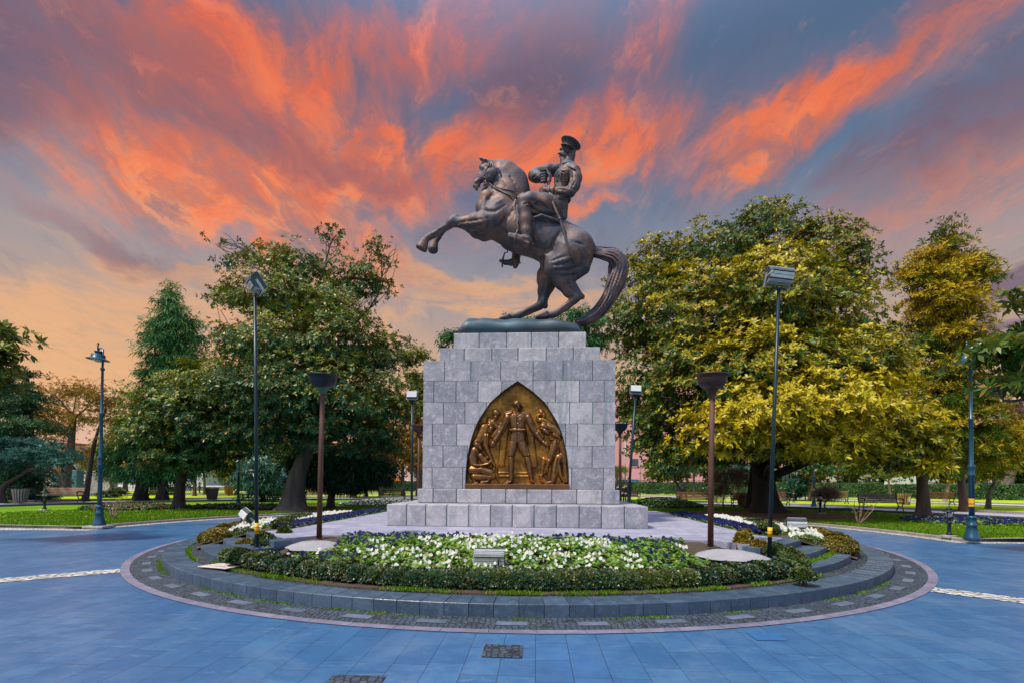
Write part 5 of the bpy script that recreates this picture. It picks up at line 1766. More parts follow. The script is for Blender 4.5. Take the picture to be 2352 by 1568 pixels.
tree('magnolia_tree', 'smaller dark magnolia with a slim crooked trunk in front of the slatted bench', (672, 1903), 24.0, 40,
     [(620, 1480, 110, 90, 0, .9, .7), (745, 1430, 110, 80, 0, .8, .7), (545, 1590, 80, 80, 0, .9, .4), (600, 1610, 140, 90, -1, 1, .35), (740, 1550, 130, 120, -1, 1, .3), (640, 1710, 120, 70, -1, 1, .15), (800, 1690, 110, 80, 0, 1, .2), (710, 1770, 90, 55, 0, 1, .1)],
     (4800, 7, .20, .08, M_MAGL, (.05, .8), .12, .4, .5, .22), 3, trunk_path=[(676, 1820), (690, 1720), (680, 1560)], bk=BK_D, zlow=2.0)


def dp(x, y, z=ZL): return GS(x, y, z).y


CON = lambda n, m, ln=.34: (int(n * 1.35), 5, ln * .8, .06, m, (.3, .95), .45, -.15, .5, .22)
CONU = lambda n, m, ln=.30: (int(n * 1.2), 6, ln * .85, .065, m, (.2, .9), .12, .45, .5, .20)
BRD = lambda n, m, ln=.14, w=.08: (n, 5, ln, w, m, (0, .9), .15, .3, .35, .3)
T = tree
# left side
T('cedar_tree', 'blue-green cedar with flat layered boughs behind the wooden slatted litter bin', (110, 1878), 31, 34,
  [(100, 1400, 45, 22, 0, .5, .2), (60, 1460, 90, 26, 0, .7, .3), (130, 1500, 90, 22, 0, .6, .3), (40, 1530, 120, 30, 0, .9, .7), (70, 1600, 140, 34, -1, 1, .6), (10, 1660, 140, 40, -1, 1, .3)],
  CONU(2300, M_CEDD), 11, trunk_path=[(115, 1750), (112, 1550), (100, 1390)], bk=BK_D)
T('cedar_tree', 'low pale blue cedar with long boughs over the dark bush, far left', (10, 1884), 28, 24,
  [(110, 1665, 120, 20, 0, .9, .5), (170, 1700, 100, 20, -1, .9, .6), (210, 1725, 60, 16, -1, .7, .7), (50, 1720, 120, 30, 0, .9, .4)], CONU(1300, M_CEDB), 12, bk=BK_D)
T('leafy_bush', 'big dark blue-green bush at the left, behind the litter bin', (90, 1884), 31.5, 12,
  [(60, 1775, 100, 75, 0, 1, .6), (150, 1800, 75, 70, 0, 1, .5), (-10, 1760, 80, 80, 0, 1, .5), (110, 1845, 110, 45, 0, 1, .2), (10, 1850, 100, 45, 0, 1, .2)], (2600, 6, .30, .06, M_SHR, (.2, .9), .1, .5, .5, .2), 13, 'bush', limbs=False, zlow=.2)
T('autumn_tree', 'thin brown autumn tree with a thick forked trunk, behind the sunlit bench', (242, 1852), 41, 46,
  [(170, 1480, 85, 60, 0, .42, .6), (270, 1450, 110, 45, 0, .36, .5), (380, 1480, 90, 60, 0, .3, .3), (150, 1560, 60, 70, 0, .55, .8), (250, 1550, 100, 70, 0, .42, .5), (340, 1560, 90, 60, 0, .3, .4), (200, 1620, 70, 40, 0, .4, .7)],
  BRD(2300, M_AUT, .15, .08), 14, trunk_path=[(245, 1780), (262, 1720), (270, 1640), (280, 1560)], bk=BK_D, flare=1.25)
T('autumn_tree', 'bare brown tree with a leaning trunk and a sawn limb, right of the sunlit bench', (315, 1878), 31, 22,
  [(400, 1510, 70, 60, 0, .3, .3), (450, 1560, 50, 60, 0, .35, .4), (430, 1640, 50, 40, 0, .2, .5), (350, 1480, 60, 50, 0, .25, .3), (470, 1490, 30, 40, 0, .3, .2)],
  BRD(1000, M_AUT, .12, .06), 15, trunk_path=[(330, 1800), (342, 1720), (365, 1620), (400, 1530)], bk=BK_D, flare=1.2)
for i, (lab, b, lobes, m_) in enumerate([
    ('low golden autumn tree far behind the thin brown tree', (300, 1822), [(250, 1700, 90, 35, 0, .8, .9), (340, 1700, 60, 40, 0, .8, .8), (170, 1710, 70, 40, 0, .8, .7)], M_FIRE),
    ('yellow-green tree behind the slim street lamp on the left lawn', (470, 1835), [(450, 1640, 50, 40, 0, .7, .6), (500, 1600, 60, 50, 0, .6, .5), (440, 1690, 50, 40, 0, .9, .6)], M_OLV)]):
    T('autumn_tree', lab, b, 52, 16, lobes, BRD(1100, m_, .22, .13), 16 + i, bk=BK_D)
T('cypress_tree', 'tall narrow dark blue-green cypress with drooping sprays, left of the dark magnolias', (610, 1868), 33, 30,
  [(641, 1085, 10, 28, 0, .9, .6), (643, 1125, 22, 35, 0, 1, .6), (648, 1180, 40, 45, 0, 1, .6), (695, 1205, 35, 45, 0, .8, .6), (585, 1235, 38, 40, 0, .9, .6), (650, 1260, 70, 50, 0, 1, .5), (718, 1255, 28, 26, 0, .7, .6), (625, 1330, 74, 50, 0, 1, .6), (700, 1340, 60, 50, 0, 1, .4), (610, 1410, 72, 55, 0, 1, .5), (590, 1490, 75, 60, 0, 1, .4), (640, 1520, 90, 60, 0, 1, .3)],
  CON(3600, M_CYPD, .46), 20, trunk_path=[(620, 1700), (635, 1400), (641, 1100)], bk=BK_D)
T('cypress_tree', 'broad feathery dark green cypress with an ivy-covered trunk, beside the slim lamp', (521, 1868), 33, 46,
  [(520, 1600, 60, 50, 0, 1, .6), (470, 1690, 70, 55, 0, 1, .7), (580, 1680, 120, 80, 0, 1, .5), (440, 1740, 45, 40, 0, 1, .5), (530, 1760, 120, 55, 0, 1, .3), (640, 1770, 90, 50, 0, 1, .4), (700, 1740, 60, 50, 0, 1, .3)],
  CON(3000, M_CYPD, .42), 21, trunk_path=[(535, 1800), (550, 1700)], bk=BK_D, zlow=.8)
T('pollard_tree', 'small pollarded tree with a round brown twiggy head by the pale block wall', (420, 1846), 46, 14, [(408, 1778, 36, 30, 0, 1.6, .5)], (1300, 4, .26, .03, leaf_mat('twig_brown', (.25, .14, .10), (.40, .26, .20), (.3, .2, .12), .8, .05, .1), (.3, 1), .2, .1, .3, .1), 22, bk=BK_G, limbs=False)
T('yew_tree', 'dark drooping yew with a black trunk, right of the thick magnolia trunk', (1243, 1893), 24.8, 30,
  [(1150, 1740, 60, 50, 0, 1, .2), (1240, 1720, 110, 60, 0, 1, .3), (1330, 1730, 100, 60, 0, 1, .3), (1420, 1760, 60, 50, 0, 1, .3), (1200, 1790, 80, 40, 0, 1, .15), (1310, 1800, 90, 40, 0, 1, .2)],
  CON(2600, M_CEDD, .36), 23, bk=BK_D, zlow=1.0)
T('fir_bush', 'bushy blue-green fir standing between the thin lamp and the thick trunk', (985, 1864), 33, 18,
  [(960, 1770, 60, 60, 0, 1, .7), (990, 1820, 80, 45, 0, 1, .6), (1010, 1760, 40, 50, 0, 1, .7)], CON(1500, M_SHR, .34), 24, 'tree', bk=BK_D, zlow=.3)
for i, (lab, b, tpx, path, lobes, m_, bk_) in enumerate([
    ('slim brown trunk with a green crown left of the dark slatted bin', (730, 1862), 12, [(731, 1800), (732, 1740)], [(740, 1690, 50, 40, 0, 1, .3)], M_OLV, BK_B),
    ('rough palm-like grey trunk behind the dark slatted bin', (768, 1852), 9, [(766, 1800), (762, 1760)], [(770, 1720, 50, 40, 0, 1, .5)], M_OLV, BK_G),
    ('golden-green conifer behind the orange bin', (885, 1846), 12, [(884, 1800)], [(850, 1765, 50, 28, 0, 1, .9), (880, 1730, 50, 40, 0, 1, .9), (870, 1790, 60, 20, 0, .9, .6)], M_OLV, BK_D),
    ('forked grey-brown tree seen just left of the thick magnolia trunk', (1043, 1852), 20, [(1040, 1810), (1030, 1770), (1035, 1720)], [(1040, 1690, 60, 50, 0, 1, .3)], M_OLV, BK_G),
    ('leaning brown trunk between the thin lamp and the blue-green fir', (972, 1862), 12, [(974, 1800), (990, 1740)], [(985, 1700, 50, 40, 0, 1, .3)], M_MAGL, BK_B),
    ('stout brown trunk under dark drooping sprays, left of the dark bench', (1326, 1866), 22, [(1327, 1820), (1330, 1770)], [(1340, 1780, 55, 45, 0, 1, .3), (1330, 1730, 60, 40, 0, 1, .2)], M_CEDD, BK_B),
    ('straight black trunk with olive leaves, right of the stout brown trunk', (1374, 1864), 12, [(1374, 1790), (1373, 1700)], [(1380, 1640, 60, 60, 0, .8, .4)], M_OLV, BK_D),
    ('forked tree with autumn crown behind the dark bench', (1432, 1858), 16, [(1430, 1800), (1428, 1740), (1440, 1690)], [(1450, 1700, 60, 50, 0, .8, .6), (1470, 1630, 60, 60, 0, .7, .7), (1400, 1720, 40, 30, 0, .8, .4)], M_AUT, BK_G),
    ('pale-footed trunk with orange-green crown next to the monument, left side', (1512, 1848), 14, [(1510, 1790), (1512, 1720), (1520, 1600)], [(1520, 1540, 70, 60, 0, .7, .7), (1560, 1640, 50, 80, 0, .8, .8), (1490, 1640, 60, 60, 0, .8, .6), (1540, 1730, 60, 40, 0, .7, .8)], M_AUT, BK_G),
    ('airy olive tree whose top shows beside the left edge of the shaft', (1570, 1862), 16, [(1568, 1700), (1560, 1500)], [(1530, 1340, 45, 40, 0, .35, .4), (1565, 1330, 35, 30, 0, .35, .4), (1560, 1420, 40, 50, 0, .3, .5), (1600, 1500, 60, 80, 0, .4, .5)], M_OLV, BK_D)]):
    T('park_tree', lab, b, min(dp(*b), 46), tpx, lobes, BRD(900 + 250 * len(lobes), m_, .20, .12) if m_ is not M_CEDD else CON(1300, m_), 30 + i, trunk_path=path, bk=bk_, flare=1.3)
T('cedar_tree', 'green cedar directly behind the pedestal, bough tips showing on both sides', (2010, 1865), 27, 30,
  [(2185, 1175, 45, 25, 0, .8, .4), (2235, 1215, 60, 22, 0, .8, .5), (2200, 1290, 60, 35, 0, .7, .4), (2270, 1250, 40, 25, 0, .7, .5), (1688, 1235, 16, 30, 0, .9, .4), (1700, 1285, 35, 22, 0, .8, .4), (1960, 1260, 200, 60, 0, .5, .4), (1960, 1450, 260, 90, 0, .3, .3)],
  CON(2000, M_CYPD, .36), 45, trunk_path=[(2000, 1600), (1990, 1450), (1980, 1340)], bk=BK_D)
# right side
T('magnolia_tree', 'smaller magnolia with orange-tinged low leaves and a dark trunk, right of the huge one', (3457, 1944), 19.8, 44,
  [(3400, 1590, 90, 70, 0, .9, .7), (3450, 1660, 80, 60, 0, .9, .7), (3390, 1700, 80, 50, 0, .9, .4), (3470, 1730, 50, 40, -.5, .9, .9), (3330, 1660, 80, 70, 0, .9, .6)],
  (1500, 7, .27, .10, M_MAGR, (.05, .8), .12, .5, .5, .2), 46, trunk_path=[(3460, 1850), (3450, 1760), (3430, 1660)], bk=BK_B, zlow=2)
T('cypress_tree', 'tall golden-orange cypress behind the street lamp, pointed top above all trees at the right', (3622, 1915), 26, 26,
  [(3541, 838, 12, 30, 0, .9, 0.03), (3540, 885, 30, 40, 0, .9, 0.08), (3545, 940, 52, 45, 0, 1, 0.28), (3470, 1000, 100, 60, 0, 1, 0.63), (3620, 990, 75, 55, 0, 1, 0.48), (3540, 1040, 130, 70, 0, 1, 0.73), (3690, 1040, 50, 40, 0, .8, 0.48), (3430, 1060, 60, 50, 0, .9, 0.48), (3500, 1140, 130, 80, 0, 1, 0.78), (3600, 1160, 90, 70, 0, 1, 0.68),
   (3560, 1260, 130, 80, 0, 1, 0.73), (3470, 1260, 70, 70, 0, 1, 0.38), (3560, 1370, 130, 80, 0, 1, 0.48), (3620, 1450, 110, 80, 0, 1, 0.48), (3530, 1480, 110, 90, 0, 1, 0.28), (3640, 1570, 110, 90, 0, 1, 0.38), (3540, 1620, 90, 110, 0, 1, 0.23), (3640, 1690, 110, 70, 0, 1, 0.33), (3540, 1740, 80, 50, 0, 1, 0.18)],
  CONU(8000, M_CYPY, .30), 47, trunk_path=[(3600, 1750), (3570, 1400), (3545, 1100), (3540, 860)], bk=BK_B, zlow=1.9)
T('conifer_tree', 'low golden conifer with a crooked pale trunk, right of the street lamp', (3706, 1892), 28, 16,
  [(3720, 1640, 90, 60, 0, 1, .6), (3770, 1690, 70, 50, 0, 1, .7), (3690, 1740, 80, 45, 0, 1, .7), (3790, 1620, 50, 50, 0, .9, .5)], CONU(2200, M_CYPY, .28), 48, trunk_path=[(3712, 1840), (3728, 1810), (3722, 1760)], bk=BK_G, zlow=1.6)
T('autumn_tree', 'bare purplish-brown tree with a thick leaning trunk at the far right', (3770, 1848), 45, 34,
  [(3800, 1530, 90, 50, 0, .35, .2), (3830, 1590, 80, 60, 0, .4, .3), (3790, 1650, 60, 40, 0, .3, .5)], BRD(1500, leaf_mat('withered_leaf', (.14, .07, .055), (.26, .13, .09), (.3, .16, .05), .7, .2, .1), .2, .08), 49, trunk_path=[(3790, 1780), (3820, 1720), (3870, 1660)], bk=BK_G, flare=1.2)
for i, (lab, b, tpx, path, lobes, m_, bk_) in enumerate([
    ('curved dark trunk under the magnolia, at the left end of the orange bench', (2545, 1884), 14, [(2552, 1840), (2530, 1790), (2545, 1740)], [(2530, 1730, 60, 35, 0, 1, .2)], M_MAGL, BK_D),
    ('straight dark trunk in front of the far hedge, behind the orange bench', (2602, 1848), 9, [(2602, 1800), (2601, 1740)], [(2610, 1720, 60, 35, 0, 1, .4)], M_OLV, BK_D),
    ('short grey trunk with ivy by the brown slatted bin', (2760, 1876), 20, [(2760, 1840), (2765, 1800)], [(2790, 1770, 50, 40, 0, 1, .2)], M_SHR, BK_G),
    ('second dark trunk close against the huge magnolia, on its left', (2808, 1908), 24, [(2815, 1840), (2822, 1760), (2820, 1660)], [(2800, 1640, 100, 60, 0, 1, .1)], M_MAGL, BK_D),
    ('grey leaning trunk behind the lamp with the yellow tag', (3032, 1882), 14, [(3045, 1830), (3050, 1780)], [(3060, 1740, 70, 30, 0, 1, .2)], M_MAGL, BK_B),
    ('thin pale trunk in front of the hedge, between the two benches', (3182, 1858), 9, [(3186, 1810), (3180, 1760)], [(3190, 1740, 60, 30, 0, 1, .3)], M_OLV, BK_G),
    ('slim yellowish trunk behind the dark bench near the lidded bin', (3340, 1880), 8, [(3336, 1830), (3330, 1780)], [(3330, 1760, 50, 25, 0, 1, .4)], M_OLV, bark('bark_pale', (.38, .28, .18), (.22, .15, .09))),
    ('pale speckled trunk leaning in front of the brown bench at the right', (3543, 1886), 14, [(3552, 1840), (3562, 1780)], [(3560, 1760, 60, 30, 0, 1, .5)], M_CYPY, bark('bark_pale', (.38, .28, .18), (.22, .15, .09)))]):
    T('park_tree', lab, b, min(dp(*b), 52), tpx, lobes, BRD(800, m_, .20, .12), 50 + i, trunk_path=path, bk=bk_, flare=1.3)
# near boughs at both edges of the view
NEAR = lambda n: (n, 8, .21, .085, M_MAGN, (.0, .75), .10, .35, .35, .14)
T('magnolia_tree', 'near magnolia at the right edge, big glossy leaves reaching in beside the street lamp', (4130, 2160), 10, 60,
  [(3690, 1290, 60, 45, 0, .9, .5), (3760, 1330, 80, 55, 0, 1, .4), (3740, 1450, 45, 40, 0, .7, .3), (3830, 1400, 60, 60, 0, 1, .4), (3815, 1120, 40, 45, 0, .8, .5), (3850, 1240, 60, 60, 0, .9, .4), (3960, 1250, 120, 200, 0, .6, .4), (4100, 1200, 200, 260, 0, .3, .4)],
  NEAR(620), 60, trunk_path=[(4120, 1800), (4080, 1500), (4050, 1300)], bk=BK_G, z0=0)
T('magnolia_tree', 'near magnolia at the left edge, only a few big leaves in view', (-330, 2150), 11, 60,
  [(0, 1260, 45, 55, 0, 1, .7), (15, 1340, 55, 60, 0, 1, .6), (-30, 1420, 70, 50, 0, 1, .4), (-150, 1350, 120, 160, 0, .5, .4), (-300, 1250, 150, 200, 0, .3, .4)],
  NEAR(560), 61, trunk_path=[(-320, 1800), (-300, 1500), (-280, 1350)], bk=BK_G, z0=0)
# twiggy shrubs
M_TWIG = MATS.get('twig') or leaf_mat('twig_tan', (.20, .12, .08), (.34, .22, .15), (.22, .26, .05), .8, .05, .1)
for lab, b, dep_, lobes in (('bare brown twiggy shrub right of the orange bench', (2712, 1886), 28, [(2720, 1800, 60, 45, 0, 1, .6), (2700, 1850, 35, 30, 0, 1, .3), (2760, 1790, 50, 40, 0, .6, .6)]),
                            ('pinkish bare shrub in front of the reddish bench', (3092, 1884), 28, [(3090, 1855, 30, 22, 0, 1, .6), (3120, 1850, 25, 18, 0, .8, .6)])):
    T('twiggy_shrub', lab, b, dep_, 6, lobes, (900, 5, .34, .016, M_TWIG, (.4, 1), -.05, .8, .2, .1), int(b[0]), 'shrub', bk=BK_B, zlow=.2)
T('leafy_bush', 'dark blue-green bush behind the small lamps, right of the huge magnolia trunk', (2985, 1862), 40, 6, [(2985, 1815, 42, 42, 0, 1, .5), (2960, 1840, 40, 25, 0, 1, .3)], (1100, 6, .26, .06, M_SHR, (.2, .9), .1, .5, .5, .15), 70, 'bush', limbs=False, zlow=.2)
T('leafy_bush', 'dark red-brown low bush at the foot of the block wall, left', (430, 1866), 36, 4, [(400, 1853, 22, 14, 0, 1, .2), (440, 1848, 26, 18, 0, 1, .3)], (700, 6, .16, .05, M_BOX, (.2, .9), .1, .5, .5, .1), 71, 'bush', limbs=False, zlow=.1)
# far trees that close the view
rt = random.Random(9)
FT = [('autumn', M_AUT), ('olive', M_OLV), ('dark', M_CEDD), ('gold', M_FIRE)]
far = [(-60, 0, 62), (40, 3, 60), (560, 1, 58), (680, 3, 62), (900, 1, 60), (1010, 1, 64), (1120, 2, 60), (1240, 0, 64), (1350, 1, 62), (1450, 3, 66), (1580, 0, 60),
       (2470, 1, 72), (2580, 3, 70), (2680, 2, 70), (2900, 1, 72), (3050, 0, 70), (3180, 1, 72), (3300, 2, 70), (3420, 1, 68), (3560, 0, 70), (3680, 2, 66), (3800, 1, 68), (3920, 2, 66)]
where = ['at the far left edge', 'behind the cedars', 'behind the ivy-covered trunk', 'behind the dark slatted bin', 'behind the orange bin', 'left of the thick magnolia trunk', 'behind the thick magnolia trunk', 'behind the dark yew', 'behind the stout brown trunk', 'behind the orange van', 'at the left edge of the shaft',
         'right of the leaning floodlight pole', 'above the orange bench', 'behind the brown twiggy shrub', 'just right of the huge magnolia trunk', 'above the small lantern posts', 'above the reddish bench', 'left of the dark brown bench', 'behind the smaller orange-tinged magnolia', 'behind the white stone memorial', 'behind the golden cypress', 'behind the low golden conifer', 'beyond the right edge']
nm = {0: 'russet', 1: 'olive-green', 2: 'dark green', 3: 'golden'}
for i, (x, ty, de) in enumerate(far):
    w = rt.uniform(60, 85); yb = 1836; hy = rt.uniform(1690, 1730) if x < 1600 else rt.uniform(1735, 1765)
    side = 'left' if x < 1900 else 'right'
    T('distant_tree', '%s tree in the distant row behind the park, %s' % (nm[ty], where[i]), (x, yb), de, 10,
      [(x, hy, w, 45, 0, 1, .5), (x + rt.uniform(-40, 40), hy + 35, w * .9, 32, 1, 1, .4), (x + rt.uniform(-50, 50), hy - 30, w * .6, 30, -1, .8, .6)], BRD(900, FT[ty][1], .36, .24), 100 + i, group='distant trees behind the park', limbs=False, bk=BK_D, zlow=.5)


# ------------------------------------------------------------------ clipped hedges and beds
def leaf_rows(name, pts_fn, n, m, seed, k=5, ln=.05, wd=.03, parent=None, origin=(0, 0, 0), tone=.4, tvar=.5):
    rng = np.random.RandomState(seed)
    P = []; N = []; Tn = []
    for i in range(n):
        p, nn, tt = pts_fn(rng)
        P.append(p); N.append(nn); Tn.append(tt)
    P = np.array(P, float); N = np.array(N, float)
    return link(name, leaf_mesh(name, P, N, k, ln, wd, rng, m, np.clip(np.array(Tn), 0, 1), (.1, .9), .05, origin), parent)


def hedge_arc(label, r0, r1, a0, a1, zb, zt, n, m, seed, clumps=None, group=None, tonefn=None, cat='hedge', stems=True, zb0=None):
    am = (a0 + a1) / 2; org = PA((r0 + r1) / 2, am, zb)
    root = thing('box_hedge', label, cat, tuple(org), 0, group)
    cl = np.random.RandomState(seed + 5); ncl = max(3, int(abs(a1 - a0) / 2.1)); hs = cl.uniform(.78, 1.12, ncl + 2); tc_ = cl.rand(ncl + 2)

    def fn(rng):
        t = rng.rand(); q = t * ncl; i = int(q); f = q - i
        hh = hs[i] * (1 - .22 * (2 * abs(f - .5)) ** 3)
        wch = rng.rand()
        a = a0 + (a1 - a0) * t
        rm, rw = (r0 + r1) / 2, (r1 - r0) / 2
        th = rng.uniform(-.25, math.pi + .25)
        if cl is None: pass
        ss = rng.uniform(.72, 1.05)
        dr = math.cos(th) * rw * ss * (1.0 - .12 * (2 * abs(f - .5)) ** 3); dz = (zt - zb) * .5 * (1 + math.copysign(abs(math.sin(th)) ** .6, math.sin(th)) * ss) * hh
        p = PA(rm + dr, a, zb + dz)
        d = PA(rm + math.cos(th), a) - PA(rm, a)
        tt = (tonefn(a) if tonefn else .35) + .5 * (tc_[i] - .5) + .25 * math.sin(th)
        return (p.x, p.y, p.z), (d.x, d.y, math.sin(th) + .3), tt
    leaf_rows('foliage', fn, int(n * 1.35), m, seed, 6, .040, .025, root, tuple(org))
    if stems:
        mb = MB(); rg = np.random.RandomState(seed)
        for i in range(int(abs(a1 - a0) * 1.6)):
            a = a0 + (a1 - a0) * rg.rand(); r = (r0 + r1) / 2 + rg.uniform(-.05, .12)
            b = PA(r, a, zb - .03)
            for q in range(3):
                mb.tube([b, b + Vector((rg.uniform(-.05, .05), rg.uniform(-.05, .05), (zt - zb) * .7))], [.006, .003], 4)
        me = mb.mesh('stems', BK_B); me.transform(Matrix.Translation(-org)); link('stems', me, root)
    return root


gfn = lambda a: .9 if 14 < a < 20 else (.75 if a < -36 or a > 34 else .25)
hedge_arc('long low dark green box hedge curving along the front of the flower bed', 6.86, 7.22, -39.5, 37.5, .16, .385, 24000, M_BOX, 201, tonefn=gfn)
# short returns beside the steps
for (u, v, rx, hz, n, m, lab, sd) in (
    (1000, 582, .26, .30, 2600, M_BOX, '', 0),):
    pass


def bush(label, x, y, z, rx, ry, rz, n, m, seed, tone=.5, group=None, name='box_bush', ln=.042):
    org = Vector((x, y, z)); root = thing(name, label, 'bush', tuple(org), 0, group)
    def fn(rng):
        u_ = unit(rng, 1)[0]; u_[2] = abs(u_[2]) * 1.1 - .12
        s = rng.uniform(.7, 1.06) * (1 + .12 * math.sin(5 * u_[0] + seed) * math.sin(4 * u_[1] + 2 * seed))
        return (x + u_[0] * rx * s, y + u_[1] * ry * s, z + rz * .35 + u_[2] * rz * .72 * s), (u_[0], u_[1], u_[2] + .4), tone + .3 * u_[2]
    leaf_rows('foliage', fn, n, m, seed, 6, ln, ln * .6, root, tuple(org))
    mb = MB(); rg = np.random.RandomState(seed)
    for q in range(7):
        mb.tube([(rg.uniform(-.05, .05), rg.uniform(-.05, .05), -.05), (rg.uniform(-.5, .5) * rx, rg.uniform(-.5, .5) * ry, rz * .6)], [.009, .003], 5)
    link('stems', mb.mesh('stems', BK_B), root)
    return root


def gp(sx_, sy_, z): return GS(sx_, sy_, z)


bl = [  # source px foot, half width px, height px, mat, tone, label
    (1068, 2035, 27, 62, M_BOX, .7, 'small upright box bush behind the steps, nearest to the left bowl lamp'),
    (990, 2062, 40, 66, M_BOX, .4, 'round dark box bush right of the left floodlight pole'),
    (918, 2056, 34, 36, M_BOXY, .4, 'orange-tinged box bush just left of the left floodlight pole'),
    (895, 2102, 38, 50, M_BOX, .3, 'dark green box bush at the left corner of the front bed'),
    (2790, 2078, 34, 92, M_BOXY, .75, 'tall loose golden bush right of the right bowl lamp'),
    (2850, 2095, 36, 70, M_BOXY, .7, 'golden box bush left of the right floodlight pole'),
    (2900, 2100, 42, 66, M_BOX, .5, 'green box bush behind the right floodlight pole'),
    (2970, 2120, 46, 62, M_BOX, .45, 'dark box bush at the right corner of the front bed'),
    (3012, 2165, 34, 42, M_BOX, .4, 'low rounded box bush at the foot of the right steps')]
for i, (x, y, hw, hh, m_, tn, lab) in enumerate(bl):
    p = gp(x, y, .25); k_ = SV * p.y / F
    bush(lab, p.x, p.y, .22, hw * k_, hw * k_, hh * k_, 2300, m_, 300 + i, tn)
for k_, (a_, r_, m_) in enumerate(((-60, 7.02, M_BOXY), (-60.5, 6.5, M_BOX), (58.5, 7.02, M_BOXY), (59.5, 6.5, M_BOX))):
    p = PA(r_, a_, .2)
    bush('low box bush ending the rim hedge at the %s steps, %s' % ('left' if a_ < 0 else 'right', 'outer one' if r_ > 7 else 'inner one'), p.x, p.y, .17, .26, .24, .28, 1700, m_, 330 + k_, .5)
# side hedges along the outer rim
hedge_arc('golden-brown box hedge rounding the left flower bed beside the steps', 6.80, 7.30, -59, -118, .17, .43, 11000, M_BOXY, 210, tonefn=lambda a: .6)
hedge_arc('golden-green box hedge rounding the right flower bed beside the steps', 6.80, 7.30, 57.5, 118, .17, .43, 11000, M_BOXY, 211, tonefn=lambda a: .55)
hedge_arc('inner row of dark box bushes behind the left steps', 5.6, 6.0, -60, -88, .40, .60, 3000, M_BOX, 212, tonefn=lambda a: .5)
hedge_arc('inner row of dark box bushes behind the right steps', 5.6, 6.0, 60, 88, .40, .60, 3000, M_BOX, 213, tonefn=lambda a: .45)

# pansies: each plant a thing of its own in the front bed
def flower_mat(name, c, c2):
    return leaf_mat(name, c, c2, c2, .6, .2, .2)


M_PW = flower_mat('white_petal', (.70, .70, .62), (.86, .84, .78)); M_PB = flower_mat('blue_petal', (.002, .004, .050), (.005, .009, .13)); M_PR = flower_mat('red_petal', (.35, .02, .03), (.45, .06, .05))
M_PL = leaf_mat('pansy_leaf', (.08, .22, .03), (.26, .40, .05), (.50, .44, .12), .5, .25)


def merge(name, parts):
    """join leaf meshes (verts, quads, material) keeping their attributes"""
    vs = []; fs = []; mi = []; rn = []; tn = []; mats = []
    o = 0
    for me, m in parts:
        n = len(me.vertices); co = np.empty(n * 3, np.float32); me.vertices.foreach_get('co', co)
        q = np.empty(len(me.polygons) * 4, np.int32); me.loops.foreach_get('vertex_index', q)
        vs.append(co.reshape(-1, 3)); fs.append(q.reshape(-1, 4) + o); o += n
        if m not in mats: mats.append(m)
        mi += [mats.index(m)] * len(me.polygons)
        a = np.empty(len(me.polygons), np.float32); me.attributes['rnd'].data.foreach_get('value', a); rn.append(a)
        a = np.empty(len(me.polygons), np.float32); me.attributes['tone'].data.foreach_get('value', a); tn.append(a)
        bpy.data.meshes.remove(me)
    me = new_mesh(name, np.concatenate(vs), np.concatenate(fs), mats=mats, midx=mi)
    x = me.attributes.new('rnd', 'FLOAT', 'FACE'); x.data.foreach_set('value', np.concatenate(rn))
    x = me.attributes.new('tone', 'FLOAT', 'FACE'); x.data.foreach_set('value', np.concatenate(tn))
    return me


def pansy_mesh(kind, seed, nfl, R=.11, h=.07):
    rng = np.random.RandomState(seed)
    nl = 12
    u_ = rng.normal(size=(nl, 2)) * R * .5
    P = np.stack([u_[:, 0], u_[:, 1], rng.uniform(.01, h, nl)], 1); N = np.stack([u_[:, 0] * 4, u_[:, 1] * 4, np.ones(nl)], 1)
    parts = [(leaf_mesh('l', P, N, 6, .062, .040, rng, M_PL, None, (.0, .6), .2), M_PL)]
    if nfl:
        u_ = rng.normal(size=(nfl, 2)) * R * .45
        P = np.stack([u_[:, 0], u_[:, 1] - .02, h + rng.uniform(.01, .05, nfl)], 1); N = np.stack([rng.normal(size=nfl) * .3, -np.ones(nfl) * .8, np.ones(nfl) * .45], 1)
        mm = {'w': M_PW, 'b': M_PB, 'r': M_PR}[kind]
        parts.append((leaf_mesh('p', P, N, 5, .023, .030, rng, mm, None, (-.1, .12), 0), mm))
        
    return merge('pansy', parts)


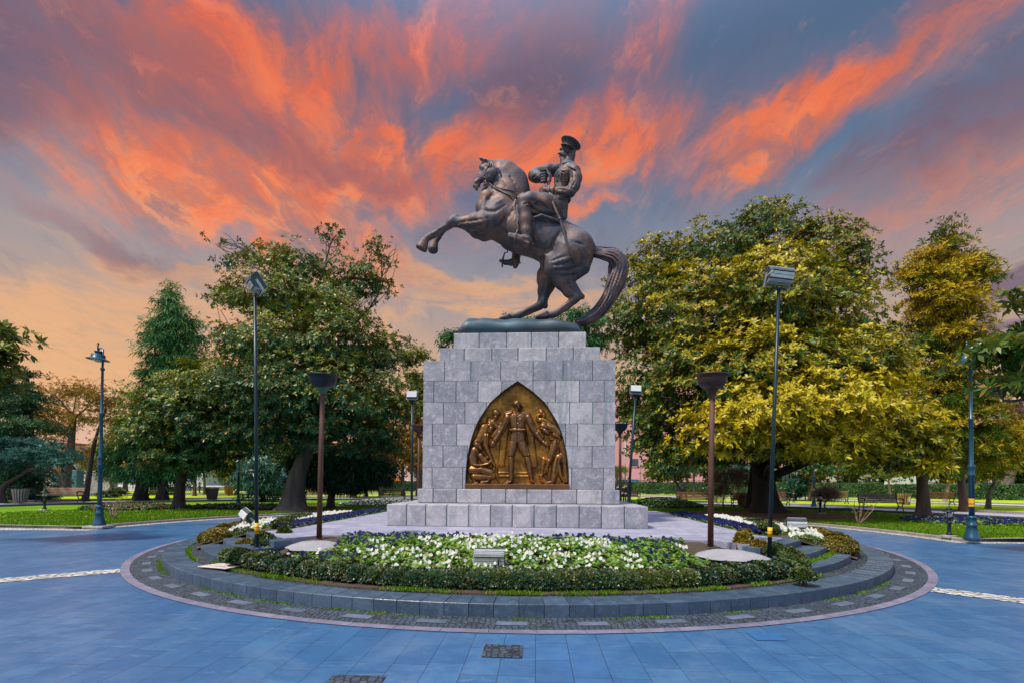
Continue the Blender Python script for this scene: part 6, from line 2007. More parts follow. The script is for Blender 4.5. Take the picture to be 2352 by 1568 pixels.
PV = {('w', n): [pansy_mesh('w', 10 * n + q, n + 1 + q % 2) for q in range(4)] for n in (1, 2, 3)}
PV.update({('b', n): [pansy_mesh('b', 50 + 10 * n + q, n) for q in range(4)] for n in (2, 4)})
PV[('g', 0)] = [pansy_mesh('w', 90 + q, 0) for q in range(4)]
rp_ = random.Random(44)
cnt = 0
y = -6.82
spots = []
while y < -4.2:
    xm = math.sqrt(max(0, 6.84 ** 2 - y * y)); xm = min(xm, abs(y) * math.tan(math.radians(40)) + .25)
    sp = .205 + .02 * rp_.random(); x = -xm + rp_.random() * sp
    while x < xm:
        spots.append((x + rp_.uniform(-.06, .06), y + rp_.uniform(-.06, .06))); x += sp
    y += .185
for (x, y) in spots:
    zz_ = soil_z(x, y)
    if abs(abs(x) - 3.45) < .6 and y > -5.55: continue
    blue = (y > -4.75) or (abs(x) > 2.2 + (y + 6.7) * -.3 and rp_.random() < .85) or (x < -1.2 and y > -5.0)
    blue = blue and not (-.9 < x < .6 and rp_.random() < .6)
    right_sparse = x > 2.0
    r_ = rp_.random()
    if blue: kk_ = ('b', 4 if r_ < (.55 if x < 1.5 else .2) else 2) if r_ < .9 - .35 * right_sparse else ('g', 0)
    else: kk_ = ('w', 3 if r_ < .22 and x < .5 else (2 if r_ < .5 else 1)) if r_ < .74 - .25 * right_sparse - (.15 if x > .5 else 0) else ('g', 0)
    nmz = {'b': 'dark_blue_pansy', 'w': 'white_pansy', 'g': 'pansy_plant'}[kk_[0]]
    lbz = {'b': 'dark blue pansy in the front flower bed behind the box hedge', 'w': 'white pansy in the front flower bed behind the box hedge', 'g': 'pansy plant without blooms, green leaves only, in the front flower bed'}[kk_[0]]
    o = link(nmz, rp_.choice(PV[kk_]), None, L(x, y, zz_), rp_.uniform(-.7, .7))
    s_ = rp_.uniform(.85, 1.25); o.scale = (s_, s_, s_)
    tag(o, lbz, 'flower', {'b': 'blue pansies in the front bed', 'w': 'white pansies in the front bed', 'g': 'pansy plants not in bloom in the front bed'}[kk_[0]])
    cnt += 1
print('pansies', cnt)


def carpet(name, label, fn, n, pet, seed, k=5, ln=.06, wd=.036, leafm=None, nfl=None, fl=.03):
    rng = np.random.RandomState(seed)
    P = np.array([fn(rng) for _ in range(n)]); P[:, 2] += rng.uniform(.01, .09, n)
    N = np.stack([rng.normal(size=n) * .4, rng.normal(size=n) * .4 - .2, np.ones(n)], 1)
    lm = leafm or M_PL
    parts = [(leaf_mesh('l', P, N, k, ln, wd, rng, lm, None, (0, .7), .15), lm)]
    if pet:
        nf = nfl or n
        P2 = np.array([fn(rng) for _ in range(nf)]); P2[:, 2] += rng.uniform(.08, .14, nf)
        N2 = np.stack([rng.normal(size=nf) * .4, -np.ones(nf) * .7, np.ones(nf) * .5], 1)
        parts.append((leaf_mesh('p', P2, N2, 5, fl, fl * 1.3, rng, pet, None, (-.1, .15), 0), pet))
    return tag(link(name, merge(name, parts)), label, 'flower bed', kind='stuff')


def band(a0, a1, d0, d1, sgn):
    """strip of a side bed: distance d outward from the platform edge"""
    def fn(rng):
        a = sgn * math.radians(rng.uniform(a0, a1)); d = rng.uniform(d0, d1)
        y = -4.72 / math.tan(abs(a)) if True else 0
        x = 4.76 + d
        return tuple(L(sgn * x, y, .40 + .02 * d))
    return fn


for sgn in (-1, 1):
    sd = 'left' if sgn < 0 else 'right'
    carpet('blue_pansies', 'strip of blue pansies along the %s edge of the platform' % sd, band(58, 128, .02, .55, sgn), 1300, M_PB, 400 + sgn, nfl=1500, fl=.030)
    carpet('white_pansies', 'strip of white pansies in the %s side bed, outside the blue ones' % sd, band(62, 112, .55, 1.15, sgn), 1100, M_PW, 410 + sgn, nfl=900, fl=.032)
    carpet('white_pansies', 'patch of white pansies between the %s steps and the rim hedge' % sd, lambda rng, s=sgn: tuple(PA(rng.uniform(6.2, 6.75), s * rng.uniform(60, 86), .36)), 500, M_PW, 414 + sgn, nfl=260, fl=.030)


def disc(cx, cy, rx, ry, z, dome=.0):
    def fn(rng):
        a = rng.rand() * 6.283; r = math.sqrt(rng.rand())
        return (cx + rx * r * math.cos(a), cy + ry * r * math.sin(a), z + dome * (1 - r * r))
    return fn


c_ = GS(500, 1906, ZL); carpet('red_flower_bed', 'bed of small red flowers and green leaves on the left lawn behind the street lamp', disc(c_.x, c_.y, 2.0, 1.9, ZL, .12), 1600, M_PR, 420, ln=.13, wd=.09, nfl=420, fl=.035, leafm=M_HED)
c_ = GS(3610, 1958, ZL); carpet('blue_flower_bed', 'bed of dark blue pansies on the right lawn behind the small lamp', disc(c_.x, c_.y, 2.1, 1.5, ZL, .12), 1200, M_PB, 421, ln=.10, wd=.06, nfl=1500, fl=.042)
c_ = GS(930, 1906, ZL); carpet('leafy_bed', 'low dark leafy plants in a bed on the left lawn beside the thin lamp', disc(c_.x, c_.y, 2.9, 1.3, ZL, .08), 900, None, 422, ln=.20, wd=.12, leafm=M_BOX)
c_ = GS(1440, 1893, ZL); carpet('white_flower_bed', 'mound of white flowers left of the pedestal steps', disc(c_.x, c_.y, 2.6, 1.8, ZL, .25), 1200, M_PW, 423, ln=.12, wd=.07, leafm=M_BOX, nfl=700, fl=.045)
c_ = GS(2480, 1900, ZL); carpet('ivy_mound', 'mound of dark green ivy right of the pedestal steps', disc(c_.x, c_.y, 2.4, 1.8, ZL, .45), 2600, None, 424, ln=.14, wd=.10, leafm=M_HED)
c_ = GS(2420, 1848, .2); carpet('ground_cover', 'pale green ground cover on the far lawn by the seated people', disc(c_.x, c_.y, 2.2, 1.2, .2, .05), 700, None, 426, ln=.14, wd=.08)


# far clipped hedges
def hedge_line(label, P0, P1, w, h, n, m, seed, ln=.16):
    P0 = Vector(P0); P1 = Vector(P1); d = P1 - P0; Ln = d.length; t = d.normalized(); nn = Vector((t.y, -t.x, 0))
    root = thing('clipped_hedge', label, 'hedge', tuple(P0))
    def fn(rng):
        s = rng.rand(); f = rng.rand()
        if f < .62: q = (rng.uniform(-1, -.85), rng.uniform(0.05, 1)); nv = -nn * -1 + Vector((0, 0, .2))
        else: q = (rng.uniform(-1, 1), rng.uniform(.92, 1.03)); nv = Vector((0, 0, 1))
        hh = h * (1 + .03 * math.sin(s * 60) + .03 * math.sin(s * 23))
        p = P0 + d * s + nn * (-q[0]) * w / 2 + Vector((0, 0, hh * q[1]))
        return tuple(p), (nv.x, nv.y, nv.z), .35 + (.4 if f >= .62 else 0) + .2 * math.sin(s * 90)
    leaf_rows('foliage', fn, n, m, seed, 4, ln, ln * .6, root, tuple(P0))
    mb = MB(); mid = (P1 - P0) / 2
    mb.box(mid + Vector((0, 0, h * .5)), (Ln, w * .55, h * .8), math.atan2(t.y, t.x))
    link('dense_core', mb.mesh('dense_core', mat('hedge_inside', (.012, .03, .012), 1, 0, .2, 5)), root)
    return root


def HP(x, y): p = GS(x, y, .22); p.z = .2; return p


pA = DS(2200, 1850, 62); pB = DS(3960, 1885, 43); pA.z = pB.z = .2
hedge_line('long clipped green hedge closing the park on the right', pA, pB, 1.2, 1.30, 9000, M_HED, 500)
pA = DS(860, 1830, 62); pB = DS(1700, 1832, 66); pA.z = pB.z = .2
hedge_line('clipped green hedge behind the benches, left of the monument', pA, pB, 1.2, 1.35, 5000, M_HED, 501)
pA = DS(2250, 1812, 76); pB = DS(3960, 1810, 62); pA.z = pB.z = .2
hedge_line('second clipped hedge, farther off along the street on the right', pA, pB, 1.0, 1.5, 6000, M_HED, 502)

# ------------------------------------------------------------------ street furniture
M_POLE = mat('lamp_paint_blue', (.010, .060, .105), .35, .2, .2, 4, col2=(.016, .085, .14), spec=.6)
M_BLK = mat('black_iron', (.012, .022, .030), .45, .3, .2, 6)
M_RUST = mat('rusty_pole', (.155, .065, .045), .65, .3, .35, 2.5, col2=(.07, .035, .032), bump=.4, bscale=40, stretch=(3, 3, .5))
M_DKP = mat('dark_green_pole', (.010, .035, .050), .4, .3, .2, 3)
M_GAL = mat('grey_aluminium', (.42, .44, .46), .45, .5, .15, 5)
M_GLS = mat('milky_glass', (.50, .50, .48), .15, 0, .05, 5)
M_YEL = mat('yellow_sticker', (.80, .45, .01), .5, 0, .05, 9)
M_WOOD = mat('bench_wood', (.42, .22, .10), .6, 0, .3, 2, col2=(.26, .12, .055), stretch=(.6, 6, 6))
M_WOODD = mat('bench_wood_dark', (.075, .035, .022), .55, 0, .3, 2, col2=(.045, .022, .016), stretch=(.6, 6, 6))
M_CONC = mat('concrete_foot', (.42, .39, .38), .85, 0, .2, 6)

HEADP = [(.30, 0), (.285, .012), (.19, .055), (.175, .065), (.175, .15), (.165, .16), (.10, .165), (.095, .175), (.095, .235), (.115, .24), (.115, .262), (.05, .275), (.002, .28)]


def street_lamp(label, foot, h, group, tagy=None, headoff=-.10, tilt=0.0, foot_block=False, r=.06):
    root = thing('street_lamp', label, 'street lamp', tuple(foot), 0, group)
    g = MB()
    g.lathe([(.165, 0), (.17, .02), (.17, .08), (.145, .12), (.115, .26), (.105, .36), (.115, .37), (.115, .40), (.082, .43), (.082, .55), (.10, .57), (.10, .60), (.07, .62)], n=24)
    g.build('base', M_POLE, root)
    g = MB()
    pr = [(r, .6), (r, h * .34), (r * 1.35, h * .345), (r * 1.35, h * .355), (r * 1.15, h * .36), (r * 1.15, h * .385), (r * 1.35, h * .39), (r * 1.35, h * .40), (r * .8, h * .41), (r * .72, h * .64), (r * 1.1, h * .645), (r * 1.1, h * .655), (r * .62, h * .66),
          (r * .55, h * .90), (r * .95, h * .905), (r * .95, h * .915), (r * .5, h * .92), (r * .45, h + .14), (.002, h + .15)]
    g.lathe(pr, n=16); g.build('pole', M_POLE, root)
    Mh = Matrix.Rotation(tilt, 4, 'Y')
    g = MB(); g.lathe(HEADP, (headoff, -.02, h - .19), 28, M=Mh); hd = g.build('lamp_head', M_POLE, root)
    g = MB(); g.lathe([(.002, -.075), (.07, -.06), (.12, -.02), (.15, .012)], (headoff, -.02, h - .19), 20, M=Mh, caps=False); g.build('glass', M_GLS, hd)
    g = MB(); g.tube([(headoff, -.02, h + .08), (headoff - .01, -.02, h + .22), (headoff - .005, -.02, h + .27)], [.022, .02, .03], 8); g.lathe([(.002, 0), (.03, .015), (.034, .035), (.012, .06), (.002, .065)], (headoff - .005, -.02, h + .27), 10)
    g.tube([(headoff + .02, -.02, h + .1), (headoff + .07, -.02, h + .18), (.0, 0, h + .14)], [.015, .02, .015], 8); g.build('finial', M_POLE, root)
    if tagy:
        g = MB(); R_ = r + .004
        g.lathe([(R_, tagy), (R_, tagy + .20)], n=16, caps=False); g.build('sticker', M_YEL, root)
        g = MB(); g.lathe([(R_ + .002, tagy + .05), (R_ + .002, tagy + .058)], n=16, caps=False); g.lathe([(R_ + .002, tagy + .08), (R_ + .002, tagy + .088)], n=16, caps=False); g.build('sticker_print', M_BLK, root)
    if foot_block:
        g = MB(); g.box((0, 0, -.02), (.62, .5, .07), bev=.01); g.build('concrete_base', M_CONC, root)
    return root


p = GS(372, 1970, ZL); street_lamp('tall blue street lamp on the left lawn with a frayed wire under its shade', p, (1970 - 1345) * SV * p.y / F + .17, None, None, -.13, .08, True)
p = GS(3645, 2024, ZL); street_lamp('tall blue street lamp with a yellow sticker on the right lawn, leaves over its shade', p, (2024 - 1352) * SV * p.y / F + .17, None, .86, -.10, -.05)
p = GS(893, 1897, ZL); street_lamp('thin blue street lamp under the left magnolia, its shade hidden in leaves', p, 4.6, None, None, -.1, 0, True, .06)
p = GS(3052, 1899, ZL); street_lamp('street lamp with a yellow sticker behind the right walk, under the huge magnolia', p, 4.8, None, .95, -.1, 0, False, .065)
p = DS(2938, 1882, 38); p.z = .17; street_lamp('pale blue street lamp in front of the reddish bench, under the huge magnolia', p, 4.8, None, None, -.1, 0, False, .08)
p = DS(625, 1846, 44); p.z = .17; street_lamp('blue street lamp far behind the slatted bench at the left', p, 4.8, None, None, -.1, 0, False, .08)


def bowl_lamp(label, foot, h, m, group='bowl lamps at the corners of the pedestal', lean=0.0, cup=None):
    root = thing('bowl_lamp', label, 'lamp', tuple(foot), 0, group)
    g = MB(); g.tube([(0, 0, -.03), (lean * .4, 0, h * .5), (lean, 0, h - .33)], [.047, .044, .042], 16); g.build('pole', M_RUST, root)
    g = MB(); prof = [(.045, -.38), (.052, -.33), (.075, -.27), (.115, -.225), (.175, -.195), (.215, -.14), (.236, -.07), (.242, -.012), (.268, -.010), (.272, .006), (.262, .016), (.235, .012), (.22, -.02), (.002, -.06)]
    Mt = Matrix.Rotation(.03, 4, 'Y') @ Matrix.Rotation(.05, 4, 'X')
    g.lathe(prof[:4], (lean, 0, h), 28, M=Mt, caps=False); g.build('socket', cup or m, root)
    g = MB(); g.lathe(prof[3:], (lean, 0, h), 32, M=Mt, caps=False); g.build('bowl', m, root)
    return root


M_BOWLB = mat('bowl_black', (.012, .022, .032), .5, .3, .2, 5); M_BOWLR = mat('bowl_rust', (.085, .038, .030), .5, .4, .3, 3, col2=(.03, .025, .03)); M_SOCK = mat('verdigris', (.06, .16, .12), .6, .3, .4, 10, col2=(.10, .07, .045))
p = G(733, 1232, ZPLAT); bowl_lamp('black bowl lamp with a green-stained socket on a rusty pole, front left of the pedestal', p, (1232 - 861) * p.y / F, M_BOWLB, lean=.03, cup=M_SOCK)
p = G(1632, 1250, ZPLAT); bowl_lamp('rust-brown bowl lamp on a rusty pole, front right of the pedestal', p, (1250 - 860) * p.y / F, M_BOWLR, lean=.03)
p = D(1424, 1147, 16.2); p.z = ZPLAT; bowl_lamp('dark bowl lamp behind the pedestal, right side, near the standing man', p, 2.95, M_BOWLB)
p = D(961, 1147, 17.0); p.z = ZPLAT; bowl_lamp('dark bowl lamp behind the pedestal, half hidden by its left edge', p, 2.95, M_BOWLR)


def flood_head(root, c, M, s=1.0, cable=False):
    """body looks along +y; ribs on the back"""
    T_ = Matrix.Translation(c) @ M
    w = .19 * s
    prof = [(.10, .125), (.04, .135), (-.05, .10), (-.085, .04), (-.085, -.04), (-.05, -.10), (.04, -.135), (.10, -.125)]
    g = MB(); n = len(prof)
    vs = [T_ @ Vector((x * w, y * s, z * s)) for x in (-1, 1) for y, z in prof]
    g.add(vs, [tuple(range(n - 1, -1, -1)), tuple(range(n, 2 * n))] + [(i, (i + 1) % n, n + (i + 1) % n, n + i) for i in range(n - 1)] + [(n - 1, 0, n, 2 * n - 1)])
    body = g.build('housing', mat('housing_dark', (.06, .08, .09), .5, .3, .2, 6), root)
    g = MB()
    for z in (.125, .112, .099, .086, .073):
        for sg in (1, -1):
            yb = np.interp(z, [.04, .10, .135], [-.085, -.05, .04]) - .013
            g.box(T_ @ Vector((0, yb * s, sg * z * s)), (2 * w * 1.01, .05 * s, .006 * s), M=M)
    g.build('cooling_ribs', mat('rib_pale', (.55, .56, .56), .5, .2, .1, 9), body)
    g = MB(); g.box(T_ @ Vector((0, -.090 * s, .032 * s)), (2 * w * 1.0, .012 * s, .040 * s), M=M); g.box(T_ @ Vector((0, -.090 * s, -.018 * s)), (2 * w * 1.0, .012 * s, .045 * s), M=M); g.build('back_band', mat('pale_aluminium', (.62, .62, .62), .4, .3, .1, 6), body)
    g = MB(); g.box(T_ @ Vector((0, .105 * s, 0)), (2 * w * .94, .008 * s, .235 * s), M=M); g.build('glass', mat('flood_glass', (.55, .58, .60), .12, 0, .05, 5), body)
    g = MB()
    for sx_ in (-1, 1):
        g.box(T_ @ Vector((sx_ * (w + .012 * s), .01 * s, -.075 * s)), (.006, .045 * s, .21 * s), M=M)
    g.box(T_ @ Vector((0, .01 * s, -.18 * s)), (2 * w + .03 * s, .045 * s, .007), M=M)
    g.build('bracket', M_GAL if s > .8 else M_DKP, root)
    if cable:
        g = MB(); g.tube([T_ @ Vector(v) for v in ((-w * .7, -.09, .03), (-w * .95, -.11, .05), (-w * 1.25, -.08, -.03), (-w * 1.3, -.03, -.10), (-w * .9, 0, -.14))], .006, 6); g.build('cable', mat('grey_cable', (.45, .44, .42), .6), root)


def RM(yaw, pitch=0, roll=0): return Matrix.Rotation(yaw, 4, 'Z') @ Matrix.Rotation(pitch, 4, 'X') @ Matrix.Rotation(roll, 4, 'Y')


def flood_pole(label, foot, top, M, r=.028, sticker=None, cable=False):
    root = thing('floodlight_pole', label, 'floodlight', tuple(foot), 0, 'floodlight poles round the terrace')
    d = top - foot
    g = MB(); g.tube([(0, 0, -.1), d * .5, d - Vector((0, 0, .20))], [r * 1.1, r, r * .95], 14); g.build('pole', M_DKP, root)
    g = MB(); g.box(d - Vector((0, 0, .20)), (.22, .05, .035), M=M); g.build('crossbar', M_DKP, root)
    flood_head(root, d, M, 1.0, cable)
    if sticker:
        t0, t1 = sticker
        g = MB(); a = d * (t0 / d.length); b_ = d * (t1 / d.length)
        g.tube([a, b_], r * 1.1 + .004, 14); g.build('sticker', M_YEL, root)
        g = MB(); g.tube([a + (b_ - a) * .2, a + (b_ - a) * .26], r * 1.1 + .006, 14); g.tube([a + (b_ - a) * .6, a + (b_ - a) * .63], r * 1.1 + .006, 14); g.build('sticker_print', M_BLK, root)
    return root


f_ = G(590, 1262, .30); t_ = D(586, 652, f_.y)
flood_pole('tall thin floodlight pole in the left bushes, lamp head turned sideways', f_, t_, RM(-1.05, .62, .15), sticker=((1262 - 1225) / 1130 * f_.y, (1262 - 1200) / 1130 * f_.y))
f_ = G(1766, 1287, .28); t_ = D(1789, 634, f_.y)
flood_pole('tall thin floodlight pole in the right bushes, ribbed back of its lamp to the viewer', f_, t_, RM(.10, .25, .06), sticker=((1287 - 1232) / 1130 * f_.y, (1287 - 1210) / 1130 * f_.y), cable=True)
f_ = D(1440, 1150, 17.5); f_.z = .12; t_ = D(1460, 894, 17.5)
flood_pole('farther floodlight pole behind the pedestal, right, pale glass to the viewer', f_, t_, RM(math.pi - .1, .35, -.06), r=.045)
f_ = D(946, 1150, 18); f_.z = .12; t_ = D(947, 907, 18)
flood_pole('farther floodlight pole behind the pedestal, left, pale glass to the viewer', f_, t_, RM(math.pi, .30), r=.045)
c_ = D(1124, 1284, 6.75)
r_ = thing('ground_floodlight', 'floodlight standing in the front flower bed, ribbed grey back to the viewer', 'floodlight', (c_.x, c_.y, .28)); flood_head(r_, Vector((0, 0, c_.z - .28)), RM(-.03, .18), 1.08)
g = MB(); g.tube([(.12, -.13, -.02), (.13, -.15, .12), (.125, -.13, .17)], .012, 6); g.tube([(-.10, 0, -.1), (-.10, 0, .02)], .02, 6); g.build('stand', M_BLK, r_)
c_ = DS(930, 1935, 11.2); r_ = thing('ground_floodlight', 'floodlight tilted on a black stand behind the left bushes, blue-tinted glass', 'floodlight', (c_.x, c_.y, .3)); flood_head(r_, Vector((0, 0, c_.z - .3)), RM(-1.0, .75, .3), 1.1)
g = MB(); g.tube([(0, 0, -.1), (0, 0, c_.z - .42)], .03, 8); g.tube([(-.05, 0, c_.z - .4), (-.16, .02, .30), (-.18, .02, .05)], .014, 6); g.build('stand', M_BLK, r_)
c_ = DS(2983, 1962, 10.6); r_ = thing('ground_floodlight', 'pale oval floodlight seen edge-on above the right hedge, on a bent grey stand', 'floodlight', (c_.x, c_.y, .3)); flood_head(r_, Vector((0, 0, c_.z - .3)), RM(-.25, 1.30), 1.0)
g = MB(); g.tube([(.05, 0, c_.z - .40), (.0, 0, c_.z - .55), (-.06, 0, .0)], .022, 8); g.tube([(-.2, .1, c_.z - .38), (-.24, .1, .0)], .014, 8); g.build('stand', M_GAL, r_)


def path_lamp(label, foot, h, base=True):
    root = thing('path_lamp', label, 'small lamp', tuple(foot), 0, 'small lantern posts along the walks'); k = h / .86
    if base:
        g = MB(); g.box((0, 0, .01), (.28 * k, .26 * k, .08 * k), bev=.01); g.build('concrete_base', M_CONC, root)
    g = MB(); g.lathe([(q * k, z * k) for q, z in [(.075, .04), (.08, .06), (.055, .10), (.042, .14), (.04, .36), (.06, .38), (.06, .41), (.04, .43), (.04, .50), (.075, .52), (.075, .55)]], n=16); g.build('post', M_BLK, root)
    g = MB(); g.lathe([(q * k, z * k) for q, z in [(.055, .55), (.085, .58), (.07, .64), (.055, .70)]], n=16); g.build('glass_shade', M_GLS, root)
    g = MB(); g.lathe([(q * k, z * k) for q, z in [(.155, .695), (.15, .71), (.07, .735), (.06, .76), (.075, .77), (.05, .80), (.015, .82), (.018, .84), (.002, .88)]], n=20); g.build('hood', M_BLK, root)
    g = MB()
    for i in range(4):
        a = i * math.pi / 2 + .5
        g.tube([(.07 * k * math.cos(a), .07 * k * math.sin(a), .54 * k), (.105 * k * math.cos(a), .105 * k * math.sin(a), .62 * k), (.09 * k * math.cos(a), .09 * k * math.sin(a), .70 * k)], .008 * k, 5)
    g.build('guard', M_BLK, root)
    return root


for x, y, d_, h, lab in ((3560, 2011, None, .84, 'small black lantern post beside the tall street lamp on the right lawn'), (167, 1912, None, 1.0, 'small black lantern post on the left lawn in front of the sunlit bench'),
                         (71, 1884, 31, 1.15, 'small lantern post rising behind the wooden litter bin, far left'), (3076, 1924, None, 1.05, 'small black lantern post next to the coiled hose'),
                         (2976, 1880, 36, .95, 'small lantern post with a pale foot, in front of the dark bush'), (3020, 1871, 40, .95, 'small lantern post left of the leaning grey trunk'), (2636, 1846, 52, 1.25, 'small lantern post behind the right end of the orange bench'), (748, 1843, 50, 1.2, 'small lantern post on the far lawn at the left')):
    p = GS(x, y, ZL) if d_ is None else DS(x, y, d_)
    if d_: p.z = .17
    path_lamp(lab, p, h, d_ is None or x == 2976)


def bench(label, foot, rz, m, Lb=1.95, z=.1):
    root = thing('park_bench', label, 'bench', (foot.x, foot.y, z), rz, 'park benches along the walks')
    g = MB()
    for i in range(4): g.box((0, -.20 + i * .115, .43 + .006 * i), (Lb, .095, .03), bev=.006)
    g.build('seat', m, root)
    g = MB(); Rb = Matrix.Rotation(-.22, 4, 'X')
    for i in range(4): g.box((0, .225 + i * .028, .52 + i * .105), (Lb, .028, .085), M=Rb, bev=.006)
    g.build('backrest', m, root)
    for sx_ in (-1, 1):
        x = sx_ * (Lb / 2 - .02); g = MB()
        g.tube([(x, -.25, 0), (x, -.20, .10), (x, -.12, .22), (x, -.20, .34), (x, -.23, .42)], .028, 8)
        g.tube([(x, .27, 0), (x, .20, .12), (x, .12, .24), (x, .20, .40), (x, .26, .60), (x, .34, .90), (x, .345, .95)], .03, 8)
        g.tube([(x, -.12, .22), (x, .12, .24)], .022, 8); g.tube([(x, -.24, .42), (x, .20, .42)], .026, 8)
        g.tube([(x, -.24, .42), (x, -.28, .55), (x, -.25, .64), (x, -.05, .66), (x, .24, .62)], .028, 8); g.lathe([(.05, -.02), (.05, .02)], (x, -.25, .60), 12, M=Matrix.Rotation(math.pi / 2, 4, 'Y'))
        g.build('iron_frame', M_POLE if m is M_WOOD else M_BLK, root)
    g = MB(); g.tube([(-Lb / 2, 0, .13), (Lb / 2, 0, .13)], .010, 6); g.build('tie_rod', M_BLK, root)
    return root


M_WOODR = mat('bench_wood_red', (.20, .075, .035), .55, 0, .3, 2, col2=(.12, .045, .025), stretch=(.6, 6, 6))
M_WOODP = mat('bench_wood_pale', (.46, .29, .20), .65, 0, .3, 2, col2=(.33, .19, .12), stretch=(.6, 6, 6))
for x, y, d_, rz, m_, lab, Lb in ((224, 1884, 29.5, .06, M_WOODP, 'sunlit pale wooden bench with blue iron ends, beside the leaning brown trunk', 2.4), (612, 1870, 33, -.03, M_WOODD, 'dark bench half hidden behind the slim crooked magnolia trunk', 2.3),
                                  (1195, 1868, 36, .0, M_WOODR, 'reddish bench seen behind the left bowl lamp pole', 2.0), (1470, 1868, 34, math.pi, M_WOODD, 'dark bench seen from behind, between the trunks left of the pedestal', 1.75),
                                  (2603, 1886, 29.5, -.03, M_WOOD, 'orange wooden bench with dark iron ends, left of the rusty right lamp pole', 1.95), (2798, 1888, 29, -.1, M_WOODR, 'bench end showing between the two dark trunks of the huge magnolia', 1.6),
                                  (2905, 1880, 32, -.1, M_WOODR, 'reddish bench just right of the huge magnolia trunk', 1.7), (3118, 1878, 34, math.pi - .15, M_WOOD, 'reddish-orange bench behind the pinkish bare shrub', 1.95),
                                  (3303, 1908, 26.5, -.05, M_WOODD, 'dark brown bench on the right walk, left of the dark magnolia trunk', 2.05), (3507, 1884, 33, math.pi - .1, M_WOODR, 'brown bench with crossed legs seen from behind, right of the dark magnolia trunk', 2.1),
                                  (2345, 1882, 35, .05, M_WOODD, 'dark bench on which people sit, just right of the pedestal', 2.0)):
    p = DS(x, y, d_); bench(lab, p, rz, m_, Lb, .10 if x not in (3118, 3507) else .17)


def litter_bin(label, foot, h, m, lid=False):
    root = thing('litter_bin', label, 'litter bin', tuple(foot), 0, 'slatted litter bins along the walks'); k = h / .7
    g = MB()
    for i in range(18):
        a = 2 * math.pi * i / 18; a2 = .115
        q = []
        for z, r in ((.04, .25), (.70, .345)):
            for t, rr_ in ((a - a2, r), (a + a2, r), (a + a2, r - .02), (a - a2, r - .02)): q.append((k * rr_ * math.cos(t), k * rr_ * math.sin(t), k * (z + (.012 * (i % 3) if z > .1 else 0))))
        g.add(q, [(0, 3, 2, 1), (4, 5, 6, 7), (0, 1, 5, 4), (1, 2, 6, 5), (2, 3, 7, 6), (3, 0, 4, 7)])
    g.build('slats', m, root)
    g = MB(); g.lathe([(.20 * k, .06 * k), (.29 * k, .64 * k)], n=20, caps=False); g.lathe([(.21 * k, .08 * k), (.002, .08 * k)], n=20, caps=False); g.build('liner', mat('bin_liner', (.03, .03, .035), .7), root)
    g = MB()
    for z, r in ((.18, .265), (.55, .318)): g.lathe([(r * k, z * k), (r * k, (z + .03) * k)], n=24, caps=False)
    g.tube([(0, 0, 0), (0, 0, .1 * k)], .06 * k, 8); g.build('hoops', M_BLK, root)
    if lid:
        g = MB(); g.box((.05, -.3 * k, .42 * k), (.14, .02, .38 * k), bev=.005); g.build('notice_plate', M_GLS, root)
    return root


M_SLW = mat('slat_weathered', (.30, .24, .18), .8, 0, .3, 3, col2=(.16, .15, .16), stretch=(3, 3, .5))
for x, y, d_, h, m_, lab, lid in ((76, 1888, 28, .80, M_SLW, 'weathered wooden slatted litter bin at the far left edge of the walk', False), (795, 1869, 34, .85, mat('slat_dark', (.085, .06, .045), .8, 0, .3, 3, col2=(.05, .04, .035)), 'dark brown slatted litter bin at the edge of the walk, left', False),
                                  (858, 1851, 44, .85, mat('slat_orange', (.62, .24, .05), .6, 0, .2, 3), 'bright orange slatted litter bin on the farther walk, left', False), (2788, 1890, 29, .80, mat('slat_brown', (.32, .15, .07), .7, 0, .3, 3), 'brown slatted litter bin left of the twin dark trunks', False),
                                  (3392, 1884, 33, .80, mat('slat_gold', (.40, .22, .08), .7, 0, .3, 3), 'golden-brown slatted litter bin with a pale plate, right of the dark brown bench', True)):
    p = DS(x, y, d_); p.z = .11 if d_ < 40 else .17; litter_bin(lab, p, h, m_, lid)

# ------------------------------------------------------------------ people
def person(label, foot, rz, pts, cols, seed=0, group=None):
    """pts: dict of body capsules in metres, figure looks along -y; cols: skin, top, trousers, shoes, hair"""
    prims = []
    for a, b, ra, rb in pts: prims.append((a, b, ra, rb, .03, False, 1.0))
    V, Q = sdf_mesh(prims, .016, .03)
    ms = [mat('%s_%d' % (n, hash(c) % 9999), c, .7, 0, .1, 6) for n, c in zip(('skin', 'jacket', 'trousers', 'shoes', 'hair'), cols['c'])]
    cen = V[Q].mean(1)
    mi = np.array([cols['f'](p) for p in cen])
    root = thing('person', label, 'person', tuple(foot), rz, group)
    me = new_mesh('body', V, Q, mats=ms, midx=mi, smooth=True)
    link('body', me, root)
    return root


def head_(z, y=0.0, x=0.0, dn=0.0):
    return [((x, y, z), (x, y - .015, z + .05), .082, .085), ((x, y - .05, z - .04), (x, y - .055, z + .0), .05, .055), ((x, y - .09, z + .01), (x, y - .105, z - .005), .014, .016), ((x, y + .02, z - .14), (x, y + .01, z - .05), .052, .05),
            ((x - .085, y, z), (x - .085, y, z + .03), .014, .014), ((x + .085, y, z), (x + .085, y, z + .03), .014, .014)]


def hand_(p, d, sx_):
    p = Vector(p); d = Vector(d).normalized(); s = Vector((1, 0, 0)); out = [(tuple(p), tuple(p + d * .06), .032, .036)]
    for q, (o, l) in enumerate(((-.03, .055), (-.01, .065), (.01, .06), (.028, .045))):
        b = p + d * .07 + s * o; out.append((tuple(b), tuple(b + d * l + Vector((0, -.015, -.01))), .011, .009))
    out.append((tuple(p + s * sx_ * -.03), tuple(p + s * sx_ * -.055 + d * .045), .013, .010))
    return out


